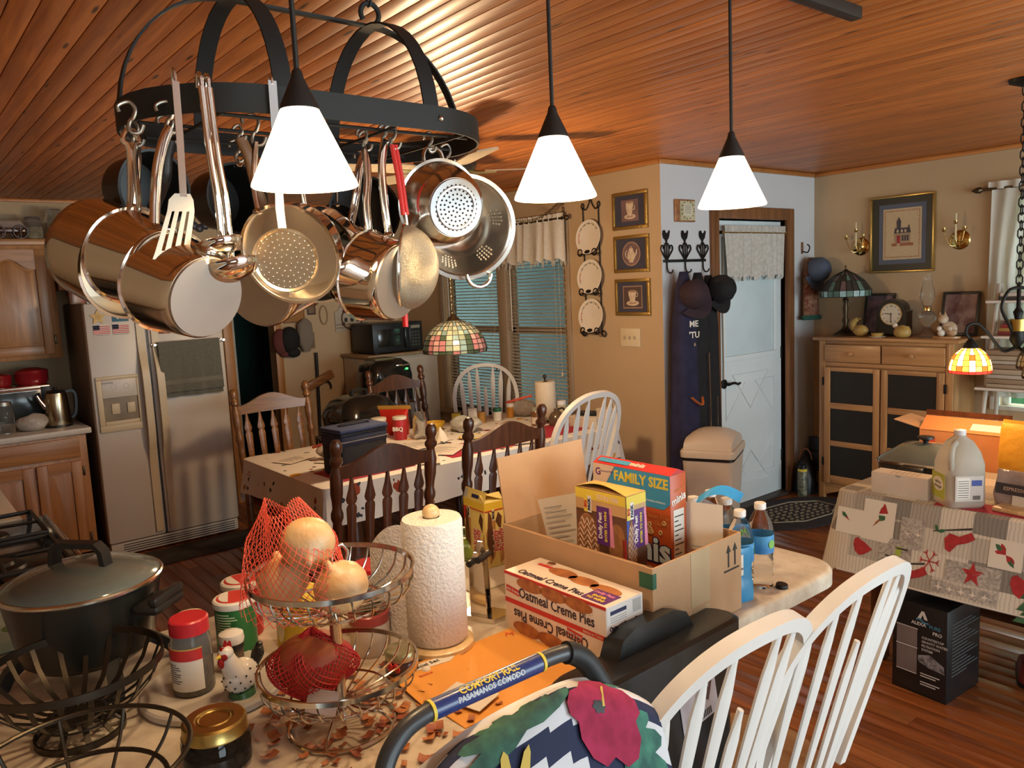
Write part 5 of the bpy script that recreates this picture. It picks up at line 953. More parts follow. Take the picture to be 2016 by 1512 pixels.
# paper towel on a wooden holder
t = thing('paper_towel', 'thick paper towel roll on a wooden holder', 'paper towel', (-1.40, .888, Z)); BLOND = wood('blond_wood', (.55, .38, .18), (.68, .50, .27), .35, 2, 1, 0, .3); TOWL = mat('towel_paper', (.80, .76, .70), .95, var=.03, bump=.55, bs=130)
obj('base', MB().lathe([(.0001, 0), (.072, 0), (.078, .006), (.078, .016), (.07, .022), (.0001, .022)], 40), BLOND, t); obj('roll', MB().lathe([(.018, .024), (.062, .024), (.0665, .03), (.0665, .285), (.063, .293), (.018, .294)], 48), TOWL, t, 50)
obj('dowel', MB().lathe([(.0001, .02), (.011, .02), (.011, .292), (.0001, .293)], 16), BLOND, t); obj('knob', MB().ball(.019, T(0, 0, .304), 18, 12, .92), BLOND, t)
obj('loose_sheet', MB().sheet(14, 14, lambda u, v: (-.02-.105*u-.02*u*u, -.064-.03*u+.018*u*u, .285-.075*u**2-(.255-.10*u*u)*v), .001), TOWL, t, 60)
# jars behind the basket
t = thing('storage_jar', 'clear container with a flat red lid behind the basket', 'jar', (-1.72, .905, Z)); obj('body', MB().lathe([(.0001, .002), (.045, .002), (.047, .008), (.047, .085)], 28), mat('jar_pale', (.78, .75, .7), .05, trans=.9, ior=1.25), t); obj('contents', MB().lathe([(.0001, .006), (.042, .006), (.042, .05), (.0001, .05)], 20), PEPPER, t); obj('lid', MB().lathe([(.05, .083), (.05, .102), (.047, .105), (.0001, .105)], 32), mat('lid_scarlet', (.60, .02, .03), .35), t)
t = thing('garland_jar', 'glass jar wrapped with green pine garland', 'jar', (-1.56, .81, Z)); obj('glass', MB().lathe([(.0001, .002), (.045, .002), (.048, .008), (.048, .095), (.04, .108), (.04, .115)], 28), mat('jar_pale', (.8, .8, .8)), t); obj('lid', MB().lathe([(.043, .108), (.043, .126), (.0001, .127)], 24), mat('zinc', (.5, .47, .42), .35, 1), t)
random.seed(9); b_ = MB()
for i in range(220): a = random.random()*2*PI; z = .075+.02*random.random(); d = random.random()*6; b_.tube([(.049*math.cos(a), .049*math.sin(a), z), (.049*math.cos(a)+.016*math.cos(a+math.sin(d)), .049*math.sin(a)+.016*math.sin(a+math.sin(d)), z+.014*math.sin(d*3))], .001, 3)
o = obj('garland', b_, mat('pine_green', (.03, .08, .035), .7), t); o['kind'] = 'stuff'
t = thing('crock', 'cream stoneware crock with a red rim behind the basket', 'crock', (-1.49, .77, Z)); obj('body', MB().lathe([(.0001, 0), (.04, 0), (.043, .006), (.044, .085), (.04, .092), (.036, .09), (.036, .02), (.0001, .02)], 28), mat('crock_cream', (.60, .48, .36), .35), t); obj('red_rim', MB().lathe([(.0443, .07), (.0446, .09), (.041, .0935), (.036, .092)], 28), mat('crock_red', (.35, .05, .04), .3), t)
t = thing('candy_jar', 'small squat jar with a patterned tin lid and red bow', 'jar', (-1.352, .765, Z)); obj('glass', MB().lathe([(.0001, .002), (.03, .002), (.034, .01), (.034, .03), (.029, .036)], 24), mat('dark_jam', (.06, .03, .03), .2), t); obj('lid', MB().lathe([(.0001, .054), (.03, .054), (.0325, .051), (.0325, .036), (.03, .035)], 28), mat('tin_pattern', (.50, .46, .34), .3, .7, vs=60, col2=(.30, .28, .12)), t); obj('bow', MB().ball(.009, T(.012, -.034, .03) @ SC(1.4, .5, 1), 10, 6).ball(.009, T(.028, -.028, .03) @ SC(1.4, .5, 1), 10, 6), RED, t)
t = thing('wrapped_candy', 'peppermint candies lying beside the paper towel holder', 'candy', (-1.315, .80, Z)); obj('candy', MB().ball(.010, T(0, 0, .008) @ SC(1, 1, .7), 12, 8), WHT, t); obj('wrapper', MB().prism([(-.022, -.008), (0, -.002), (.022, -.008), (.022, .008), (0, .002), (-.022, .008)], .006, .0068), RED, t)
t = thing('rice_box', 'yellow carton half hidden behind the netted onions', 'box', (-1.62, .66, Z), R(20)); obj('carton', MB().box(-.045, -.02, 0, .045, .02, .15, .001), mat('carton_yellow', (.72, .48, .04), .5), t); decal('pasta_picture', mat('pasta_print', (.70, .58, .36), .6), t, frame((-.03, -.021, .05), (1, 0, 0), (0, 0, 1)), ell(0, 0, .012, .035), ell(0, .055, .01, .03)); decal('logo', RED, t, frame((.01, -.021, .12), (1, 0, 0), (0, 0, 1)), ell(0, 0, .02, .012))
# knife sharpener stand
t = thing('knife_stand', 'upright steel knife holder with black rollers', 'knife holder', (-1.455, 1.052, Z), R(25)); 
obj('base', MB().prism([(-.045, -.03), (.045, -.03), (.06, 0), (.045, .034), (-.045, .034)], 0, .012), STEEL, t)
for y, h in ((-.018, .165), (.004, .185)): obj('plate', MB().prism([(-.022, .012), (.022, .012), (.018, h*.8), (.006, h), (-.006, h), (-.02, h*.8)], -.002, .002, T(0, y, 0) @ RX(PI/2)), STEELM, t)
for z in (.14, .152): obj('roller', MB().tube([(-.012+(z-.14)*2, -.034, z), (-.012+(z-.14)*2, .022, z)], .008, 12), BLACKP, t)
obj('grip', MB().box(-.016, -.013, .02, .016, .0, .05, .004), BLACKP, t)
# cucumbers
CUC = mat('cucumber_green', (.10, .17, .025), .35, vs=4, col2=(.30, .36, .06), stretch=(14, 14, 1.5))
for i, (lab, loc, r) in enumerate((('plump striped cucumber lying in front of its darker mate', (-1.80, 1.255, Z+.034), .034), ('darker cucumber behind the striped one', (-1.88, 1.30, Z+.036), .036))):
    t = thing('cucumber', lab, 'cucumber', loc, 0, 'cucumbers by the snack box'); o = obj('fruit', MB().lathe([(.0001, -.10), (.4*r, -.097), (.8*r, -.078), (r, -.03), (r, .03), (.8*r, .078), (.4*r, .097), (.0001, .10)], 24, RZ(R(48)) @ RY(PI/2)), CUC if i == 0 else mat('cucumber_dark', (.035, .07, .02), .35), t, 80); obj('stem_scar', MB().ball(.006, RZ(R(48)) @ T(-.1, 0, 0), 8, 6), ONT, t)
tag(obj('cutting_board', MB().box(-1.94, 1.12, Z, -1.58, 1.42, Z+.004, .0015), mat('board_white', (.72, .66, .56), .4)), 'white cutting board under the knife holder and snack box', 'cutting board')
# ================================================================ groceries
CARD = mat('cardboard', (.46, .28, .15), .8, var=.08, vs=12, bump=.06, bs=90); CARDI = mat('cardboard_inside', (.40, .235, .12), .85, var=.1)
TAPE = mat('packing_tape', (.46, .34, .20), .3); GINK = mat('green_ink', (.02, .10, .05), .6)
INK = mat('box_ink', (.03, .025, .02), .7); PUR = mat('print_purple', (.10, .02, .17), .5); YEL = mat('print_yellow', (.78, .58, .06), .5); ORG = mat('print_orange', (.70, .25, .05), .5)
CHOC = mat('print_chocolate', (.13, .05, .025), .5, var=.4, vs=40); CHOCL = mat('print_cookie', (.34, .14, .05), .5, var=.35, vs=60); PINKC = mat('print_cream', (.74, .56, .42), .5); BLUP = mat('print_blue', (.05, .28, .50), .5); REDB = mat('print_deep_red', (.36, .02, .02), .45); PK = mat('print_pink', (.72, .25, .38), .5)
def F_front(x0, y, z0): return frame((x0, y, z0), (1, 0, 0), (0, 0, 1))      # faces -y
def F_right(x, y0, z0): return frame((x, y0, z0), (0, 1, 0), (0, 0, 1))      # faces +x
def F_top(x0, y0, z): return frame((x0, y0, z), (1, 0, 0), (0, 1, 0))
# the open carton
t = thing('carton', 'open brown cardboard carton filled with snack boxes', 'carton', (-1.52, 1.175, Z), R(2)); cw, cd, ch = .475, .325, .186
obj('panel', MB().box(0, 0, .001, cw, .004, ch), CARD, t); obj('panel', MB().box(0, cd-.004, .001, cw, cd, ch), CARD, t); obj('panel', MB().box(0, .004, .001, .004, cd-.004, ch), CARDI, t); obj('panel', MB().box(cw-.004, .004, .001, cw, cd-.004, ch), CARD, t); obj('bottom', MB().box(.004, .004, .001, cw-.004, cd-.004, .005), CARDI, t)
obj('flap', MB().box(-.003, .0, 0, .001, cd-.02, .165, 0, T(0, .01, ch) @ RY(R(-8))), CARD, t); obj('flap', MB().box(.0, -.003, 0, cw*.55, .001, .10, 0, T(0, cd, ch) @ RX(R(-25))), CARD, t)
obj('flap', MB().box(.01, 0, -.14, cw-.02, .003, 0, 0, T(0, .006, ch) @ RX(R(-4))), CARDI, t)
obj('tape_strip', MB().box(cw, .13, .06, cw+.0008, .20, ch-.002), TAPE, t); obj('tape_strip', MB().box(cw, .135, .002, cw+.0008, .195, .055), TAPE, t)
obj('green_tab', MB().box(cw-.035, -.0008, ch-.045, cw, 0, ch-.012).box(cw, 0, ch-.045, cw+.0008, .012, ch-.012), GINK, t)
Fr = F_right(cw+.0002, .285, .14)
def up_arrow(x): return [(x-.004, -.025), (x+.004, -.025), (x+.004, .012), (x+.011, .012), (x, .03), (x-.011, .012), (x-.004, .012)]
a_ = [(-.0025, -.025), (.0025, -.025), (.0025, .010), (.009, .010), (0, .028), (-.009, .010), (-.0025, .010)]
for dx in (-.012, .014): decal('arrow', INK, t, Fr, [(x+dx, y) for x, y in a_])
decal('underline', INK, t, Fr, rect(-.03, -.035, .03, -.031))
decal('cat_print', INK, t, frame((.0, .06, .1), (0, -1, 0), (0, 0, 1)), ell(.02, .03, .015, .015))
# cereal
def carton_text(s, size, m, t, F, x, y, rot=0, sx=1, bold=0, ax='CENTER', name='lettering'): return text(s, size, name, m, t, F @ T(x, y, .0009) @ RZ(rot), ax, sx, .0002, bold)
t = thing('cereal_box', 'tall red family size cereal box in the carton', 'cereal box', (-1.415, 1.395, Z+.007), R(2)); bw, bd, bh = .245, .06, .315
obj('box_body', MB().box(0, 0, 0, bw, bd, bh, .0015), mat('cereal_red', (.42, .055, .015), .4, vs=4, col2=(.48, .10, .02)), t); obj('top_lid', MB().prism([(0, bh), (bd*.5, bh+.012), (bd, bh)], 0, bw, frame((0, 0, 0), (0, 1, 0), (0, 0, 1))), RED, t)
Ff = F_front(0, 0, 0); Fs = F_right(bw, 0, 0)
decal('blue_banner', BLUP, t, Ff, [(.045, bh-.048), (.075, bh-.001), (bw-.001, bh-.001), (bw-.001, bh-.07), (bw-.02, bh-.085), (.12, bh-.085), (.09, bh-.055)]); decal('cream_corner', PINKC, t, Ff, [(.001, bh-.001), (.073, bh-.001), (.043, bh-.05), (.001, bh-.05)])
carton_text('FAMILY SIZE', .034, YEL, t, Ff, .155, bh-.024, 0, .92, .0012); carton_text('12', .024, WHT, t, Ff, .155, bh-.069, 0, 1, .0006); carton_text('VITAMINS & MINERALS', .006, WHT, t, Ff, .20, bh-.069)
carton_text('Gluten Free', .015, ORG, t, Ff, .205, bh-.105); carton_text('Sin Gluten', .015, ORG, t, Ff, .205, bh-.121); carton_text('G', .026, PUR, t, Ff, .018, bh-.022, .1, 1, .0006); carton_text('General Mills', .008, PUR, t, Ff, .047, bh-.018)
carton_text('minis', .085, mat('logo_navy', (.02, .03, .08), .4), t, Ff, .150, .125, 0, 1.05, .006); text('minis', .085, 'lettering', mat('logo_ice', (.62, .74, .82), .4), t, Ff @ T(.150, .126, .0016), 'CENTER', 1.05, .0002, .0025)
random.seed(3); OAT = mat('oat_ring', (.66, .40, .14), .6)
for i in range(22):
    x = .10+random.random()*.13; y = .165+random.random()*.075; r = .0062
    if y > .20 and x > .16: continue
    obj('oat_ring', MB().lathe([(r*.45, .0002), (r*.5, .0018), (r*.9, .0018), (r, .0002)], 12, Ff @ T(x, y, .0008)), OAT, t)
decal('milk_splash', PINKC, t, Ff, ell(.13, .06, .03, .02), ell(.18, .07, .014, .012)); carton_text('minis', .026, WHT, t, Fs, .03, bh-.06, R(14), 1, .0008); carton_text('Cheerios', .011, ORG, t, Fs, .034, bh-.036, R(14)); decal('nutrition_panel', WHT, t, Fs, rect(.01, .03, .05, bh-.085))
for k in range(16): decal('nutrition_line', INK, t, Fs @ T(0, 0, .0008), rect(.013, .04+k*.0115, .047-.01*((k*7) % 3), .0425+k*.0115))
Ft = F_top(0, 0, bh+.0065) @ RX(R(0))
text('minis', .022, 'lettering', WHT, t, T(.135, .016, bh+.0075) @ RX(R(21)), 'CENTER', 1, .0002, .0006); text('Cheerios', .012, 'lettering', YEL, t, T(.10, .018, bh+.008) @ RX(R(21)), 'CENTER', 1, .0002, .0003); obj('blue_label', MB().box(-.05, -.008, 0, .05, .008, .0006, 0, T(.06, .015, bh+.0072) @ RX(R(21))), BLUP, t)
# snack packs in the carton
def bigpack(name, label, loc, rz, w, d, h, body, side_print, brand):
    t = thing(name, label, 'snack box', loc, rz, 'snack boxes'); obj('box_body', MB().box(0, 0, 0, w, d, h, .0012), body, t)
    return t, F_front(0, 0, 0), F_right(w, 0, 0)
bw, bd, bh = .155, .068, .298
t, Ff, Fs = bigpack('snack_box', 'chocolate fudge rounds big pack standing in the carton', (-1.322, 1.243, Z+.007), R(2), bw, bd, bh, CHOC, None, None)
YT = mat('top_yellow', (.66, .44, .10), .5)
for F_, ww in ((Ff, bw), (Fs, bd)):
    decal('tan_band', mat('print_tan', (.56, .34, .15), .5), t, F_, rect(.0008, bh-.05, ww-.0008, bh-.0008)); decal('yellow_band', YEL, t, F_ @ T(0, 0, .0003), rect(.0008, bh-.024, ww-.0008, bh-.0008))
def cookie(F_, cx, cy, rx, ry, n=4):
    decal('cookie_picture', CHOCL, t, F_ @ T(0, 0, .0003), ell(cx, cy, rx, ry, 24))
    for k in range(n*2+1):
        y0 = cy-ry*.75+k*ry*1.5/(2*n); hw = rx*math.sqrt(max(.05, 1-((y0-cy)/ry)**2))*.85
        obj('icing_stripe', MB().tube([F_ @ Vector((cx-hw+2*hw*i/10, y0+.008*math.sin(i*1.57), .0014)) for i in range(11)], .0011, 4), PINKC, t)
cookie(Ff, .036, .165, .036, .075); decal('cookie_picture', CHOCL, t, Ff, ell(bw-.028, .18, .026, .05)); cookie(Fs, .018, .17, .016, .07)
for F_, x in ((Ff, .085), (Fs, .038)):
    decal('contest_label', PUR, t, F_ @ T(0, 0, .0006), rect(x-.018, bh-.125, x+.02, bh-.035)); decal('label_stripe', PK, t, F_ @ T(0, 0, .0008), [(x+.022, bh-.125), (x+.034, bh-.125), (x+.028, bh-.035), (x+.022, bh-.035)]); carton_text('Dolly Fest', .015, WHT, t, F_ @ T(0, 0, .0012), x-.007, bh-.08, PI/2, 1, .0004); carton_text('ENTER TO WIN!', .0098, YEL, t, F_ @ T(0, 0, .0012), x+.010, bh-.08, PI/2, 1, .0003)
for F_, x in ((Ff, .045), (Fs, .018)):
    decal('pack_flag', WHT, t, F_ @ T(0, 0, .0008), rect(x-.006, bh-.055, x+.006, bh-.016)); carton_text('PACK', .011, NAVY, t, F_ @ T(0, 0, .0014), x+.0, bh-.036, PI/2, 1, .0006); decal('pack_flag', YEL, t, F_ @ T(0, 0, .0008), rect(x-.017, bh-.055, x-.006, bh-.016)); carton_text('BIG', .011, RED, t, F_ @ T(0, 0, .0014), x-.0115, bh-.036, PI/2, 1, .0004)
carton_text('BIG PACK', .015, PINKC, t, Ff @ T(0, 0, .0006), .10, bh-.013, PI, 1, .0006); RIN = mat('logo_crimson', (.50, .02, .10), .4)
for F_, xs_ in ((Ff, (.072, .108)), (Fs, (.026, .052))):
    for x, s_ in zip(xs_, ('Fudge', 'Rounds')): carton_text(s_, .042, WHT, t, F_ @ T(0, 0, .0004), x, .055, PI/2, 1.0, .003); carton_text(s_, .042, RIN, t, F_ @ T(0, 0, .001), x, .055, PI/2, 1.0, .0008)
decal('red_strip', RED, t, Ff, rect(bw-.012, .003, bw-.001, bh-.1)); decal('blue_strip', mat('print_royal', (.03, .07, .35), .5), t, Fs, rect(.001, bh-.11, .009, bh-.03))
obj('top_flap', MB().sheet(10, 4, lambda u, v: (bw*u, bd*v, bh+.001+.016*math.sin(PI*u)*(1-v)), .0012), YT, t); obj('top_flap', MB().box(.001, .001, bh, bw-.001, bd-.001, bh+.0015), mat('print_tan', (.56, .34, .15)), t)
# wafer box beyond the carton
bw, bd, bh = .105, .065, .185
t = thing('snack_box', 'yellow wafer bar box with an open peaked top', 'snack box', (-1.795, 1.25, Z+.005), R(-3), 'snack boxes'); BYL = mat('wafer_yellow', (.74, .60, .20), .45); obj('box_body', MB().box(0, 0, 0, bw, bd, bh, .0012), BYL, t); Ff, Fs = F_front(0, 0, 0), F_right(bw, 0, 0)
obj('top_flap', MB().sheet(4, 3, lambda u, v: (bw*u, .0+.01*v, bh+.03*v), .001), BYL, t); obj('top_flap', MB().sheet(4, 3, lambda u, v: (bw*u, bd-.055*v, bh+.022*v), .001), mat('wafer_top', (.72, .54, .16), .5), t); obj('top_flap', MB().sheet(3, 3, lambda u, v: (bw-.02*v, bd*u, bh+.02*v), .001), BYL, t)
for F_, w_ in ((Ff, bw), (Fs, bd)):
    decal('yellow_band', YEL, t, F_, rect(.0008, bh-.022, w_-.0008, bh-.0008)); decal('red_line', RED, t, F_ @ T(0, 0, .0003), rect(.0008, bh-.025, w_-.0008, bh-.022))
    decal('wafer_picture', mat('print_wafer', (.50, .26, .09), .5, var=.4, vs=50), t, F_, [(.002, .10), (.02, .145), (.035, .13), (.03, .03), (.012, .01)], [(w_-.02, .06), (w_-.006, .10), (w_-.002, .02), (w_-.018, .005)]); decal('chocolate_picture', CHOC, t, F_ @ T(0, 0, .0002), [(.004, .07), (.012, .16), (.02, .15), (.03, .06), (.02, .02)], [(w_-.03, .13), (w_-.02, .155), (w_-.008, .14), (w_-.014, .10)])
    decal('pack_flag', WHT, t, F_ @ T(0, 0, .0006), rect(.024, bh-.052, .032, bh-.02)); carton_text('PACK', .009, BLK, t, F_ @ T(0, 0, .0012), .028, bh-.036, PI/2, 1, .0005)
    for x, s_ in ((w_*.52, 'Nutty'), (w_*.52+.019, 'Buddy')): carton_text(s_, .026, WHT, t, F_ @ T(0, 0, .0004), x, .075, PI/2+.08, 1, .0022); carton_text(s_, .026, RED, t, F_ @ T(0, 0, .001), x, .075, PI/2+.08, 1, .0004)
decal('grey_label', mat('grey_foil', (.45, .45, .44), .4), t, frame((.0, .0, bh), (1, 0, 0), (0, .3, 1)), rect(.002, .004, .018, .028)); decal('blue_label', NAVY, t, frame((.0, .0, bh), (1, 0, 0), (0, .3, 1)), rect(.04, .008, .075, .018)); decal('red_strip', RED, t, Ff, rect(.001, bh-.06, .014, bh-.026))
# creme pie box
bw, bd, bh = .312, .112, .138
t = thing('snack_box', 'long white creme pie box in front of the carton', 'snack box', (-1.368, 1.055, Z), R(1.5), 'snack boxes'); WBX = mat('pie_box_white', (.74, .62, .52), .45, var=.06); obj('box_body', MB().box(0, 0, 0, bw, bd, bh, .0012), WBX, t)
Ff, Fs, Ft = F_front(0, 0, 0), F_right(bw, 0, 0), F_top(0, 0, bh)
for F_, w_ in ((Ff, bw), (Fs, bd)): decal('red_stripe', RED, t, F_, rect(.0008, .066, w_-.0008, .077))
TXT = mat('lettering_navy', (.025, .015, .04), .5)
def title(F_, x, y, rot, sz, sx=.82): carton_text('Oatmeal Creme Pies', sz, TXT, t, F_, x, y, rot, sx, .0004)
title(Ff, .165, .098, 0, .0335); title(Ff, .145, .046, PI, .0335); title(Fs, .056, .089, 0, .0135); title(Ft, .13, .02, 0, .029); obj('red_edge', MB().box(0, -.0009, bh-.006, bw, .001, bh+.0006), RED, t)
def pie(F_, cx, cy, rx, ry, k=0):
    decal('pie_cream', WHT, t, F_, ell(cx+rx*.05, cy-ry*.22, rx, ry, 20)); decal('pie_cookie', mat('pie_brown', (.42, .16, .05), .5, vs=45, col2=(.26, .08, .03)), t, F_ @ T(0, 0, .0004), ell(cx, cy, rx, ry, 20))
for i in range(3): pie(Ft, .115+i*.068, .075-.004*i, .042, .020)
for i in range(3): pie(Ff, .085+i*.075, bh-.016, .042, .014); pie(Ff, .07+i*.08, .016, .045, .016)
decal('brand_ribbon', RED, t, Ff, [(.006, .093), (.05, .088), (.05, .102), (.006, .107)]); carton_text('Little Debbie', .009, WHT, t, Ff @ T(0, 0, .0006), .028, .0975, R(-6)); decal('brand_ribbon', RED, t, Ff, [(.20, .05), (.245, .045), (.245, .059), (.20, .064)]); carton_text('Little Debbie', .009, WHT, t, Ff @ T(0, 0, .0006), .222, .0545, PI-R(6)); carton_text('Baking on Today', .008, PINKC, t, Ff @ T(0, 0, .0004), .275, .0715)
decal('contest_label', PUR, t, Ft @ T(0, 0, .0006), rect(.235, .008, .30, .06)); carton_text('Dolly Fest', .013, PK, t, Ft @ T(0, 0, .0012), .267, .047, 0, 1, .0004); carton_text('ENTER', .012, YEL, t, Ft @ T(0, 0, .0012), .267, .030, 0, 1, .0005); carton_text('TO WIN!', .012, YEL, t, Ft @ T(0, 0, .0012), .267, .017, 0, 1, .0005)
decal('brand_ribbon', RED, t, Ft, rect(.03, .075, .075, .085)); decal('face_badge', mat('badge_skin', (.55, .30, .18), .5), t, Ft @ T(0, 0, .0004), ell(.052, .097, .011, .010)); decal('badge_hair', CHOC, t, Ft @ T(0, 0, .0006), ell(.052, .101, .012, .007))
decal('white_panel', mat('print_white2', (.72, .70, .68), .5), t, Fs, rect(.002, .098, bd-.002, bh-.002)); decal('navy_bar', NAVY, t, Fs @ T(0, 0, .0006), rect(.012, .118, .06, .126)); decal('foil_square', mat('grey_foil', (.45, .45, .44)), t, Fs @ T(0, 0, .0006), rect(.08, .105, .105, .132)); decal('small_print', mat('grey_print', (.4, .38, .36)), t, Fs @ T(0, 0, .0006), *[rect(.012, .102+k*.0045, .06, .1032+k*.0045) for k in range(3)])
decal('brand_ribbon', RED, t, Fs, [(.075, .045), (.105, .049), (.105, .059), (.075, .055)])
# papers leaning inside the carton
def leaf(name, label, loc, M_, w, h, m, lines=8, cat='paper'):
    t = thing(name, label, cat, loc, 0, None, T(*loc) @ M_); obj('sheet', MB().sheet(4, 6, lambda u, v: ((u-.5)*w, .004*math.sin(3*v+u), v*h), .0008), m, t, 60)
    if lines: decal('lettering', mat('grey_print', (.4, .38, .36)), t, frame((0, -.0012, 0), (1, 0, 0), (0, 0, 1)), *[rect(-w*.38, h*.45+k*h*.05, w*(.05+.3*((k*5) % 3)/3), h*.455+k*h*.05+.001) for k in range(lines)])
    return t
PAPER = mat('letter_paper', (.70, .64, .57), .8, var=.04)
leaf('letter', 'printed letter leaning inside the carton left of the snack pack', (-1.36, 1.285, Z+.012), RY(R(-17)) @ RZ(R(4)), .15, .25, PAPER, 10); leaf('letter', 'white sheet leaning at the right inside the carton', (-1.135, 1.468, Z+.012), RZ(R(20)) @ RX(R(-4)), .10, .235, PAPER, 3)
tag(obj('photo_card', MB().box(-.05, 0, 0, .05, .0015, .13, 0), mat('food_photo', (.28, .13, .07), .35, vs=18, col2=(.03, .04, .10)), None, 40, M=T(-1.105, 1.452, Z+.012) @ RZ(R(24)) @ RX(R(-5))), 'food picture card in front of the right-hand sheet', 'card')
tag(obj('magazine', MB().box(-.06, 0, 0, .06, .004, .20, .0008), mat('magazine_grey', (.20, .21, .20), .35, vs=14, col2=(.35, .33, .3)), None, 40, M=T(-1.39, 1.33, Z+.012) @ RY(R(-15))), 'grey magazine behind the leaning letter', 'magazine')
tag(obj('red_folder', MB().box(-.05, 0, 0, .05, .003, .14, .0008), mat('folder_red', (.35, .02, .03), .5), None, 40, M=T(-1.36, 1.31, Z+.012) @ RY(R(-18))), 'red folder edge between letter and magazine in the carton', 'folder')
# envelopes on the worktop
ENV = mat('manila_orange', (.74, .32, .06), .7, var=.06, vs=8)
t = thing('envelope', 'large orange manila envelope lying in front of the creme pie box', 'envelope', (-1.225, .90, Z), R(2)); obj('body', MB().sheet(10, 8, lambda u, v: (-.125+.25*u, -.165+.33*v, .003+.002*math.sin(4*u+3*v)), .002), ENV, t); text('M', .02, 'stamp', mat('stamp_red', (.7, .08, .03), .6), t, T(-.10, .135, .0058) @ RZ(R(60)), 'CENTER', 1.4)
t = thing('envelope', 'smaller orange envelope with torn address label', 'envelope', (-1.268, .815, Z+.0065), R(-4)); obj('body', MB().sheet(8, 6, lambda u, v: (-.085+.17*u, -.09+.16*v, .002+.001*math.sin(5*u)), .0012), ENV, t); decal('address_label', PAPER, t, T(0, 0, .003), [(-.075, -.07), (-.055, -.085), (-.045, .04), (-.06, .06), (-.075, .05)]); text('Social Sec', .016, 'lettering', INK, t, T(-.062, -.01, .0045) @ RZ(R(92))); text('Notice', .011, 'lettering', mat('stamp_red', (.7, .08, .03)), t, T(-.025, -.03, .0045) @ RZ(R(92)))
tag(obj('junk_mail', MB().sheet(6, 4, lambda u, v: (-.05+.1*u, -.035+.07*v, .002+.001*math.sin(4*u)), .001), PAPER, None, 40, M=T(-1.17, .80, Z+.0075) @ RZ(R(20))), 'torn white mail scrap under the ladder rail', 'paper')
# bottled water
BOT = mat('bottle_pet', (.93, .95, .96), .04, trans=1, ior=1.12, var=.02); WAT = mat('water', (.88, .95, .98), .0, trans=1, ior=1.2, var=.01); CAPW = mat('cap_white', (.78, .74, .70), .4)
LBB = mat('label_blue', (.04, .22, .55), .35, vs=20, col2=(.10, .38, .66))
def bottle(label, loc, lab=True):
    t = thing('water_bottle', label, 'bottle', loc, random.random()*6, 'pack of bottled water')
    pr_ = [(.0001, .004), (.024, .002), (.030, .008)]
    for k in range(7): z = .02+k*.014; pr_ += [(.0315, z), (.0295, z+.007)]
    pr_ += [(.032, .122), (.032, .15), (.029, .165), (.020, .188), (.0135, .198), (.0132, .203)]
    obj('shell', MB().lathe(pr_, 24), BOT, t, 60); obj('cap', MB().lathe([(.0135, .202), (.0145, .203), (.0145, .216), (.013, .218), (.0001, .218)], 20), CAPW, t)
    if lab: obj('label', MB().lathe([(.0324, .095), (.0328, .095), (.0328, .140), (.0324, .140)], 24), LBB, t); obj('label_panel', MB().lathe([(.0329, .10), (.0331, .10), (.0331, .135), (.0329, .135)], 6, ID, 0, R(70)), PINKC, t); obj('green_seal', MB().lathe([(.0001, .0002), (.011, .0002), (.011, .001), (.0001, .001)], 14, T(-.0325*.7, -.0325*.7, .118) @ RZ(PI/4) @ RY(-PI/2)), mat('seal_green', (.25, .55, .12), .4), t)
    return t
for i, (dx, dy, lb) in enumerate(((0, 0, 'nearest the worktop edge'), (-.0, .085, 'at the right front of the pack'), (-.075, -.02, 'against the carton'), (-.085, .065, 'in the middle row under the blue wrap'), (-.155, .02, 'at the back beside the loose wrap'), (-.16, .10, 'at the far corner of the pack'))): bottle('clear water bottle '+lb, (-1.10+dx, 1.575+dy, Z))
t = thing('bottle_wrap', 'torn blue printed plastic wrap around the water bottles', 'plastic wrap', (-1.10, 1.575, Z)); WRB = mat('wrap_blue', (.03, .25, .55), .2, vs=9, col2=(.06, .36, .66), alpha=.9); WRC = mat('wrap_clear', (.9, .93, .95), .08, trans=.9, ior=1.1)
obj('printed_film', MB().sheet(12, 16, lambda u, v: (.036-.03*(1-u)**2+.002*math.sin(9*v), -.075+.075*u*(1-.35*v)+.02*v*u, .002+.135*v), .0006), WRB, t, 70); obj('printed_film', MB().sheet(10, 6, lambda u, v: (-.12+.07*u, -.02+.09*u+.02*v, .21+.025*math.sin(PI*u)+.02*v), .0006), WRB, t, 70); obj('clear_film', MB().sheet(12, 8, lambda u, v: (-.15+.05*u+.01*v, -.055+.10*u, .19+.035*math.sin(PI*u)*math.cos(v*2)+.02*v), .0005), WRC, t, 70); decal('white_panel', WHT, t, frame((.0365, -.055, .095), (0, 1, 0), (0, 0, 1)), rect(-.014, -.02, .014, .03)); text('6', .02, 'lettering', BLK, t, frame((.0382, -.055, .108), (0, 1, 0), (0, 0, 1))); text('bottles', .009, 'lettering', BLK, t, frame((.0382, -.055, .092), (0, 1, 0), (0, 0, 1)))
t = thing('covered_dish', 'dark round dish with a clear lid behind the water bottles', 'dish', (-1.33, 1.80, Z)); obj('dish', MB().lathe([(.0001, 0), (.06, 0), (.085, .02), (.09, .045), (.087, .045), (.08, .02), (.0001, .006)], 32), mat('dish_grey', (.045, .045, .05), .3), t); obj('lid', MB().lathe([(.091, .046), (.08, .062), (.04, .074), (.0001, .077)], 32), mat('lid_smoke', (.35, .34, .33), .1, trans=.6, ior=1.2), t)
tag(obj('screw_top', MB().lathe([(.0001, .01), (.014, .01), (.015, .008), (.015, 0)], 16, T(-1.06, 1.69, Z) @ RY(R(8))), BLACKP), 'small black cap at the foot of the water bottles', 'cap')
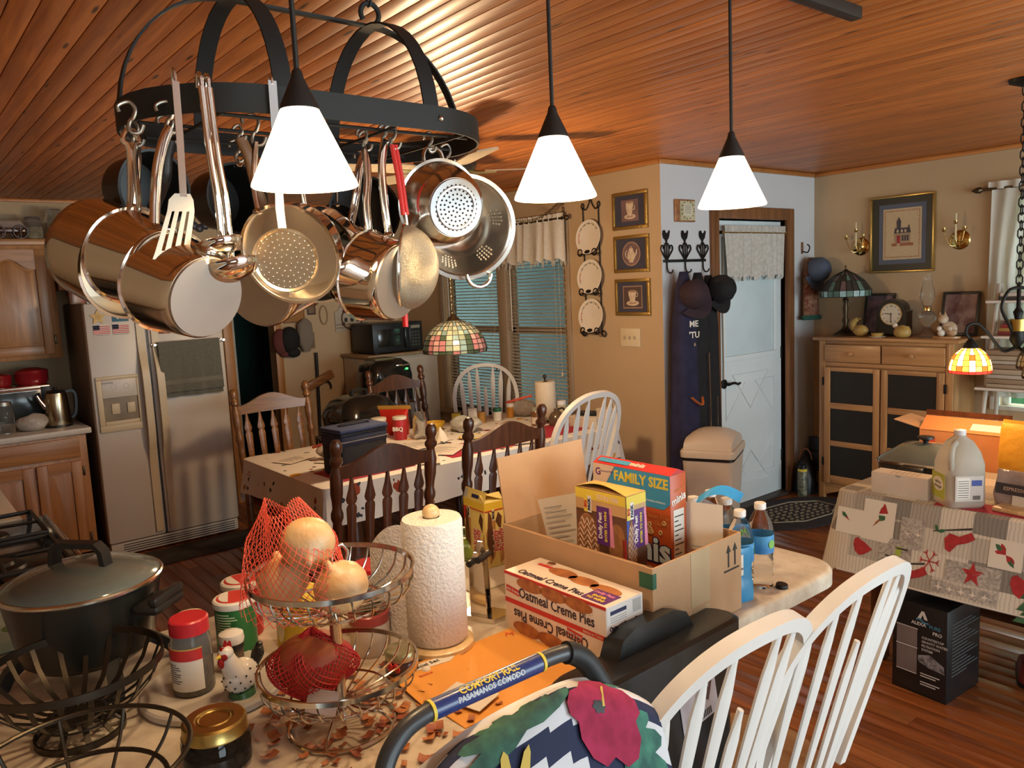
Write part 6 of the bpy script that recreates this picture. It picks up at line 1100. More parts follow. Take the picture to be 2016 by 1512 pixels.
# ================================================================ foreground: tote, step ladder, flowered cloth
TOTE = mat('tote_black', (.010, .011, .012), .28, var=.2)
t = thing('storage_tote', 'black lidded plastic tote wedged between worktop and chair', 'tote', (0, 0, 0), 0, None, T(-.962, 1.145, .50) @ RZ(R(1.5)) @ RY(R(-6)))
def tote_ring(z, hx, hy, r=.04): return [(sx*(hx-r)+r*math.cos(a), sy*(hy-r)+r*math.sin(a), z) for sx, sy, a0 in ((1, 1, 0), (-1, 1, PI/2), (-1, -1, PI), (1, -1, 1.5*PI)) for a in [a0+PI/2*i/5 for i in range(6)]]
rs = [tote_ring(0, .025, .18, .02), tote_ring(.42, .042, .225), tote_ring(.42, .055, .245), tote_ring(.455, .057, .248), tote_ring(.462, .050, .24)]
n = len(rs[0]); vs = sum(rs, []); fs = [tuple(range(n-1, -1, -1)), tuple((len(rs)-1)*n+i for i in range(n))]
for l in range(len(rs)-1): fs += [(l*n+i, l*n+(i+1) % n, (l+1)*n+(i+1) % n, (l+1)*n+i) for i in range(n)]
obj('tub', MB().add(vs, fs), TOTE, t, 35); obj('lid_hump', MB().prism([(-.12, 0), (-.10, .035), (-.06, .05), (.06, .05), (.10, .035), (.12, 0)], -.05, .0, frame((0, .02, .460), (0, 1, 0), (0, 0, 1))), TOTE, t)
Fl = frame((.0395, .08, .335), (0, 1, 0), (.04, 0, 1)); decal('product_label', mat('label_lilac', (.55, .52, .58), .4, vs=12, col2=(.42, .38, .42)), t, Fl @ RZ(R(6)), rect(-.06, -.055, .06, .055)); decal('label_picture', mat('label_shoe', (.12, .06, .05), .4), t, Fl @ RZ(R(6)) @ T(0, 0, .0008), [(0, .0), (.02, .03), (.035, .005), (.045, .035), (.05, .02), (.03, -.02)]); decal('barcode', BLK, t, Fl @ RZ(R(6)) @ T(0, 0, .0008), *[rect(-.01+k*.006, -.05, -.007+k*.006, -.035) for k in range(8)])
t = thing('step_ladder', 'folding step ladder with a padded comfort rail', 'ladder', (-.90, .66, 0)); GUN = mat('rail_gunmetal', (.055, .058, .062), .35, .3); FOAM = mat('black_foam', (.012, .012, .013), .55)
rail = spline([(.045, -.235, .93), (.012, -.20, 1.035), (0, -.165, 1.08), (0, -.11, 1.10), (0, .0, 1.10), (0, .13, 1.10), (.003, .175, 1.085), (.012, .205, 1.045), (.035, .235, .96), (.05, .25, .90)], 6)
obj('rail', MB().tube(rail, .0135, 16), GUN, t, 60); NAV = mat('rail_navy', (.015, .035, .16), .3, coat=.3, vs=90); obj('grip_sleeve', MB().tube([(0, -.108+.2*i/8, 1.10) for i in range(9)], .0150, 20), NAV, t, 60)
for y in (-.112, .094): obj('yellow_band', MB().tube([(0, y, 1.10), (0, y+.005, 1.10)], .0154, 20), YEL, t)
def wrap(s, sz, ang, m):
    o = text(s, sz, 'lettering', m, t, ID, 'CENTER', 1, 0, .0004); r_ = .0157
    for v in o.data.vertices: a = ang+v.co.y/r_; x = v.co.x; v.co = (r_*math.cos(a), -.008+x, 1.10+r_*math.sin(a))
    o.data.polygons.foreach_set('use_smooth', [True]*len(o.data.polygons)); o.data.update()
wrap('COMFORT RAIL', .0155, R(62), YEL); wrap('PASAMANOS CÓMODO', .0115, R(18), mat('rail_silver', (.6, .6, .62), .4))
sl = [p for p in rail if p[1] > .15 and p[2] > .955]; obj('foam_sleeve', MB().tube(sl, .0185, 16), FOAM, t, 60); obj('joint', MB().box(.03, .225, .80, .075, .28, .905, .01), BLACKP, t); obj('joint', MB().box(.03, -.275, .80, .075, -.22, .925, .01), BLACKP, t)
for s in (-1, 1):
    obj('leg', MB().tube([(.05, s*.25, .84), (.16, s*.27, .02)], .0125, 12), GUN, t); obj('rubber_foot', MB().lathe([(.0001, 0), (.019, 0), (.017, .035), (.0001, .04)], 12, T(.162, s*.272, 0)), BLACKP, t)
    obj('rear_leg', MB().tube([(.05, s*.235, .80), (-.04, s*.24, .02)], .011, 12), GUN, t)
for k in range(3): z = .25+k*.22; obj('step', MB().box(.05-.0+(.84-z)*.134, -.25, z, .11+(.84-z)*.134, .25, z+.03, .006), BLACKP, t)
# flowered cloth over the third chair back
t = thing('flowered_cloth', 'striped navy and white cloth with tropical leaves and red hibiscus', 'cloth', (-.865, .70, .034))
CLN = mat('cloth_navy', (.018, .025, .065), .85, var=.1); CLW = mat('cloth_white', (.62, .62, .64), .85, var=.05); CLL = mat('cloth_leaf', (.045, .14, .095), .85, vs=30, col2=(.02, .055, .05)); CLH = mat('cloth_hibiscus', (.36, .02, .07), .85, vs=40, col2=(.26, .012, .045)); CLY = mat('cloth_gold', (.62, .45, .10), .85)
prf = [(-.09, .78), (-.06, .90), (-.03, .985), (-.012, 1.028), (.010, 1.040), (.034, 1.026), (.05, .985), (.075, .90), (.105, .78), (.12, .62)]
PS = spline([(a, 0, b) for a, b in prf], 4); nP = len(PS)-1
def cl(u, v):
    k = v*nP; i = min(nP-1, int(k)); f = k-i; x = PS[i][0]*(1-f)+PS[i+1][0]*f; z = PS[i][2]*(1-f)+PS[i+1][2]*f; y = -.245+.49*u; e = abs(y)/.245
    return (x+.006*math.sin(11*u+5*v), y, z-.13*max(0, e-.15)**2+.004*math.sin(14*u))
b_ = MB(); nu, nv = 30, 40
def base_idx(u, v): return 0 if math.sin(v*34+2.2*math.sin(u*5)) > -.1 else 1
b_.sheet(nu, nv, cl, -.003)
k_ = nu*nv
for j in range(nv):
    for i in range(nu): c_ = base_idx((i+.5)/nu, (j+.5)/nv); b_.mi[j*nu+i] = c_; b_.mi[k_+j*nu+i] = c_
obj('striped_cloth', b_, [CLW, CLN], t, 80)
def on_cloth(u, v, d): 
    p = Vector(cl(u, v)); a = Vector(cl(min(1, u+.01), v))-p; c_ = Vector(cl(u, min(1, v+.01)))-p; n_ = a.cross(c_).normalized(); return p-n_*-d if n_.x > 0 else p+n_*-d
def cmotif(name, m, polys, d=.004):
    b_ = MB()
    for p in polys:
        n = len(p); c = (sum(a for a, _ in p)/n, sum(a for _, a in p)/n); mid = [((a+c[0])/2, (b+c[1])/2) for a, b in p]
        V = [on_cloth(*a, d) for a in p]+[on_cloth(*a, d) for a in mid]+[on_cloth(*c, d)]
        b_.add([tuple(q) for q in V], [(i, (i+1) % n, n+(i+1) % n, n+i) for i in range(n)]+[(n+i, n+(i+1) % n, 2*n) for i in range(n)])
    o = obj(name, b_, m, t, 80)
def pet(cu, cv, a, l, w): return [(cu+(l*f*math.cos(a)-w*g*math.sin(a)), cv-(l*f*math.sin(a)+w*g*math.cos(a))) for f, g in ((0, 0), (.25, -.42), (.6, -.55), (.9, -.35), (1, 0), (.9, .35), (.6, .55), (.25, .42))]
cmotif('monstera_leaf', CLL, [pet(.42, .56, R(20+28*k), .22, .07) for k in range(7)]+[pet(.25, .62, R(150), .2, .09)]); cmotif('palm_leaf', mat('cloth_palm', (.06, .22, .15), .85, vs=30, col2=(.03, .10, .08)), [pet(.78, .72, R(-80+24*k), .20, .06) for k in range(7)]+[pet(.72, .45, R(30*k), .16, .05) for k in range(3)], .003)
cmotif('hibiscus', CLH, [pet(.74, .60, R(90+72*k), .16, .15) for k in range(5)], .0055); cmotif('hibiscus_eye', BLK, [pet(.72, .60, R(k*60), .03, .02) for k in range(6)], .0065); cmotif('stamen', CLY, [[(.735, .60), (.745, .60), (.775, .50), (.765, .50)]], .007); cmotif('bird_of_paradise', CLY, [pet(.30, .80, R(60+22*k), .22, .035) for k in range(5)], .0055); cmotif('bird_flower', mat('cloth_plum', (.25, .05, .12), .85), [pet(.30, .80, R(70+25*k), .12, .03) for k in range(4)], .0065)
# ================================================================ walls: pictures, plates, hooks, curtains
GILT = mat('gilt', (.42, .26, .07), .35, .7, vs=40, bump=.25, bs=120); MATN = mat('navy_mat', (.045, .045, .075), .7); PORC = mat('porcelain', (.72, .66, .56), .25, var=.05)
FB = frame((0, Y1, 0), (1, 0, 0), (0, 0, 1))
def picture(name, label, cx, cz, w, h, fw_, fm, mm, F_=None, deep=.02):
    t = thing(name, label, 'picture', (0, 0, 0), 0, None, F_ @ T(cx, cz, .001))
    for a in ((-w/2, h/2-fw_, w/2, h/2), (-w/2, -h/2, w/2, -h/2+fw_), (-w/2, -h/2+fw_, -w/2+fw_, h/2-fw_), (w/2-fw_, -h/2+fw_, w/2, h/2-fw_)): obj('frame', MB().box(a[0], a[1], 0, a[2], a[3], deep, .004), fm, t)
    obj('mat_board', MB().box(-w/2+fw_, -h/2+fw_, 0, w/2-fw_, h/2-fw_, .008), mm, t); return t
MAUVE = mat('print_mauve', (.20, .12, .12), .6, vs=9, col2=(.13, .08, .085)); TAUPE = mat('print_taupe', (.35, .22, .16), .6)
def cup(t, s=1, tall=1, dy=0):
    P = mat('cup_print', (.62, .53, .42), .6, vs=50, col2=(.48, .36, .26))
    decal('saucer', P, t, T(0, -.045+dy, .0095), ell(0, 0, .05*s, .016*s)); decal('saucer_well', TAUPE, t, T(0, -.045+dy, .010), ell(0, .002, .03*s, .008*s)); decal('cup_body', P, t, T(0, dy, .0105), [(-.032*s, .04*tall), (-.03*s, .005), (-.018*s, -.03), (-.01*s, -.042), (.012*s, -.042), (.018*s, -.03), (.028*s, .005), (.034*s, .04*tall)]); decal('cup_rim', TAUPE, t, T(0, dy, .0112), ell(.001, .04*tall, .033*s, .008))
    b_ = MB().tube([(.03*s+.014*math.cos(a), .012+dy+.016*math.sin(a), .0106) for a in [-PI/2+PI*i/8 for i in range(9)]], .0025, 6); obj('cup_handle', b_, P, t)
t = picture('teacup_picture', 'gilt framed print of a tall teacup, top of three', -3.583, 2.145, .305, .243, .022, GILT, MATN, FB); decal('inner_print', MAUVE, t, T(0, 0, .0085), rect(-.075, -.07, .075, .07)); cup(t, 1, 1.2, .005)
t = picture('teapot_picture', 'gilt framed print of a teapot in a circle, middle of three', -3.58, 1.863, .305, .243, .022, GILT, MATN, FB); decal('circle_border', TAUPE, t, T(0, 0, .0085), ell(0, 0, .08, .08, 32)); decal('circle_field', MAUVE, t, T(0, 0, .009), ell(0, 0, .072, .072, 32)); P = mat('cup_print', (.62, .53, .42))
decal('teapot_body', P, t, T(0, 0, .010), ell(0, -.012, .034, .038, 24)); decal('teapot_lid', P, t, T(0, 0, .0105), ell(0, .028, .02, .010), ell(0, .042, .006, .008)); obj('spout', MB().tube([(.03, -.015, .0106), (.045, 0, .0106), (.048, .02, .0106), (.055, .028, .0106)], [.007, .005, .004, .004], 6), P, t); obj('pot_handle', MB().tube([(-.03+.02*math.cos(a), -.002+.025*math.sin(a), .0106) for a in [PI/2+PI*i/8 for i in range(9)]], .003, 6), P, t); decal('foot', P, t, T(0, 0, .0104), rect(-.018, -.056, .018, -.045))
t = picture('teacup_picture', 'gilt framed print of a low teacup, bottom of three', -3.578, 1.578, .305, .243, .022, GILT, MATN, FB); decal('border_print', TAUPE, t, T(0, 0, .0085), rect(-.085, -.075, .085, .075)); decal('inner_print', mat('print_dark', (.09, .055, .05), .6), t, T(0, 0, .009), rect(-.078, -.068, .078, .068)); cup(t, 1.1, .85, .005)
# plate rack
t = thing('plate_rack', 'black scrolled iron rack holding three plates', 'plate rack', (-3.945, Y1-.012, 0))
for s in (-1, 1): obj('upright', MB().tube([(s*.075, 0, 2.20), (s*.075, 0, 1.33)], .0045, 8), IRON, t); obj('foot_scroll', MB().tube([(s*.075+s*(.03-.03*math.cos(a))*(1-a/9), -.004, 1.335-.028*math.sin(a)*(1-a/10)) for a in [i*.5 for i in range(13)]], .0045, 8), IRON, t); obj('top_scroll', MB().tube(spline([(s*.075, 0, 2.19), (s*.09, 0, 2.215), (s*.08, 0, 2.235), (s*.066, 0, 2.222), (s*.07, 0, 2.205), (s*.045, 0, 2.19), (s*.012, 0, 2.235), (s*.008, 0, 2.275), (s*.035, 0, 2.30), (s*.045, 0, 2.282), (s*.033, 0, 2.275)], 4), .004, 8), IRON, t)
obj('finial', MB().tube([(.012*math.cos(a)*(1-a/14), 0, 2.315+.02*math.sin(a)*(1-a/14)) for a in [-PI/2+i*.5 for i in range(14)]], .0045, 8), IRON, t)
for z in (1.885, 1.612, 1.34): b_ = obj('cradle', MB().tube([(-.10, -.035, z+.0), (.10, -.035, z)], .004, 8), IRON, t); obj('cradle_scroll', MB().tube(ringp(.022, 0, 20), .005, 8, T(-.07, -.045, z+.01) @ RX(PI/2), True).tube(ringp(.022, 0, 20), .005, 8, T(.07, -.045, z+.01) @ RX(PI/2), True).ball(.022, T(0, -.04, z+.01) @ SC(1.6, .5, .8), 10, 8), IRON, b_)
for z, wh in ((2.0, 'top'), (1.727, 'middle'), (1.455, 'bottom')):
    t = thing('plate', 'cream plate with painted flowers on the rack, '+wh+' of three', 'plate', (0, 0, 0), 0, 'plates on the iron rack', frame((-3.945, Y1-.03, z), (1, 0, 0), (0, .12, 1))); obj('dish', MB().lathe([(.0001, .0), (.065, 0), (.075, .004), (.118, .014), (.120, .016), (.118, .018), (.075, .008), (.0001, .004)], 40), PORC, t)
    cols = [mat('flower_red', (.55, .10, .06), .4), mat('leaf_paint', (.12, .14, .10), .4), mat('flower_blue', (.18, .18, .26), .4), mat('flower_gold', (.55, .40, .12), .4)]
    random.seed(4)
    for i in range(20): a = R(35)+i*R(9); q = .098; decal('painted_flower', cols[0] if 14 < i < 19 else cols[(i*7) % 3+1], t, T(q*math.cos(a), q*math.sin(a), .0125) @ RZ(a), ell(0, 0, .009 if i % 3 else .013, .006, 8))
t = thing('light_switch', 'cream triple light switch plate below the teacup pictures', 'switch', (-3.614, Y1-.001, 1.307)); obj('plate', MB().box(-.088, -.006, -.062, .088, 0, .062, .004), mat('switch_cream', (.68, .58, .40), .4), t)
for x in (-.046, 0, .046): obj('toggle', MB().box(x-.005, -.016, -.012, x+.005, -.005, .012, .002, ID), mat('toggle_tan', (.45, .36, .24), .4), t)
t = thing('light_switch', 'white rocker switch half hidden behind the black coat', 'switch', (XD+.001, 4.42, 1.36)); obj('plate', MB().box(0, -.035, -.06, .006, .035, .06, .003), WHT, t); obj('rocker', MB().box(.005, -.012, -.03, .010, .012, .03, .002), mat('toggle_tan', (.45, .36, .24)), t)
# dining window valance and its rod
LACE = mat('lace_white', (.66, .62, .55), .9, var=.1, vs=50, alpha=.93)
def valance(name, label, F_, w, h, folds, amp, m, lace=True, hem=.03, seed=1, rodr=.008, rod_m=None, par=None):
    t = thing(name, label, 'curtain', (0, 0, 0), 0, None, F_); random.seed(seed); ph = random.random()*6; n = folds*8
    def f(u, v): a = u*folds*2*PI; return (u*w+.01*math.sin(a*.5+v), -h*v+(hem*.5*math.sin(a*1.0)*v if v > .9 else 0), .028+amp*(.35+.65*v)*math.sin(a+.8*math.sin(a*.37+ph))+.012*math.sin(u*9+ph)*v)
    obj('drape', MB().sheet(n, 14, f, .0012), m, t, 80); obj('header', MB().sheet(n, 4, lambda u, v: (u*w, .05*v-.01, .028+.010*math.sin(u*folds*4*PI+ph)+.006*math.sin(u*folds*9*PI)), .0012), m, t, 80)
    if lace:
        b_ = MB(); k = int(w/.032)
        for i in range(k):
            u = (i+.5)/k; p = f(u, 1)
            for dy, r in ((-.012, .014), (-.03, .008 if i % 2 else .004)): b_.lathe([(r*.45, -.0008), (r, -.0008), (r, .0008), (r*.45, .0008), (r*.45, -.0008)], 8, T(p[0], p[1]+dy, p[2]))
        o = obj('lace_edge', b_, m, t); o['kind'] = 'stuff'
    return t
valance('lace_valance', 'white lace edged valance over the dining window blinds', frame((-5.83, Y1-.03, 2.15), (1, 0, 0), (0, 0, 1)), 1.66, .29, 15, .016, LACE)
t = thing('curtain_rod', 'antique curtain rod above the dining window', 'curtain rod', (0, 0, 0)); obj('rod', MB().tube([(-5.87, Y1-.058, 2.152), (-4.15, Y1-.058, 2.152)], .009, 10), BRASS, t); obj('finial', MB().ball(.02, T(-4.14, Y1-.058, 2.152), 12, 8), BRASS, t); obj('finial', MB().ball(.02, T(-5.88, Y1-.058, 2.152), 12, 8), BRASS, t)
for x in (-4.19, -5.84): obj('bracket', MB().box(x-.008, Y1-.06, 2.14, x+.008, Y1, 2.165, .003), BRASS, t)
# entry wall
t = thing('wall_plaque', 'small wooden plaque with a leafy verse card', 'plaque', (0, 0, 0), 0, None, frame((XD+.001, 4.185, 2.122), (0, 1, 0), (0, 0, 1))); obj('board', MB().box(-.10, -.072, 0, .10, .072, .018, .004), CASE, t); obj('card', MB().box(-.058, -.062, .018, .095, .062, .020), mat('card_cream', (.58, .50, .32), .6, vs=24, col2=(.40, .36, .2)), t); decal('verse_panel', mat('verse_paper', (.66, .60, .44), .6), t, T(.018, .004, .0212), rect(-.045, -.035, .045, .035)); decal('verse', INK, t, T(.018, .004, .0222), *[rect(-.03, -.02+k*.011, .03, -.018+k*.011) for k in range(5)]); decal('leaf_spray', mat('leaf_ink', (.08, .09, .05), .6), t, T(0, 0, .0212), *[petal(.018+.06*math.cos(a), .004+.052*math.sin(a), a+1, .016, .008) for a in [i*.5 for i in range(13)]])
t = thing('coat_rack', 'black iron coat rack with three rooster silhouettes', 'coat rack', (0, 0, 0), 0, None, frame((XD+.001, 4.185, 1.80), (0, 1, 0), (0, 0, 1)))
obj('bar', MB().box(-.215, -.008, 0, .215, .010, .012, .003), IRON, t); roo = [(-.028, .03), (-.034, .055), (-.026, .062), (-.022, .05), (-.008, .042), (.006, .045), (.016, .062), (.03, .058), (.034, .035), (.026, .012), (.010, .0), (.004, -.015), (-.004, -.015), (-.008, 0), (-.022, .012)]
for x in (-.185, 0, .185):
    r_ = obj('rooster', MB().prism([(x-a, b+.135) for a, b in roo][::-1], .004, .009), IRON, t)
    for s in (-1, 1): obj('scroll', MB().tube(spline([(x, .005, .008), (x+s*.03, .04, .008), (x+s*.058, .075, .008), (x+s*.05, .1, .008), (x+s*.03, .095, .008), (x+s*.035, .08, .008)], 4), .0045, 6).tube(spline([(x, .005, .008), (x+s*.018, .05, .008), (x+s*.022, .09, .008), (x+s*.008, .115, .008), (x, .105, .008)], 4), .004, 6), IRON, r_)
    obj('stem', MB().tube([(x, 0, .008), (x, .125, .008)], .004, 6), IRON, r_); obj('hook', MB().tube(spline([(x, 0, .008), (x, -.05, .010), (x, -.075, .025), (x, -.07, .05), (x, -.055, .055)], 4), .005, 8), IRON, t)
def hanging(name, label, cat, cy, top, bot, w0, w1, x0, dpt, m, seed, folds=5, skew=0):
    t = thing(name, label, cat, (XD+x0, cy, bot)); random.seed(seed); ph = random.random()*6; h = top-bot; b_ = MB(); n, mm = 40, 16
    def f(u, v):
        a = 2*PI*u; k = min(1, v*4)**.6; w_ = (.03+(w0-.03)*k)+(w1-w0)*v; d_ = dpt*(.35+.65*k); q = 1+.10*math.sin(folds*a+ph+2*v)*v
        return (dpt+d_*.9*math.sin(a)*q, w_*math.cos(a)*q+skew*v, h*(1-v))
    vs = [f(i/n, j/mm) for j in range(mm+1) for i in range(n)]; fs = [(j*n+i, (j+1)*n+i, (j+1)*n+(i+1) % n, j*n+(i+1) % n) for j in range(mm) for i in range(n)]+[tuple(range(n)), tuple(mm*n+i for i in range(n-1, -1, -1))]
    obj('garment', b_.add(vs, fs), m, t, 80); return t, f
NVY = mat('jacket_navy', (.022, .020, .055), .9, var=.3, vs=14, bump=.2, bs=60); CBK = mat('coat_black', (.012, .011, .012), .85, var=.3, vs=12, bump=.2, bs=50); MRN = mat('cap_maroon', (.035, .018, .025), .9)
t, f = hanging('jacket', 'navy jacket with orange trimmed pocket and white lettering', 'jacket', 4.055, 1.73, .42, .075, .13, .02, .075, NVY, 3, 5, -.01)
F_ = frame((.155, .015, .83), (0, 1, 0), (0, 0, 1)); text('ME', .055, 'lettering', WHT, t, frame((.150, .0, .975), (.25, 1, 0), (0, 0, 1)), 'CENTER', 1, .001, .001); text("'TU", .055, 'lettering', WHT, t, frame((.153, .0, .905), (.25, 1, 0), (0, 0, 1)), 'CENTER', 1, .001, .001); text('&', .03, 'lettering', mat('thread_tan', (.5, .35, .2), .8), t, frame((.156, .0, .845), (.25, 1, 0), (0, 0, 1)))
obj('pocket_trim', MB().strip(spline([(.165, -.055, .51), (.178, .01, .46), (.165, .06, .455), (.15, .072, .50)], 4), .016, .006, ID, (1, 0, .2)), mat('trim_orange', (.50, .12, .02), .8), t); obj('hood', MB().ball(.075, T(.09, .0, 1.12) @ SC(.9, .95, 1.15), 16, 12), NVY, t, 80)
t, f = hanging('coat', 'long black coat hanging on the middle hook', 'coat', 4.205, 1.72, .40, .07, .115, .02, .07, CBK, 5, 6); obj('zip', MB().tube([(.155, -.005, .8), (.158, 0, .5), (.16, 0, .1)], .003, 6), STEEL, t)
t, f = hanging('coat', 'black coat hanging on the hook nearest the door', 'coat', 4.33, 1.70, .40, .06, .10, .02, .06, CBK, 8, 5); obj('zip', MB().tube([(.137, -.02, .5), (.139, -.02, .15)], .0025, 6), STEEL, t)
def cap(label, loc, M_, m, mb_, pat=None):
    t = thing('cap', label, 'cap', (0, 0, 0), 0, 'caps on the wall hooks', T(*loc) @ M_)
    obj('crown', MB().lathe([(.092, 0), (.094, .03), (.085, .075), (.055, .11), (.02, .125), (.0001, .127)], 24), m, t, 80); obj('brim', MB().sheet(12, 5, lambda u, v: ((.088+.075*v)*math.cos(PI*(.18+.64*u))*1.0, (.088+.075*v*math.sin(PI*u)**.5)*math.sin(PI*(.18+.64*u)), -.004-.015*v*0+.012*math.sin(PI*u)*v), .003), mb_, t, 80); obj('button', MB().ball(.007, T(0, 0, .127), 10, 6), mb_, t)
    for k in range(3): obj('seam', MB().tube([(.0945*math.cos(a)*math.cos(k*PI/3), .0945*math.cos(a)*math.sin(k*PI/3), .126*math.sin(a)) for a in [PI*i/12 for i in range(13)]], .0014, 4), mb_, t)
    return t
cap('dark maroon cap hung over the navy jacket', (XD+.15, 4.065, 1.575), RZ(R(-15)) @ RY(R(72)) @ RZ(R(-60)), MRN, MRN); cap('black cap hung on the hook nearest the door', (XD+.13, 4.36, 1.60), RZ(R(5)) @ RY(R(78)) @ RZ(R(-75)), CBK, CBK)
DEN = mat('cap_denim', (.075, .095, .14), .9, var=.2, vs=20)
t = thing('wall_hook', 'small black coat hook on the wall right of the door', 'hook', (XD+.001, 5.60, 1.86)); obj('back_plate', MB().box(0, -.012, -.03, .006, .012, .06, .002), CASE, t); obj('hook_arm', MB().tube(spline([(.005, 0, -.01), (.05, 0, -.02), (.065, 0, .02), (.045, 0, .04)], 4), .005, 8), IRON, t)
cap('faded blue cap on the hook right of the door', (XD+.10, 5.61, 1.70), RY(R(80)) @ RZ(R(-92)), DEN, DEN)
t, f = hanging('tote_bag', 'rust patterned cloth bag with green trim hanging below the blue cap', 'bag', 5.62, 1.80, 1.33, .07, .085, .015, .05, mat('paisley', (.16, .04, .025), .9, vs=34, col2=(.28, .16, .09)), 9, 3); obj('green_trim', MB().tube([f(i/20, .97) for i in range(20)], .02, 6, ID, True), mat('trim_green', (.025, .10, .07), .9), t)
valance('door_curtain', 'sheer lace curtain over the entry door glass', frame((XD-.015, 4.60, 1.995), (0, 1, 0), (0, 0, 1)), .74, .33, 11, .012, mat('door_lace', (.66, .62, .55), .9, vs=40, col2=(.52, .48, .42), alpha=.88), False, .04, 3)
t = thing('curtain_rod', 'thin brass rod on the entry door', 'curtain rod', (0, 0, 0)); obj('rod', MB().tube([(XD+.02, 4.575, 1.985), (XD+.02, 5.355, 1.985)], .005, 8), mat('brass', (.6, .42, .16), .25, 1), t)
for y in (4.578, 5.352): obj('bracket', MB().box(XD-.03, y-.006, 1.975, XD+.024, y+.006, 1.998, .002), mat('brass', (.6, .42, .16)), t)
t = thing('pull_string', 'thin pull cord hanging down the entry door', 'cord', (XD-.02, 4.622, .96)); obj('cord', MB().tube([(0, 0, 0), (.001, -.004, .5), (0, 0, 1.0)], .004, 6), mat('cord_tan', (.28, .19, .1), .8), t)
# picture wall
FP = frame((0, Y2, 0), (1, 0, 0), (0, 0, 1)); BRS = mat('brass', (.6, .42, .16))
t = picture('sampler_picture', 'large framed cross-stitch of a Victorian house', -2.648, 1.93, .452, .545, .016, mat('frame_gilt', (.55, .40, .14), .3, .9), mat('frame_black', (.03, .028, .02), .4), FP, .03)
obj('blue_mat', MB().box(-.165, -.212, .008, .165, .212, .012), mat('mat_slate', (.11, .125, .17), .7), t); obj('linen', MB().box(-.135, -.18, .012, .135, .18, .0135), mat('linen', (.58, .44, .26), .9, var=.08, vs=60), t); BRD = mat('stitch_rust', (.35, .13, .07), .9); SLT = mat('stitch_slate', (.08, .07, .08), .9)
decal('stitched_border', BRD, t, T(0, 0, .0142), *[ell(-.118+.236*i/15, s*.163, .004, .005, 6) for i in range(16) for s in (-1, 1)], *[ell(s*.12, -.15+.3*i/18, .004, .005, 6) for i in range(19) for s in (-1, 1)])
decal('house_wall', mat('stitch_tan', (.42, .29, .17), .9), t, T(0, -.03, .0145), rect(-.05, -.035, .06, .035)); decal('house_roof', SLT, t, T(0, -.03, .015), [(-.055, .035), (.063, .035), (.055, .072), (-.048, .072)], [(-.035, .072), (-.008, .072), (-.008, .11), (-.035, .11)], [(-.04, .11), (-.003, .11), (-.021, .15)], rect(.045, .07, .053, .09)); decal('house_door', mat('stitch_red', (.35, .04, .05), .9), t, T(0, -.03, .0155), rect(-.035, -.035, -.012, .02)); decal('house_window', SLT, t, T(0, -.03, .0155), rect(.0, -.02, .012, .02), rect(.018, -.02, .03, .02), rect(.036, -.02, .048, .02)); decal('house_dormer', mat('linen', (.58, .44, .26)), t, T(0, -.03, .0158), ell(.0, .05, .008, .012, 8), ell(.025, .05, .008, .012, 8), ell(-.03, .05, .008, .012, 8)); decal('garden_wall', BRD, t, T(0, -.03, .0152), rect(-.07, -.055, -.035, -.035), rect(-.012, -.055, .08, -.035))
def sconce(label, cx, cz):
    t = thing('wall_sconce', label, 'sconce', (cx, Y2-.001, cz), 0, 'brass candle sconces'); obj('back_plate', MB().lathe([(.0001, .018), (.03, .016), (.052, .008), (.062, .004), (.066, 0)], 32, RX(PI/2)), mat('brass_polished', (.62, .42, .15), .14, 1), t)
    for x, h in ((-.075, .085), (0, .13), (.055, .085)):
        a = obj('arm', MB().tube(spline([(0, -.02, -.03), (x*.5, -.06, -.035 if x else -.02), (x, -.075, h-.03), (x, -.075, h-.02)], 4), .0035, 8), BRS, t); obj('cup', MB().lathe([(.004, h-.03), (.012, h-.02), (.014, h), (.010, h), (.008, h-.012)], 14, T(x, -.075, 0)), BRS, a)
    obj('candle', MB().tube([(0, -.075, .0), (0, -.075, .175)], .007, 10), mat('candle_cream', (.66, .55, .32), .5), t); return t
sconce('brass sconce with a single candle, left of the house picture', -2.955, 1.86); sconce('brass sconce with a single candle, right of the house picture', -2.265, 1.86)
t = thing('curtain_rod', 'rod with leaf finial above the right-hand window', 'curtain rod', (0, 0, 0)); obj('rod', MB().tube([(-2.12, Y2-.05, 2.17), (-.95, Y2-.05, 2.17)], .008, 10), BRASS, t); obj('finial', MB().lathe([(.006, 0), (.022, .02), (.018, .045), (.0001, .075)], 12, T(-2.11, Y2-.05, 2.17) @ RY(-PI/2)), BRASS, t); obj('bracket', MB().box(-2.08, Y2-.055, 2.16, -2.065, Y2, 2.18, .003), BRASS, t)
SHR = mat('sheer_curtain', (.74, .72, .64), .9, var=.08, alpha=.68)
t = thing('sheer_curtain', 'white sheer curtain gathered at the right-hand window', 'curtain', (0, 0, 0)); obj('drape', MB().sheet(50, 14, lambda u, v: (-2.06+(.72-.28*math.sin(PI*min(1, v*1.1)))*u-.02*v, Y2-.05+.014*math.sin(u*38)+.008*math.sin(u*17+2*v), 2.165-1.35*v), .001), SHR, t, 80); obj('header', MB().sheet(60, 3, lambda u, v: (-2.08+.9*u, Y2-.055+.012*math.sin(u*60), 2.165+.05*v), .001), SHR, t, 80)
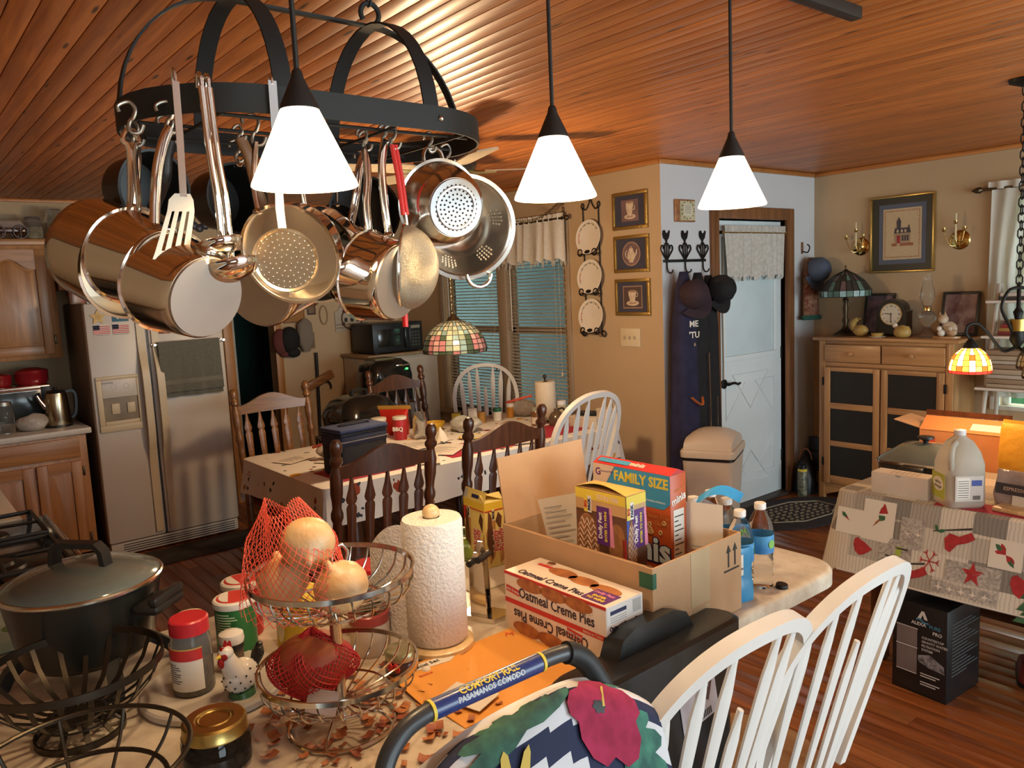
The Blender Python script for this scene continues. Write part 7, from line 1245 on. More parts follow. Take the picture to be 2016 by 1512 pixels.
# ================================================================ on top of the pie safe
ZH = 1.2155
t = thing('table_lamp', 'bronze table lamp with a dark stained glass shade', 'lamp', (-2.955, 5.56, ZH)); obj('base', MB().lathe([(.0001, 0), (.085, 0), (.08, .012), (.05, .03), (.025, .05), (.016, .08), (.024, .11), (.014, .14), (.02, .20), (.012, .23), (.022, .26), (.010, .28), (.008, .33), (.0001, .33)], 24), BRASS, t)
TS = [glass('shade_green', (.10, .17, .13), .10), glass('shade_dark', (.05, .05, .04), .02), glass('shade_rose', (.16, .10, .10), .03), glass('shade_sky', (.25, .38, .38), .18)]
g, c = shade_grid([(.172, .285), (.175, .33), (.125, .40), (.075, .44), (.03, .465)], 24, lambda j, i: (0, 3, 0, 0, 3, 0)[i % 6] if j == 0 else (1, 2, 1, 1, 0)[(i+2*j) % 5], 0, .0022); o = obj('glass_panes', g, TS, t, 20); o['kind'] = 'stuff'; o = obj('lead_cames', c, LEAD, t); o['kind'] = 'stuff'; obj('finial', MB().lathe([(.03, .463), (.02, .475), (.006, .485), (.008, .50), (.0001, .515)], 12), BRASS, t)
def easel(name, label, x, y, w, h, fm, pm_, lean=12):
    t = thing(name, label, 'picture', (0, 0, 0), 0, None, T(x, y, ZH+.001) @ RX(R(-lean)))
    for a in ((-w/2, h-.018, w/2, h), (-w/2, 0, w/2, .018), (-w/2, .018, -w/2+.018, h-.018), (w/2-.018, .018, w/2, h-.018)): obj('frame', MB().box(a[0], -.012, a[1], a[2], .006, a[3], .003), fm, t)
    obj('print', MB().box(-w/2+.018, -.004, .018, w/2-.018, .004, h-.018), pm_, t); return t
easel('framed_print', 'dark framed flower print behind the table lamp', -2.79, 5.70, .22, .30, mat('frame_black', (.03, .028, .02)), mat('flower_print', (.06, .055, .075), .4, vs=12, col2=(.28, .18, .2)))
easel('framed_photo', 'black framed photograph behind the cat figurine', -2.235, 5.70, .24, .30, mat('frame_black', (.03, .028, .02)), mat('photo_pink', (.30, .20, .18), .3, vs=8, col2=(.10, .03, .03)))
t = thing('mantel_clock', 'black arched mantel clock with a white dial', 'clock', (-2.615, 5.60, ZH)); obj('case', MB().prism([(-.105, 0), (.105, 0), (.105, .17), (.115, .175), (.09, .185)]+[(.09*math.cos(a), .185+.075*math.sin(a)) for a in [PI*i/14 for i in range(1, 14)]]+[(-.09, .185), (-.115, .175), (-.105, .17)], -.04, .05, frame((0, 0, 0), (1, 0, 0), (0, 0, 1))), mat('ebony', (.012, .010, .010), .3, coat=.3), t)
Fc = frame((0, -.0505, .155), (1, 0, 0), (0, 0, 1)); obj('dial', MB().lathe([(.0001, .002), (.072, .002), (.072, 0)], 36, Fc), mat('dial_white', (.70, .64, .52), .3), t); obj('bezel', MB().lathe([(.072, 0), (.072, .006), (.077, .006), (.078, 0)], 36, Fc), mat('brass', (.6, .42, .16)), t)
for s, a in (('XII', 0), ('III', 1), ('VI', 2), ('IX', 3)): th = PI/2-a*PI/2; text(s, .018, 'numeral', BLK, t, Fc @ T(.056*math.cos(th), .056*math.sin(th), .0026))
for k in range(12):
    if k % 3: th = k*PI/6; decal('hour_mark', BLK, t, Fc @ T(.058*math.cos(th), .058*math.sin(th), .002) @ RZ(th), rect(-.006, -.0015, .006, .0015))
obj('hour_hand', MB().box(-.042, -.0025, .003, .006, .0025, .004, 0, Fc @ RZ(R(-8))), BLK, t); obj('minute_hand', MB().box(-.0018, -.058, .004, .0018, .01, .005, 0, Fc), BLK, t)
CERY = mat('gourd_yellow', (.48, .33, .10), .4, vs=14, col2=(.36, .22, .05))
t = thing('duck_figurine', 'mustard yellow ceramic duck on the pie safe', 'figurine', (-2.80, 5.46, ZH)); b_ = MB(); b_.ball(.045, T(.01, 0, .045) @ SC(1.25, .8, .9), 20, 14); b_.tube(spline([(-.03, 0, .05), (-.045, 0, .085), (-.03, 0, .115), (-.01, 0, .125)], 4), [.028, .026, .024, .022, .021, .021, .021, .02, .019, .018, .017, .016, .012], 12); obj('body', b_, CERY, t, 80); obj('bill', MB().ball(.011, T(-.0, 0, .128) @ SC(1.6, 1, .5), 10, 6), CERY, t)
t = thing('hen_figurine', 'plump yellow ribbed hen figurine in front of the clock', 'figurine', (-2.49, 5.45, ZH)); obj('body', MB().lathe([(.0001, 0), (.03, .002), (.048, .02), (.05, .045), (.038, .075), (.0001, .088)], 24, SC(1.15, .9, 1)), CERY, t, 80); obj('head', MB().ball(.018, T(-.05, 0, .082), 12, 8), PORC, t)
t = thing('candle_dish', 'cream dish with a short candle on a white saucer', 'candle', (-2.655, 5.435, ZH)); obj('saucer', MB().lathe([(.0001, 0), (.05, .002), (.056, .008), (.05, .007), (.0001, .005)], 28), PORC, t); obj('bowl', MB().lathe([(.0001, .006), (.034, .006), (.042, .03), (.038, .032), (.0001, .024)], 24), CERY, t); obj('wick', MB().tube([(0, 0, .024), (0, 0, .034)], .001, 5), BLK, t)
t = thing('oil_lamp', 'clear glass oil lamp with a tall chimney', 'lamp', (-2.36, 5.52, ZH)); LG = mat('lamp_glass', (.85, .85, .8), .04, trans=.95, ior=1.2, var=.03); obj('base', MB().lathe([(.0001, 0), (.055, 0), (.05, .015), (.022, .05), (.018, .075), (.03, .09), (.055, .115), (.058, .15), (.035, .175), (.02, .18)], 28), LG, t); obj('burner', MB().lathe([(.02, .178), (.026, .182), (.026, .205), (.018, .215), (.0001, .215)], 20), BRS, t); obj('chimney', MB().lathe([(.024, .21), (.03, .225), (.046, .27), (.044, .31), (.028, .36), (.024, .40), (.027, .425)], 28), LG, t)
t = thing('cat_figurine', 'tan and white cat family figurine on a wooden base', 'figurine', (-2.225, 5.50, ZH)); obj('base', MB().lathe([(.0001, 0), (.075, 0), (.075, .012), (.0001, .014)], 24, SC(1.15, .7, 1)), SEATW, t); CT = mat('cat_tan', (.42, .26, .13), .5, vs=14, col2=(.62, .52, .4))
b_ = MB(); b_.ball(.05, T(.012, .01, .06) @ SC(1, .7, 1), 18, 12); b_.ball(.034, T(-.025, 0, .125) @ SC(1, .9, .9), 16, 10); b_.lathe([(.011, 0), (.0001, .025)], 8, T(-.042, 0, .148)); b_.lathe([(.011, 0), (.0001, .025)], 8, T(-.01, 0, .148)); obj('cat', b_, CT, t, 80); obj('kitten', MB().ball(.024, T(-.02, -.03, .036), 14, 10).ball(.017, T(-.03, -.04, .064), 12, 8), PORC, t, 80); obj('kitten', MB().ball(.026, T(.045, -.028, .038) @ SC(1.2, .9, .9), 14, 10).ball(.017, T(.035, -.04, .066), 12, 8), CT, t, 80)
# magazine rack by the right window
t = thing('shelf_rack', 'white slatted shelf stacked with magazines by the right window', 'shelf', (0, 0, 0)); SW = mat('shelf_white', (.48, .42, .34), .5)
for x in (-1.99, -1.36): obj('upright', MB().tube([(x, 5.30, 0), (x+.03, 5.62, 1.56)], .014, 8), SW, t); obj('upright', MB().tube([(x, 5.68, 0), (x+.03, 5.66, 1.56)], .012, 8), SW, t)
for z, d in ((.45, .36), (.90, .30), (1.22, .22), (1.44, .16)): obj('shelf_board', MB().box(-2.0, 5.68-d, z, -1.34, 5.68, z+.018, .004), SW, t); obj('front_rail', MB().tube([(-2.0, 5.68-d, z+.009), (-1.34, 5.68-d, z+.009)], .009, 8), WHT, t)
random.seed(21); MG = [mat('magazine_cream', (.50, .42, .31), .5), mat('magazine_tan', (.36, .27, .18), .5), mat('magazine_white', (.56, .51, .43), .5), mat('magazine_brown', (.20, .11, .07), .5)]
z = .92; k = 0
words = ('lowest', 'second lowest', 'third from the bottom', 'fourth from the bottom', 'fifth from the bottom', 'sixth from the bottom', 'seventh from the bottom', 'uppermost')
for k in range(8): h = .024+.012*random.random(); tag(obj('magazine', MB().box(-1.955+.02*random.random(), 5.40, z, -1.46, 5.64, z+h-.003, .003), MG[k % 3]), 'bundle of old magazines on the slatted shelf, '+words[k], 'magazine', 'magazines on the shelf'); z += h
for zz, cs, nm in ((1.24, ('book_maroon', 'book_ochre', 'book_red', 'book_plum'), 'middle shelf'), (1.46, ('book_black', 'book_white'), 'top shelf')):
    cc = dict(book_maroon=(.22, .03, .04), book_ochre=(.45, .28, .08), book_red=(.32, .03, .03), book_plum=(.14, .05, .07), book_black=(.03, .03, .03), book_white=(.6, .57, .5)); z = zz
    for q, n_ in enumerate(cs): tag(obj('book', MB().box(-1.93+.01*q, 5.52, z, -1.72+.02*q, 5.66, z+.022, .002), mat(n_, cc[n_], .5)), n_.split('_')[1]+' covered book lying on the '+nm+' by the window', 'book', 'books on the slatted shelf'); z += .0225
# ================================================================ floor things
RUGP = mat('rug_pattern', (.035, .030, .032), .95, bump=.3, bs=300); RC = mat('rug_cream', (.34, .30, .20), .95, var=.2, vs=60)
t = thing('rug', 'dark oval braided rug with a cream zigzag centre by the door', 'rug', (-2.97, 4.93, .001), R(82)); obj('rug_body', MB().lathe([(.0001, 0), (.5, 0), (.5, .008), (.49, .010), (.0001, .010)], 56, SC(1.0, .62, 1)), RUGP, t)
obj('border_ring', MB().tube([(.36*math.cos(a)*(1 if abs(math.cos(a)) < .9 else .97), .20*math.sin(a), .011) for a in [2*PI*i/8+PI/8 for i in range(8)]], .007, 6, ID, True, .003), RC, t)
for r in range(7):
    y0 = -.15+r*.045; b_ = MB(); hw = .30 if abs(r-3) < 2 else .24
    n_ = 9
    for i in range(n_): x = -hw+2*hw*(i+.5)/n_; b_.poly([(x-hw/n_, y0), (x+hw/n_*.2, y0), (x+hw/n_, y0+.030), (x-hw/n_*.2, y0+.030)], ID, .0112)
    obj('zigzag_row', b_, RC, t)
t = thing('floor_mat', 'dark grey mat on the floor in front of the refrigerator', 'mat', (-5.44, 1.62, .001)); obj('mat_body', MB().box(-.17, -.36, 0, .17, .36, .01, .004), mat('mat_grey', (.05, .042, .036), .9, vs=8, col2=(.03, .025, .022)), t)
TRS = mat('trash_beige', (.64, .54, .43), .45, var=.05); t = thing('trash_can', 'beige kitchen trash can with a curved swing lid', 'trash can', (-3.08, 4.13, 0), R(25))
def rr(z, hx, hy, r): return [(sx*(hx-r)+r*math.cos(a), sy*(hy-r)+r*math.sin(a), z) for sx, sy, a0 in ((1, 1, 0), (-1, 1, PI/2), (-1, -1, PI), (1, -1, 1.5*PI)) for a in [a0+PI/2*i/4 for i in range(5)]]
def loft(rings, capb=True, capt=True):
    n = len(rings[0]); fs = []
    for l in range(len(rings)-1): fs += [(l*n+i, l*n+(i+1) % n, (l+1)*n+(i+1) % n, (l+1)*n+i) for i in range(n)]
    if capb: fs.append(tuple(range(n-1, -1, -1)))
    if capt: fs.append(tuple((len(rings)-1)*n+i for i in range(n)))
    return MB().add(sum(rings, []), fs)
obj('bin', loft([rr(0, .13, .16, .03), rr(.56, .16, .205, .035)]), TRS, t); obj('bin_liner', loft([rr(.545, .1625, .2075, .036), rr(.575, .1625, .2075, .036)], False, False), BLACKP, t)
obj('lid_rim', loft([rr(.565, .170, .215, .04), rr(.60, .172, .217, .04), rr(.612, .165, .21, .04)]), TRS, t)
n = 14; obj('lid_dome', MB().grid(n, 10, lambda u, v: (-.15+.30*v, .19*math.cos(PI*u), .61+.115*math.sin(PI*u)**.75*(1-.35*abs(2*v-1)**3)), ID), TRS, t, 70)
for x in (-.15, .15): obj('lid_side', MB().poly([(.19*math.cos(PI*i/14), .61+.115*.65*math.sin(PI*i/14)**.75) for i in range(15)][::(1 if x > 0 else -1)], frame((x, 0, 0), (0, 1, 0), (0, 0, 1))), TRS, t)
t = thing('filter_box', 'tall black box of a countertop water filter under the table', 'box', (-1.425, 3.075, 0), R(-4)); bw, bd, bh = .215, .265, .375; KB = mat('box_black', (.012, .012, .013), .35, var=.1); obj('box_body', MB().box(0, 0, 0, bw, bd, bh, .002), KB, t); Ff, Fs = F_front(0, 0, 0), F_right(bw, 0, 0); LG_ = mat('ink_light', (.60, .60, .60), .5)
decal('logo_mark', LG_, t, Ff, [(.098, .315), (.112, .315), (.120, .336), (.127, .318), (.140, .318), (.126, .35), (.116, .35)]); obj('logo_swoosh', MB().tube([Ff @ Vector(p) for p in spline([(.095, .312, .001), (.11, .316, .001), (.125, .306, .001), (.145, .306, .001)], 4)], .004, 5, ID, False, .0006, True, (0, 0, 1)), mat('logo_teal', (.05, .22, .36), .4), t)
carton_text('ALEXA', .019, LG_, t, Ff, .105, .295, 0, 1, .0004); carton_text('PURE', .019, mat('logo_teal', (.05, .22, .36)), t, Ff, .168, .295, 0, 1, .0004); carton_text('PRO', .019, LG_, t, Ff, .178, .272, 0, 1, .0004)
for k, s_ in enumerate(('COUNTERTOP', 'GRAVITY WATER', 'FILTRATION', 'SYSTEM')): carton_text(s_, .0135, LG_, t, Ff, .118, .243-.0165*k, 0, .95, .0001, 'LEFT')
SLV = mat('filter_silver', (.20, .17, .17), .4, vs=4, col2=(.12, .10, .10)); decal('canister_picture', SLV, t, Ff, rect(.018, .085, .10, .19), rect(.018, .196, .10, .27)); decal('canister_band', LG_, t, Ff @ T(0, 0, .0004), rect(.016, .190, .102, .194), rect(.016, .27, .102, .273), rect(.018, .083, .10, .086)); decal('water_splash', mat('splash', (.32, .32, .36), .5, vs=50, col2=(.05, .05, .06)), t, Ff, [(.105, .165), (.15, .18), (.205, .15), (.208, .12), (.15, .125), (.105, .14)])
for k in range(2): decal('bullet_text', LG_, t, Ff, rect(.115, .092-k*.035, .19, .096-k*.035), rect(.115, .082-k*.035, .175, .086-k*.035))
for k in range(16): decal('side_text', mat('ink_dim', (.10, .10, .10), .6), t, Fs, rect(.04, .10+k*.014, .16+.03*((k*3) % 4), .104+k*.014))
t = thing('spray_can', 'black spray can with a yellow band in the corner', 'can', (-3.17, 5.34, 0)); obj('can_body', MB().lathe([(.0001, 0), (.033, 0), (.034, .01), (.034, .20), (.028, .215), (.0001, .215)], 20), mat('can_olive', (.06, .065, .045), .35, vs=40, col2=(.25, .24, .16)), t); obj('yellow_band', MB().lathe([(.0345, .198), (.0345, .21), (.029, .216)], 20), YEL, t); obj('cap', MB().lathe([(.028, .21), (.028, .245), (.0001, .248)], 18), BLACKP, t)
t = thing('broom', 'broom with black bristle head leaning behind the pie safe', 'broom', (-3.20, 5.56, 0)); obj('handle', MB().tube([(.03, .03, .42), (.09, .12, 1.1)], .011, 10), SEATW, t); obj('head', MB().box(-.06, -.03, .30, .08, .04, .42, .01, RX(R(-6))), BLACKP, t); obj('bristles', MB().box(-.07, -.025, .16, .09, .03, .31, .004), FOAM, t)
t = thing('boot_bag', 'dark rumpled bag standing on the floor beside the spray can', 'bag', (-3.225, 5.48, 0)); obj('bag_body', wobble(MB().lathe([(.0001, 0), (.09, 0), (.085, .12), (.06, .22), (.02, .28), (.0001, .29)], 20), .008, 5, 40), BLACKP, t, 70); obj('bag_handle', MB().tube([(.05*math.cos(a), 0, .26+.08*math.sin(a)) for a in [PI*i/10 for i in range(11)]], .006, 8), CASE, t)
# ================================================================ dining table clutter
ZT = TZ+.0005
def cyl(t, name, r, z0, z1, m, n=24, b=.002): return obj(name, MB().lathe([(.0001, z0), (r-b, z0), (r, z0+b), (r, z1-b), (r-b, z1), (.0001, z1)], n), m, t)
t = thing('lunch_bag', 'navy zippered lunch cooler bag on the dining table', 'bag', (-3.665, 1.885, ZT), R(7)); NB = mat('bag_navy', (.025, .03, .06), .8, bump=.2, bs=200); NB2 = mat('bag_charcoal', (.014, .014, .018), .8)
obj('bag_body', MB().box(-.095, -.145, 0, .095, .145, .185, .025), NB2, t); obj('upper_compartment', MB().box(-.098, -.148, .15, .098, .148, .225, .022), NB, t); obj('lid', MB().box(-.1, -.15, .222, .1, .15, .248, .012), mat('bag_blue', (.04, .055, .12), .8), t); obj('zip', MB().box(-.101, -.146, .214, .101, .146, .222, .003), BLACKP, t); obj('zip', MB().box(-.1, -.1475, .178, .1005, .1475, .184, .002), mat('zip_grey', (.2, .18, .18), .5), t); obj('handle', MB().strip(spline([(0, -.09, .245), (0, -.07, .258), (0, .07, .258), (0, .09, .245)], 4), .025, .004, ID, (1, 0, 0)), NB2, t); obj('side_strap', MB().tube(spline([(.0, -.148, .16), (.02, -.165, .12), (.0, -.148, .08)], 4), .005, 6), NB2, t)
PLM = mat('placemat_red', (.36, .02, .045), .8, var=.1)
for lab, x, y, r_ in (('red placemat under the lunch bag', -3.66, 1.93, 3), ('red placemat in the middle of the dining table', -3.66, 2.62, -2), ('red placemat near the paper towel', -3.68, 3.30, 3)): tag(obj('placemat', MB().box(-.15, -.22, 0, .15, .22, .003, .001), PLM, None, 40, M=T(x, y, ZT) @ RZ(R(r_))), lab, 'placemat', 'red placemats')
PP = mat('table_paper', (.66, .60, .52), .8, var=.05)
for i, (lab, x, y, r_, w, h) in enumerate((('open notebook pages at the refrigerator end of the table', -4.20, 1.78, 20, .15, .21), ('second loose page beside the notebook', -4.02, 1.93, 35, .14, .2), ('white envelope in front of the middle placemat', -3.58, 2.28, 60, .11, .24), ('printed flyer lying across the middle placemat', -3.72, 2.48, 35, .2, .28), ('folded newspaper sheet beside the dark chair', -3.60, 2.95, 75, .2, .28), ('white paper under the tissue', -3.95, 2.45, 15, .2, .27))):
    t = thing('paper', lab, 'paper', (x, y, ZT+.0035+.0012*i), R(r_), 'papers on the dining table'); obj('sheet', MB().sheet(5, 5, lambda u, v: ((u-.5)*w, (v-.5)*h, .0012+.004*u*v), .0008), PP, t); decal('lettering', mat('grey_print', (.4, .38, .36)), t, T(0, 0, .004), *[rect(-w*.35, -h*.35+k*h*.09, w*(.1+.2*((k*3) % 2)), -h*.345+k*h*.09+.002) for k in range(7)])
ZB = mat('zip_bag', (.75, .68, .62), .15, trans=.7, ior=1.15, vs=30, bump=.6, bs=40)
def zipbag(label, loc, rz, w, h, zc, fill):
    t = thing('zip_bag', label, 'bag', loc, rz); obj('film', wobble(MB().ball(.5, T(0, 0, h*.42) @ SC(w, w*.55, h*.85), 20, 12), .004, 3, 50), ZB, t, 70); obj('contents', wobble(MB().ball(.5, T(0, 0, h*.3) @ SC(w*.75, w*.4, h*.5), 16, 10), .006, 8, 60), fill, t, 70); obj('zip_strip', MB().box(-w*.5, -.006, h*.86, w*.5, .006, h*.98, .003, RY(R(-14))), mat('zip_red', (.62, .10, .07), .4), t); return t
zipbag('clear zip bag with a red strip beside the lunch bag', (-4.02, 1.96, ZT), R(55), .24, .115, 0, mat('nuts', (.24, .15, .09), .7, vs=60)); zipbag('clear zip bag with red strip in front of the blinds', (-4.25, 3.52, ZT), R(40), .2, .14, 0, mat('nuts', (.24, .15, .09)))
def can(label, loc, r, h, m, lidm, name='can', band=None):
    t = thing(name, label, 'can', loc, R(-50)); cyl(t, 'can_body', r, 0, h, m); obj('lid', MB().lathe([(r+.003, h-.012), (r+.003, h+.004), (r, h+.006), (.0001, h+.006)], 24), lidm, t)
    if band: obj('label_band', MB().lathe([(r+.0004, h*.4), (r+.0008, h*.4), (r+.0008, h*.85), (r+.0004, h*.85)], 24), band, t)
    return t
IVL = mat('ivory_lid', (.66, .60, .48), .4); can('nut can with orange label and ivory lid', (-4.36, 2.42, ZT), .046, .13, WHT, IVL, 'nut_can', mat('can_orange', (.62, .22, .03), .5))
t = can('red barbecue chip canister with ivory lid', (-4.24, 2.50, ZT), .042, .14, mat('can_red', (.38, .02, .025), .4), IVL, 'chip_canister'); text('BBQ', .035, 'lettering', WHT, t, frame((.043, 0, .07), (0, 1, 0), (0, 0, 1)), 'CENTER', 1, .002, .001)
t = thing('chip_bag', 'shiny red and gold snack bag behind the canister', 'bag', (-4.40, 2.56, ZT), R(40)); FOI = mat('foil_red', (.50, .03, .02), .2, .4, vs=18, bump=.5, bs=50); obj('bag_body', wobble(loft([rr(.0, .09, .02, .015), rr(.05, .095, .04, .02), rr(.12, .09, .035, .02), rr(.17, .1, .006, .004)]), .004, 6, 60), FOI, t, 60); obj('gold_crimp', wobble(MB().box(-.11, -.004, .165, .11, .004, .19, .001), .004, 2, 60), mat('foil_gold', (.60, .32, .06), .2, .6), t)
MJ = mat('mason_glass', (.80, .82, .78), .04, trans=.95, ior=1.25, var=.05)
t = thing('mason_jar', 'empty glass mason jar beside the chip canister', 'jar', (-4.14, 2.585, ZT)); obj('glass', MB().lathe([(.0001, .003), (.043, .003), (.046, .012), (.046, .12), (.036, .14), (.036, .165)], 28), MJ, t, 60); obj('rim', MB().tube(ringp(.036, .165, 24), .003, 6, ID, True), MJ, t)
t = thing('mixing_bowl', 'yellow bowl on the dining table behind the tissue', 'bowl', (-4.30, 2.80, ZT)); obj('bowl', MB().lathe([(.0001, 0), (.035, 0), (.06, .03), (.068, .06), (.064, .06), (.056, .03), (.0001, .006)], 28), mat('bowl_yellow', (.62, .36, .03), .35), t)
b_ = wobble(MB().ball(.1, T(0, 0, .05) @ SC(1.2, .9, .5), 22, 14), .010, 11, 35); tag(obj('plastic_bag', b_, mat('bag_grey', (.52, .51, .46), .3, vs=10, col2=(.40, .40, .36), bump=.6, bs=40), None, 70, M=T(-4.12, 2.92, ZT)), 'crumpled pale shopping bag on the dining table', 'bag')
tag(obj('tissue', MB().sheet(10, 10, lambda u, v: ((u-.5)*.1+.01*math.sin(9*v), (v-.5)*.08, .004+.09*max(0, 1-2.2*math.hypot(u-.5, v-.5))+.008*math.sin(14*u+8*v)*u), .001), mat('tissue_white', (.72, .66, .56), .9), None, 70, M=T(-3.93, 2.60, ZT+.012)), 'crumpled white tissue standing on the table', 'tissue')
t = thing('side_plate', 'yellow rimmed plate behind the second dark chair', 'plate', (-3.90, 2.80, ZT)); obj('dish', MB().lathe([(.0001, .002), (.05, .002), (.075, .01), (.076, .012), (.05, .006), (.0001, .005)], 28), PORC, t); obj('yellow_rim', MB().tube(ringp(.0745, .0115, 28), .003, 6, ID, True), YEL, t)
t = thing('paper_towel', 'paper towel roll on a black stand by the blinds', 'paper towel', (-3.985, 3.50, ZT)); cyl(t, 'base', .07, 0, .012, BLACKP); obj('roll', MB().lathe([(.02, .014), (.066, .014), (.069, .02), (.069, .265), (.066, .27), (.02, .27)], 32), mat('towel_cream', (.66, .57, .44), .95, bump=.3, bs=120), t); obj('post', MB().tube([(0, 0, .01), (0, 0, .295)], .006, 8), BLACKP, t); obj('knob', MB().ball(.014, T(0, 0, .305), 12, 8), BLACKP, t)
t = thing('sauce_jar', 'glass jar of brown sauce with a pale label', 'jar', (-3.90, 3.34, ZT)); obj('glass', MB().lathe([(.0001, 0), (.034, 0), (.037, .008), (.037, .085), (.028, .10), (.0001, .10)], 24), mat('sauce_brown', (.16, .065, .025), .15, coat=.5), t); obj('lid', MB().lathe([(.030, .098), (.031, .118), (.0001, .12)], 24), mat('lid_pewter', (.30, .32, .24), .4), t); obj('label', MB().lathe([(.0375, .015), (.038, .015), (.038, .06), (.0375, .06)], 12, ID, R(-100), R(10)), mat('label_cream', (.62, .52, .42), .6), t)
t = thing('syrup_jug', 'small brown stoneware jug with a handle', 'jug', (-3.80, 3.43, ZT)); obj('body', MB().lathe([(.0001, 0), (.05, 0), (.056, .01), (.056, .05), (.04, .08), (.018, .095), (.018, .112), (.0001, .113)], 28), mat('stoneware_brown', (.10, .065, .04), .2, vs=40, coat=.5), t); obj('handle', MB().tube(spline([(.016, .0, .108), (.04, .02, .115), (.05, .025, .09), (.04, .02, .075)], 4), .006, 8), BLACKP, t)
t = thing('vitamin_jar', 'pale plastic jar with white cap behind the jug', 'jar', (-3.95, 3.605, ZT)); cyl(t, 'jar_body', .04, 0, .10, mat('jar_tan', (.50, .42, .28), .3)); cyl(t, 'cap', .036, .10, .13, CAPW)
t = thing('pill_bottle', 'amber pill bottle with a white cap', 'bottle', (-4.30, 3.44, ZT)); cyl(t, 'bottle_body', .026, 0, .075, mat('amber', (.50, .22, .03), .2)); cyl(t, 'cap', .029, .075, .10, CAPW)
t = thing('supplement_bottle', 'short white bottle with a green cap', 'bottle', (-4.27, 3.30, ZT)); cyl(t, 'bottle_body', .03, 0, .065, WHT); cyl(t, 'cap', .031, .065, .09, mat('cap_green', (.02, .14, .07), .4))
t = thing('honey_bottle', 'orange capped tub behind the second dark chair', 'tub', (-4.30, 3.18, ZT)); cyl(t, 'tub_body', .03, 0, .06, mat('tub_orange', (.52, .25, .04), .4)); cyl(t, 'lid', .032, .06, .075, mat('tub_orange', (.52, .25, .04)))
t = thing('sponge', 'yellow sponge leaning in front of the white chair', 'sponge', (-4.36, 3.02, ZT), R(30)); obj('sponge_block', MB().box(-.03, -.012, 0, .03, .012, .085, .006, RX(R(12))), mat('sponge_yellow', (.58, .46, .06), .9, bump=.4, bs=160), t); obj('scrub_face', MB().box(-.03, .012, 0, .03, .018, .085, .003, RX(R(12))), mat('sponge_green', (.1, .2, .05), .9), t)
t = thing('salt_packet', 'white paper packet leaning behind the chair rail', 'packet', (-4.28, 3.10, ZT), R(40)); obj('packet_body', MB().box(-.03, -.01, 0, .03, .01, .11, .004, RX(R(10))), WHT, t); obj('packet_fold', MB().box(-.03, -.012, .1, .03, .006, .118, .003, RX(R(10))), PP, t)
for lab, x, y, w, d, h, r_ in (('long white box at the entry end of the table', -3.60, 3.52, .22, .12, .07, 8), ('smaller white box on the table edge', -3.49, 3.58, .10, .09, .12, -6)): t = thing('white_box', lab, 'box', (x, y, ZT), R(r_)); obj('box_body', MB().box(-w/2, -d/2, 0, w/2, d/2, h, .003), mat('box_white', (.60, .53, .44), .6), t); obj('lid_edge', MB().box(-w/2-.001, -d/2-.001, h-.02, w/2+.001, d/2+.001, h+.001, .002), mat('box_white', (.60, .53, .44)), t)
tag(obj('sunglasses_case', MB().box(-.06, -.025, 0, .06, .025, .03, .012), BLACKP, None, 40, M=T(-3.60, 3.52, ZT+.072) @ RZ(R(30))), 'black case lying on the long white box', 'case')
# appliances behind the table
RST = mat('roaster_black', (.012, .014, .013), .12, coat=.6, var=.2); t = thing('roaster_oven', 'glossy black roaster oven with domed lid behind the table', 'roaster', (-4.86, 2.555, .70), R(8))
obj('body', loft([rr(0, .17, .20, .08), rr(.10, .19, .22, .09), rr(.16, .195, .225, .09)]), RST, t, 60); obj('lid', loft([rr(.163, .2, .23, .1), rr(.20, .19, .22, .1), rr(.26, .15, .175, .08), rr(.295, .08, .10, .05)]), RST, t, 70); obj('lid_handle', MB().strip(spline([(0, -.06, .29), (0, -.05, .325), (0, .05, .325), (0, .06, .29)], 4), .03, .014, ID, (1, 0, 0)), BLACKP, t)
for s in (-1, 1): obj('side_handle', MB().box(-.05, s*.225, .1, .05, s*.255, .125, .008), BLACKP, t)
t = thing('utility_cart', 'dark utility cart carrying the roaster', 'cart', (-4.95, 2.56, 0)); obj('top_shelf', MB().box(-.2, -.24, .675, .26, .24, .699, .005), BLACKP, t); obj('low_shelf', MB().box(-.2, -.24, .2, .26, .24, .22, .005), BLACKP, t)
for sx in (-.18, .24):
    for sy in (-.22, .22): obj('post', MB().tube([(sx, sy, 0), (sx, sy, .68)], .012, 8), BLACKP, t)
t = thing('microwave_cabinet', 'white cabinet under the microwave in the back corner', 'cabinet', (0, 0, 0)); CWH = mat('cabinet_white', (.56, .50, .42), .5); obj('body', MB().box(-6.40, 3.24, 0, -5.95, 3.94, 1.13, .004), CWH, t); obj('top', MB().box(-6.41, 3.22, 1.13, -5.91, 3.95, 1.155, .004), mat('cabinet_top', (.36, .24, .13), .4), t); obj('door', MB().box(-5.95, 3.56, .05, -5.93, 3.93, 1.11, .003), CWH, t); obj('door', MB().box(-5.95, 3.25, .05, -5.93, 3.55, 1.11, .003), CWH, t); obj('knob', MB().ball(.012, T(-5.92, 3.58, .8), 10, 6), BRASS, t)
t = thing('microwave', 'black countertop microwave on the white corner cabinet', 'microwave', (-6.33, 3.30, 1.156)); obj('case', MB().box(0, 0, .01, .38, .50, .262, .006), BLACKP, t); obj('door_window', MB().box(.381, .05, .06, .386, .27, .21, .003), RST, t); obj('control_panel', MB().box(.381, .36, .02, .385, .49, .25, .002), mat('panel_black', (.02, .02, .022), .3), t); obj('display', MB().box(.385, .38, .205, .3865, .47, .23), mat('lcd', (.35, .33, .25), .3), t); obj('door_handle', MB().box(.384, .31, .04, .402, .33, .24, .004), RST, t)
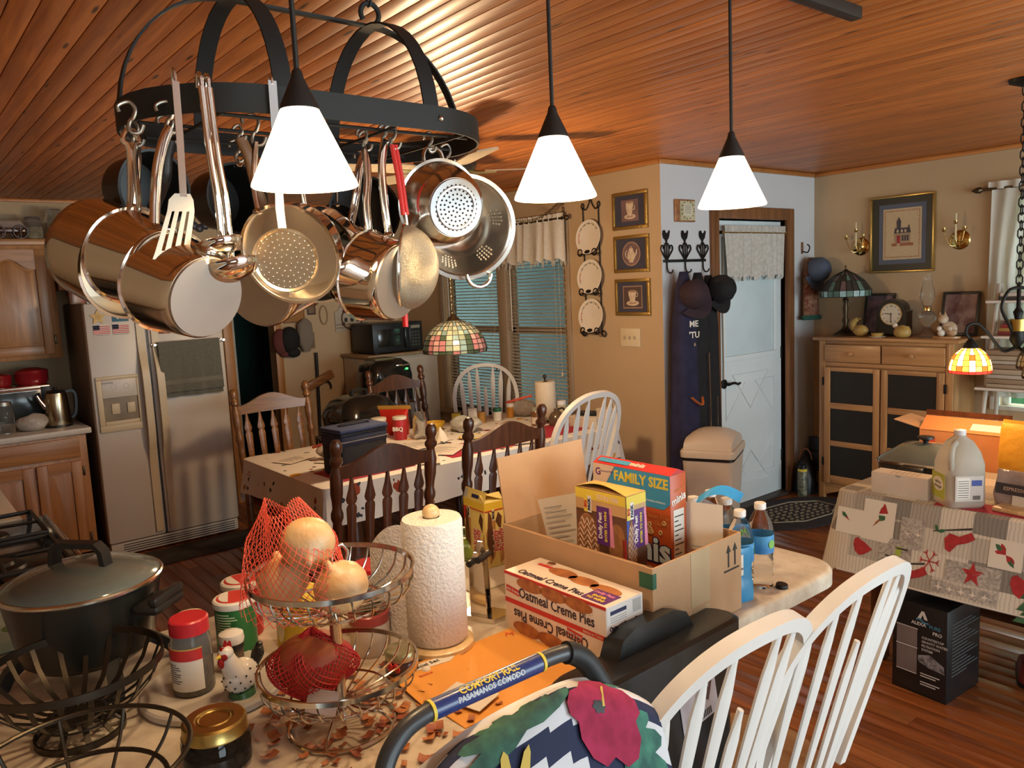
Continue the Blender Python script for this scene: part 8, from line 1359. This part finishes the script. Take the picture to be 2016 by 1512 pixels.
for r in range(5):
    for c_ in range(3): obj('key', MB().box(.385, .385+c_*.03, .05+r*.028, .3862, .405+c_*.03, .066+r*.028), mat('key_grey', (.07, .08, .07), .5), t)
for x in (.05, .33):
    for y in (.05, .45): obj('foot', MB().box(x-.015, y-.015, 0, x+.015, y+.015, .012), BLACKP, t)
t = thing('coffee_maker', 'black rounded coffee brewer with a green light', 'coffee maker', (-5.62, 3.20, .815), R(0)); obj('housing', loft([rr(0, .16, .19, .06), rr(.20, .165, .195, .07), rr(.29, .15, .18, .07), rr(.33, .10, .13, .06)]), RST, t, 60); obj('chrome_trim', MB().box(.15, .02, .275, .165, .15, .29, .003), STEELM, t); obj('power_light', MB().box(.163, .105, .245, .169, .125, .258), mat('led_green', (.05, .6, .12), .4, emit=(.1, 1, .2), es=2.5), t); obj('top_tray', MB().box(-.08, -.12, .328, .08, .06, .345, .006), mat('tray_olive', (.16, .15, .08), .5), t)
t = thing('appliance_stand', 'dark stand supporting the coffee brewer', 'stand', (-5.62, 3.20, 0)); obj('top', MB().box(-.2, -.22, .79, .2, .22, .814, .004), CHD, t)
for sx in (-.17, .17):
    for sy in (-.19, .19): obj('leg', MB().box(sx-.018, sy-.018, 0, sx+.018, sy+.018, .79, .004), CHD, t)
# back wall bits
XB = X0+.001
FW_ = frame((XB, 0, 0), (0, 1, 0), (0, 0, 1))
t = thing('cork_board', 'framed cork board on the wall right of the doorway', 'notice board', (XB, 2.82, 1.60)); obj('frame', MB().box(0, -.10, -.14, .018, .09, .14, .004), CASE, t); obj('cork', MB().box(.017, -.085, -.125, .02, .075, .125), mat('cork', (.36, .18, .06), .9, vs=50), t)
t = thing('cap', 'dark cap hanging on the wall beside the doorway', 'cap', (XB+.05, 2.745, 1.32)); obj('crown', MB().ball(.09, SC(.6, 1, 1.25), 18, 12), CBK, t, 80); obj('brim', MB().ball(.07, T(.01, .02, -.11) @ SC(.5, .9, .6), 14, 8), CBK, t, 80)
t = thing('cap', 'dull red cap behind the dark one by the doorway', 'cap', (XB+.04, 2.665, 1.31)); obj('crown', MB().ball(.085, SC(.45, .8, 1.3), 16, 10), mat('cap_brick', (.13, .035, .03), .9), t, 80); obj('brim', MB().ball(.05, T(.01, .03, -.11) @ SC(.5, .9, .5), 12, 8), mat('cap_brick', (.13, .035, .03)), t)
tag(obj('grey_scarf', wobble(loft([rr(0, .02, .03, .015), rr(.10, .03, .07, .02), rr(.24, .03, .06, .02), rr(.28, .015, .02, .01)]), .005, 3, 40), mat('scarf_grey', (.22, .18, .14), .9), None, 70, M=T(XB+.045, 2.885, 1.21)), 'pale grey cloth hanging beside the dark cap', 'cloth')
for nm, lab, y, z, w, h, m_ in (('wall_tile', 'small dark square plaque beside the cork board', 2.98, 1.57, .075, .10, mat('tile_brown', (.06, .025, .02), .5)), ('wall_plaque', 'narrow ornate wall plaque below the dark square', 2.965, 1.295, .05, .14, mat('plaque_tan', (.28, .19, .1), .5))): t = thing(nm, lab, 'plaque', (XB, y, z)); obj('plaque', MB().box(0, -w/2, -h/2, .012, w/2, h/2, .003), m_, t); obj('inset', MB().box(.011, -w/2+.01, -h/2+.012, .014, w/2-.01, h/2-.012, .002), mat('plaque_dim', (.2, .12, .07), .6), t)
t = thing('wall_oval', 'tall oval ornament on the back wall', 'ornament', (XB, 3.09, 1.51)); obj('rim', MB().tube([(.008, .035*math.cos(a), .08*math.sin(a)) for a in [2*PI*i/28 for i in range(28)]], .006, 8, ID, True), mat('oval_tan', (.30, .2, .1), .5), t); obj('face', MB().prism(ell(0, 0, .034, .078, 24), 0, .004, frame((0, 0, 0), (0, 1, 0), (0, 0, 1))), WALL, t)
t = thing('wall_sign', 'wooden wall sign with an arched wreath picture', 'sign', (XB, 3.36, 1.475)); Fq = frame((0, 0, 0), (0, 1, 0), (0, 0, 1)); obj('board', MB().prism([(-.165, -.12), (.165, -.12), (.165, .05)]+[(.13*math.cos(a), .05+.10*math.sin(a)) for a in [PI*i/12 for i in range(1, 12)]]+[(-.165, .05)], 0, .012, Fq), mat('sign_white', (.44, .37, .28), .6, vs=10), t)
obj('slat_line', MB().box(.0118, -.16, -.09, .0128, .16, -.086).box(.0118, -.16, -.06, .0128, .16, -.056), INK, t); obj('wreath', MB().tube([(.014, .10*math.cos(a), -.01+.10*math.sin(a)) for a in [2*PI*i/28 for i in range(28)]], .007, 6, ID, True), mat('wreath_twig', (.10, .06, .03), .9), t)
for a in (.5, 2.4, 3.6, 5.6): obj('berry_cluster', MB().ball(.018, T(.018, .10*math.cos(a), -.01+.10*math.sin(a)) @ SC(.5, 1, 1), 8, 6), mat('berry_dark', (.09, .03, .03), .7), t)
decal('tree_print', INK, t, Fq @ T(0, 0, .0125), *[ell(-.06+k*.06, -.02, .018, .022, 8) for k in range(3)])
t = thing('push_broom', 'push broom with wooden block head hung on the wall', 'broom', (XB+.012, 2.965, 0)); obj('handle', MB().tube([(.012, .0, .30), (.012, .02, 1.19)], .014, 10), BLACKP, t); obj('head', MB().box(-.006, -.15, -.035, .04, .15, .035, .008, T(.018, .01, .94) @ RX(R(22))), CHO, t); obj('bracket', MB().tube(spline([(.02, .02, .90), (.03, .09, .93), (.02, .13, .90), (.02, .135, .86)], 4), .008, 8), BLACKP, t)
t = thing('ornament_cluster', 'small hanging ornament on wall above the refrigerator', 'ornament', (XB, 2.09, 2.27)); obj('string', MB().tube([(.006, -.04, .02), (.006, 0, .10), (.006, .04, .02)], .002, 5), INK, t)
for y, z in ((-.04, 0), (.0, -.02), (.045, 0)): obj('bauble', MB().ball(.032, T(.02, y, z) @ SC(.5, 1, 1), 12, 8), mat('bauble_slate', (.05, .05, .07), .4), t)
# ================================================================ left worktop and tops of cabinets
t = thing('toaster_oven', 'steel toaster oven under the wall cabinet', 'toaster oven', (-6.36, .52, .9105)); obj('case', MB().box(0, 0, .012, .36, .37, .27, .008), STEEL, t); obj('glass_door', MB().box(.36, .02, .05, .368, .30, .235, .004), mat('oven_glass', (.05, .065, .07), .15), t); obj('door_handle', MB().tube([(.395, .03, .25), (.395, .30, .25)], .008, 8).box(.365, .04, .244, .395, .055, .256).box(.365, .275, .244, .395, .29, .256), STEELM, t); obj('control_strip', MB().box(.36, .305, .03, .366, .365, .26, .003), BLACKP, t)
for z in (.08, .14, .2): obj('dial', MB().lathe([(.016, 0), (.014, .015), (.0001, .016)], 14, T(.366, .335, z) @ RY(PI/2)), STEEL, t)
for x, y in ((.03, .03), (.33, .03), (.03, .34), (.33, .34)): obj('foot', MB().box(x-.015, y-.015, 0, x+.015, y+.015, .014), BLACKP, t)
REDC = mat('red_casserole', (.30, .012, .018), .2, coat=.4)
for lab, y, r, h in (('dark red covered dish on the toaster oven, nearer the camera edge', .60, .085, .09), ('larger dark red covered dish on the toaster oven', .80, .10, .11)):
    t = thing('casserole_dish', lab, 'dish', (-6.14, y, 1.182), 0, 'red dishes on the toaster oven'); obj('bowl', MB().lathe([(.0001, 0), (r*.85, 0), (r, h*.2), (r, h*.65), (r*1.03, h*.7), (.0001, h*.7)], 28), REDC, t); obj('lid', MB().lathe([(r*1.03, h*.7), (r*.98, h*.85), (r*.4, h), (.0001, h*1.02)], 28), REDC, t)
t = thing('electric_kettle', 'brushed steel electric kettle beside the refrigerator', 'kettle', (-5.86, .885, .9105)); obj('body', MB().lathe([(.0001, .012), (.078, .012), (.080, .02), (.066, .20), (.062, .222), (.0001, .225)], 32), mat('kettle_steel', (.48, .40, .28), .22, 1, stretch=(1, 1, .1)), t); obj('base', MB().lathe([(.0001, 0), (.082, 0), (.08, .014), (.0001, .014)], 28), BLACKP, t); obj('lid', MB().lathe([(.062, .222), (.05, .235), (.01, .24), (.012, .255), (.0001, .257)], 24), BLACKP, t); obj('spout', MB().tube([(.0, -.06, .13), (.0, -.09, .18), (.0, -.105, .215)], [.022, .014, .010], 10), STEELM, t); obj('handle', MB().strip(spline([(0, .06, .225), (0, .10, .225), (0, .115, .18), (0, .105, .08), (0, .08, .05)], 5), .026, .016, ID, (1, 0, 0)), BLACKP, t)
t = thing('glass_canister', 'glass jar standing at the left edge of the far worktop', 'jar', (-5.83, .585, .9105)); obj('glass', MB().lathe([(.0001, .003), (.05, .003), (.055, .01), (.055, .14), (.045, .16), (.045, .18)], 24), MJ, t); obj('lid', MB().lathe([(.048, .178), (.048, .20), (.0001, .203)], 24), mat('zinc', (.5, .47, .42)), t)
tag(obj('plastic_bag', wobble(MB().ball(.075, T(0, 0, .05) @ SC(.8, 1.2, .75), 20, 12), .009, 17, 45), mat('bag_milky', (.50, .45, .40), .3, bump=.6, bs=50, vs=12), None, 70, M=T(-5.80, .73, .912)), 'crumpled milky plastic bag in front of the toaster oven', 'bag')
def topjar(label, y, r, h): t = thing('apothecary_jar', label, 'jar', (-6.22, y, 2.1455), 0, 'glass jars on top of the cabinet'); obj('glass', MB().lathe([(.0001, .003), (r, .003), (r, h*.68), (r*.82, h*.78), (r*.82, h*.82)], 24), MJ, t); obj('lid', MB().lathe([(r*.9, h*.82), (r*.9, h*.9), (r*.75, h*.95), (r*.8, h), (.0001, h)], 24), MJ, t); obj('contents', MB().lathe([(.0001, .006), (r*.9, .006), (r*.9, h*.55), (.0001, h*.55)], 18), mat('jar_contents', (.50, .40, .24), .6, vs=30, col2=(.25, .18, .1)), t)
topjar('short glass jar on the cabinet top beside the wagon', .925, .058, .15); topjar('tall lidded glass jar on the cabinet top, middle one', 1.055, .058, .205); topjar('tall lidded glass jar on the cabinet top nearest the hanging pots', 1.165, .058, .20)
t = thing('toy_wagon', 'dark wooden covered wagon on the cabinet top', 'wagon', (-6.2, .79, 2.1455)); obj('bed', MB().box(-.05, -.12, .045, .05, .08, .075, .005), CHD, t); obj('cover', MB().prism([(-.14, .075), (.09, .075), (.05, .12), (-.12, .12)], -.05, .05, frame((0, 0, 0), (0, 1, 0), (0, 0, 1))), CHO, t)
for s in (-1, 1):
    for y in (-.08, .05):
        w_ = obj('wheel', MB().tube([(s*.058, y+.042*math.cos(a), .046+.042*math.sin(a)) for a in [2*PI*i/20 for i in range(20)]], .005, 6, ID, True), CHD, t); b_ = MB()
        for k in range(4): a = k*PI/4; b_.tube([(s*.058, y-.04*math.cos(a), .046-.04*math.sin(a)), (s*.058, y+.04*math.cos(a), .046+.04*math.sin(a))], .003, 5)
        obj('spokes', b_, CHD, w_)
t = thing('wicker_basket', 'dark wicker basket on top of the refrigerator', 'basket', (-5.95, 1.24, 1.7005)); WK = mat('wicker', (.05, .03, .018), .8, bump=.6, bs=70)
for k in range(9): obj('weave_row', MB().tube(ringp(.13+.004*k, .01+k*.016, 30), .009, 6, ID, True), WK, t)
obj('bottom', MB().lathe([(.0001, 0), (.13, 0), (.13, .008), (.0001, .008)], 24), WK, t)
t = thing('snack_bag', 'red and white printed bag on top of the refrigerator', 'bag', (-5.86, 1.10, 1.7005), R(20)); obj('bag_body', wobble(loft([rr(0, .03, .07, .02), rr(.15, .035, .075, .02), rr(.26, .03, .07, .02), rr(.30, .004, .075, .003)]), .004, 2, 40), mat('bag_redwhite', (.55, .50, .46), .4, vs=7, col2=(.40, .02, .03)), t, 60); obj('crimp', MB().box(-.004, -.075, .295, .004, .075, .315, .001), RED, t)
for lab, x, y, z0, z1, m_ in (('patterned dark apron hanging on the refrigerator side', -5.90, 1.945, .85, 1.52, mat('apron_print', (.10, .06, .045), .9, vs=24, col2=(.20, .16, .09))), ('cream and red dish cloth hanging beyond the refrigerator', -6.15, 1.955, .75, 1.45, mat('cloth_creamred', (.34, .24, .14), .9, vs=16, col2=(.22, .03, .03)))):
    t = thing('hanging_cloth', lab, 'cloth', (x, y, z0)); obj('cloth', MB().sheet(12, 14, lambda u, v: (-.1+.2*u, .012*math.sin(u*9+v*2)+.01, (z1-z0)*v), .004), m_, t, 70); obj('loop', MB().tube(spline([(0, .01, z1-z0-.01), (0, .005, z1-z0+.03), (0, .0, z1-z0+.01)], 3), .003, 6), m_, t)
# ================================================================ on the Christmas table
ZQ = QZ+.0005
t = thing('vinegar_jug', 'clear gallon jug of white vinegar with a green label', 'jug', (-1.243, 3.215, ZQ), R(-42)); HDP = mat('jug_plastic', (.72, .68, .58), .22, trans=.55, ior=1.15, var=.04)
obj('jug_body', loft([rr(0, .068, .068, .03), rr(.012, .077, .077, .04), rr(.165, .077, .077, .05), rr(.21, .068, .068, .055), rr(.25, .045, .045, .04), rr(.268, .022, .022, .0218), rr(.29, .019, .019, .0189)]), HDP, t, 60); obj('neck_cap', MB().lathe([(.021, .272), (.0215, .293), (.0001, .295)], 20), mat('cap_milky', (.66, .62, .6), .4), t); obj('handle', MB().tube(spline([(.03, -.03, .25), (.055, -.055, .235), (.062, -.062, .19), (.056, -.056, .15)], 5), .012, 10), HDP, t)
LGN = mat('label_lime', (.42, .45, .05), .5); Fv = frame((.0775, 0, 0), (0, 1, 0), (0, 0, 1)); Fu = frame((0, -.0775, 0), (1, 0, 0), (0, 0, 1))
decal('front_label', LGN, t, Fu, rect(-.05, .03, .05, .128)); decal('label_oval', WHT, t, Fu @ T(0, 0, .0006), ell(-.0, .085, .04, .028)); text('white', .020, 'lettering', INK, t, Fu @ T(0, .092, .0016)); text('vinegar', .020, 'lettering', INK, t, Fu @ T(0, .075, .0016)); decal('side_label', mat('label_grey', (.55, .50, .45), .5), t, Fv, rect(-.052, .03, .052, .128)); decal('nutrition', WHT, t, Fv @ T(0, 0, .0006), rect(-.045, .04, .002, .122)); decal('nutrition_text', INK, t, Fv @ T(0, 0, .0012), *[rect(-.042, .045+k*.009, -.002, .047+k*.009) for k in range(8)]); decal('blue_panel', mat('panel_blue', (.04, .07, .30), .5), t, Fv @ T(0, 0, .0006), rect(.008, .09, .046, .112)); decal('barcode', INK, t, Fv @ T(0, 0, .0006), *[rect(.014+k*.004, .036, .0165+k*.004, .052) for k in range(7)])
t = thing('white_carton', 'plain white carton left of the vinegar jug', 'box', (-1.565, 3.165, ZQ), R(1)); obj('box_body', MB().box(0, 0, 0, .225, .085, .088, .002), mat('carton_white', (.64, .57, .50), .6), t); obj('lid_panel', MB().box(.002, .002, .088, .223, .083, .0892), mat('carton_white', (.64, .57, .50)), t); obj('thumb_notch', MB().prism(ell(.11, .088, .012, .010, 12, PI, 2*PI), -.0004, .0004, F_front(0, -.0002, 0)), mat('notch', (.40, .34, .28), .7), t); decal('lettering', mat('grey_print', (.4, .38, .36)), t, T(0, 0, .0896), *[rect(.07+k*.02, .02, .074+k*.02, .07) for k in range(6)])
t = thing('electric_skillet', 'square black electric skillet with smoked lid', 'skillet', (-1.50, 3.52, ZQ), R(6)); obj('pan_body', loft([rr(.02, .13, .13, .04), rr(.06, .155, .155, .05), rr(.09, .16, .16, .05)]), BLKM, t, 60); obj('lid', loft([rr(.092, .162, .162, .05), rr(.11, .15, .15, .05), rr(.145, .10, .10, .05), rr(.158, .04, .04, .03)]), mat('smoked_glass', (.14, .17, .16)), t, 70); obj('lid_rim', loft([rr(.086, .164, .164, .05), rr(.096, .164, .164, .05)], False, False), STEEL, t); obj('knob', MB().lathe([(.01, .155), (.012, .17), (.035, .18), (.034, .188), (.0001, .19)], 20), BLACKP, t)
for s in (-1, 1): obj('handle', MB().box(-.05, s*.155, .06, .05, s*.20, .085, .008), BLACKP, t)
for sx in (-1, 1):
    for sy in (-1, 1): obj('leg', MB().box(sx*.12-.015, sy*.12-.015, 0, sx*.12+.015, sy*.12+.015, .03, .004), BLACKP, t)
t = thing('shipping_box', 'open orange shipping box at the back of the Christmas table', 'box', (-1.64, 3.78, ZQ), R(3)); OB = mat('box_orange', (.60, .26, .10), .7, vs=4, col2=(.52, .20, .07)); obj('panel', MB().box(0, 0, 0, .36, .005, .165), OB, t); obj('panel', MB().box(0, .245, 0, .36, .25, .165), OB, t); obj('panel', MB().box(0, .005, 0, .005, .245, .165), OB, t); obj('panel', MB().box(.355, .005, 0, .36, .245, .165), OB, t)
obj('flap', MB().box(0, 0, 0, .36, .10, .004, 0, T(0, 0, .165) @ RX(R(32))), mat('flap_orange', (.64, .24, .08), .7), t); obj('flap', MB().box(-.13, 0, 0, 0, .20, .004, 0, T(0, .02, .165) @ RY(R(14))), CARD, t); obj('flap_edge', MB().box(0, .08, .225, .36, .084, .25), CHD, t); obj('address_label', MB().box(.21, .02, .0045, .34, .065, .005, 0, T(0, 0, .165) @ RX(R(32))), WHT, t); text('FRAGILE', .022, 'lettering', mat('ink_brown', (.25, .1, .03), .7), t, T(.15, .045, .165) @ RX(R(32)) @ T(0, .01, .0055)); decal('red_corner', mat('sticker_red', (.62, .08, .04), .6), t, F_front(0, 0, 0), rect(.01, .05, .07, .13))
t = thing('padded_mailer', 'bright yellow padded mailer standing behind the vinegar jug', 'mailer', (-1.17, 3.72, ZQ), R(-10)); obj('mailer_body', wobble(loft([rr(0, .10, .03, .015), rr(.08, .115, .035, .02), rr(.22, .105, .02, .012), rr(.255, .10, .004, .003)]), .005, 4, 30), mat('mailer_yellow', (.70, .34, .02), .6, vs=10, bump=.4, bs=30), t, 60); obj('mailer_flap', MB().box(-.1, -.03, .235, .1, -.026, .256, 0, RX(R(-6))), mat('mailer_yellow', (.70, .34, .02)), t)
t = thing('coffee_bag', 'clear zip bag of espresso pouches beside the vinegar jug', 'bag', (-1.055, 3.31, ZQ), R(-6)); obj('film', wobble(loft([rr(0, .085, .04, .02), rr(.05, .09, .05, .02), rr(.11, .08, .035, .015), rr(.135, .085, .006, .004)]), .005, 9, 40), mat('bag_silver', (.42, .36, .36), .2, vs=14, col2=(.30, .25, .25), bump=.5, bs=40), t, 60); obj('zip_strip', MB().box(-.085, -.012, .112, .085, -.006, .122, .003, RY(R(5))), mat('zip_red', (.62, .10, .07)), t); decal('pouch_label', mat('pouch_dark', (.06, .055, .06), .4), t, frame((.0, -.054, .075), (1, 0, 0), (0, .1, 1)), rect(-.07, -.018, .07, .022)); text('ESPRESSO', .019, 'lettering', PINKC, t, frame((.0, -.0575, .078), (1, 0, 0), (0, .1, 1))); decal('white_sticker', WHT, t, frame((.02, -.054, .035), (1, 0, 0), (0, .1, 1)), rect(-.03, -.02, .04, .02))
t = thing('waffle_press', 'wooden board with a steel and black grinder stand', 'kitchen tool', (-.98, 3.27, ZQ), R(-6)); obj('board', MB().box(-.13, -.09, 0, .20, .09, .018, .006), BLOND, t); obj('pedestal', MB().lathe([(.0001, .018), (.03, .018), (.012, .03), (.010, .06), (.026, .085), (.018, .11), (.01, .12), (.0001, .12)], 20, T(.02, .02, 0)), STEELM, t); obj('cup', MB().lathe([(.0001, .12), (.04, .12), (.048, .135), (.048, .14), (.0001, .14)], 24, T(.02, .02, 0)), STEEL, t); obj('frame_block', MB().box(.06, -.06, .018, .18, .06, .13, .008), BLACKP, t); obj('crossbar', MB().tube([(.05, -.07, .10), (.19, -.07, .10)], .010, 10), BLOND, t); obj('top_arm', MB().box(.04, -.03, .14, .2, .03, .175, .01), BLACKP, t)
t = thing('red_napkin', 'folded red cloth under the vinegar jug', 'cloth', (-1.16, 3.20, ZQ-.0003), R(4)); obj('napkin', MB().box(-.15, -.05, 0, .16, .07, .0005), PLM, t)
for lab, x, y, r_, w, h in (('loose white paper behind the yellow mailer', -1.02, 3.95, 20, .22, .28), ('bubble wrap sheet at the back right of the table', -.90, 3.75, -15, .25, .2)): tag(obj('packing_paper', MB().sheet(10, 8, lambda u, v: ((u-.5)*w, (v-.5)*h, .03+.02*math.sin(7*u)*math.cos(5*v)+.03*u), .001), mat('packing_white', (.62, .56, .44), .7, bump=.4, bs=60), None, 60, M=T(x, y, ZQ) @ RZ(R(r_))), lab, 'paper')
tag(obj('mint_cloth', wobble(MB().ball(.07, T(0, 0, .06) @ SC(.9, .9, .9), 18, 12), .010, 23, 40), mat('mint', (.36, .48, .40), .8), None, 70, M=T(-.885, 3.98, ZQ+.02)), 'pale mint crumpled cloth at the right edge', 'cloth')
t = thing('red_shoe', 'dark red shoe on the floor behind the filter box', 'shoe', (-1.07, 3.52, 0), R(20)); obj('upper', wobble(loft([rr(.015, .045, .12, .04), rr(.05, .042, .11, .04), rr(.075, .03, .05, .025)]), .002, 3, 40), mat('shoe_red', (.18, .02, .015), .5), t, 60); obj('sole', loft([rr(0, .05, .125, .045), rr(.016, .05, .125, .045)]), BLACKP, t)
bpy.data.scenes.remove(TS_)
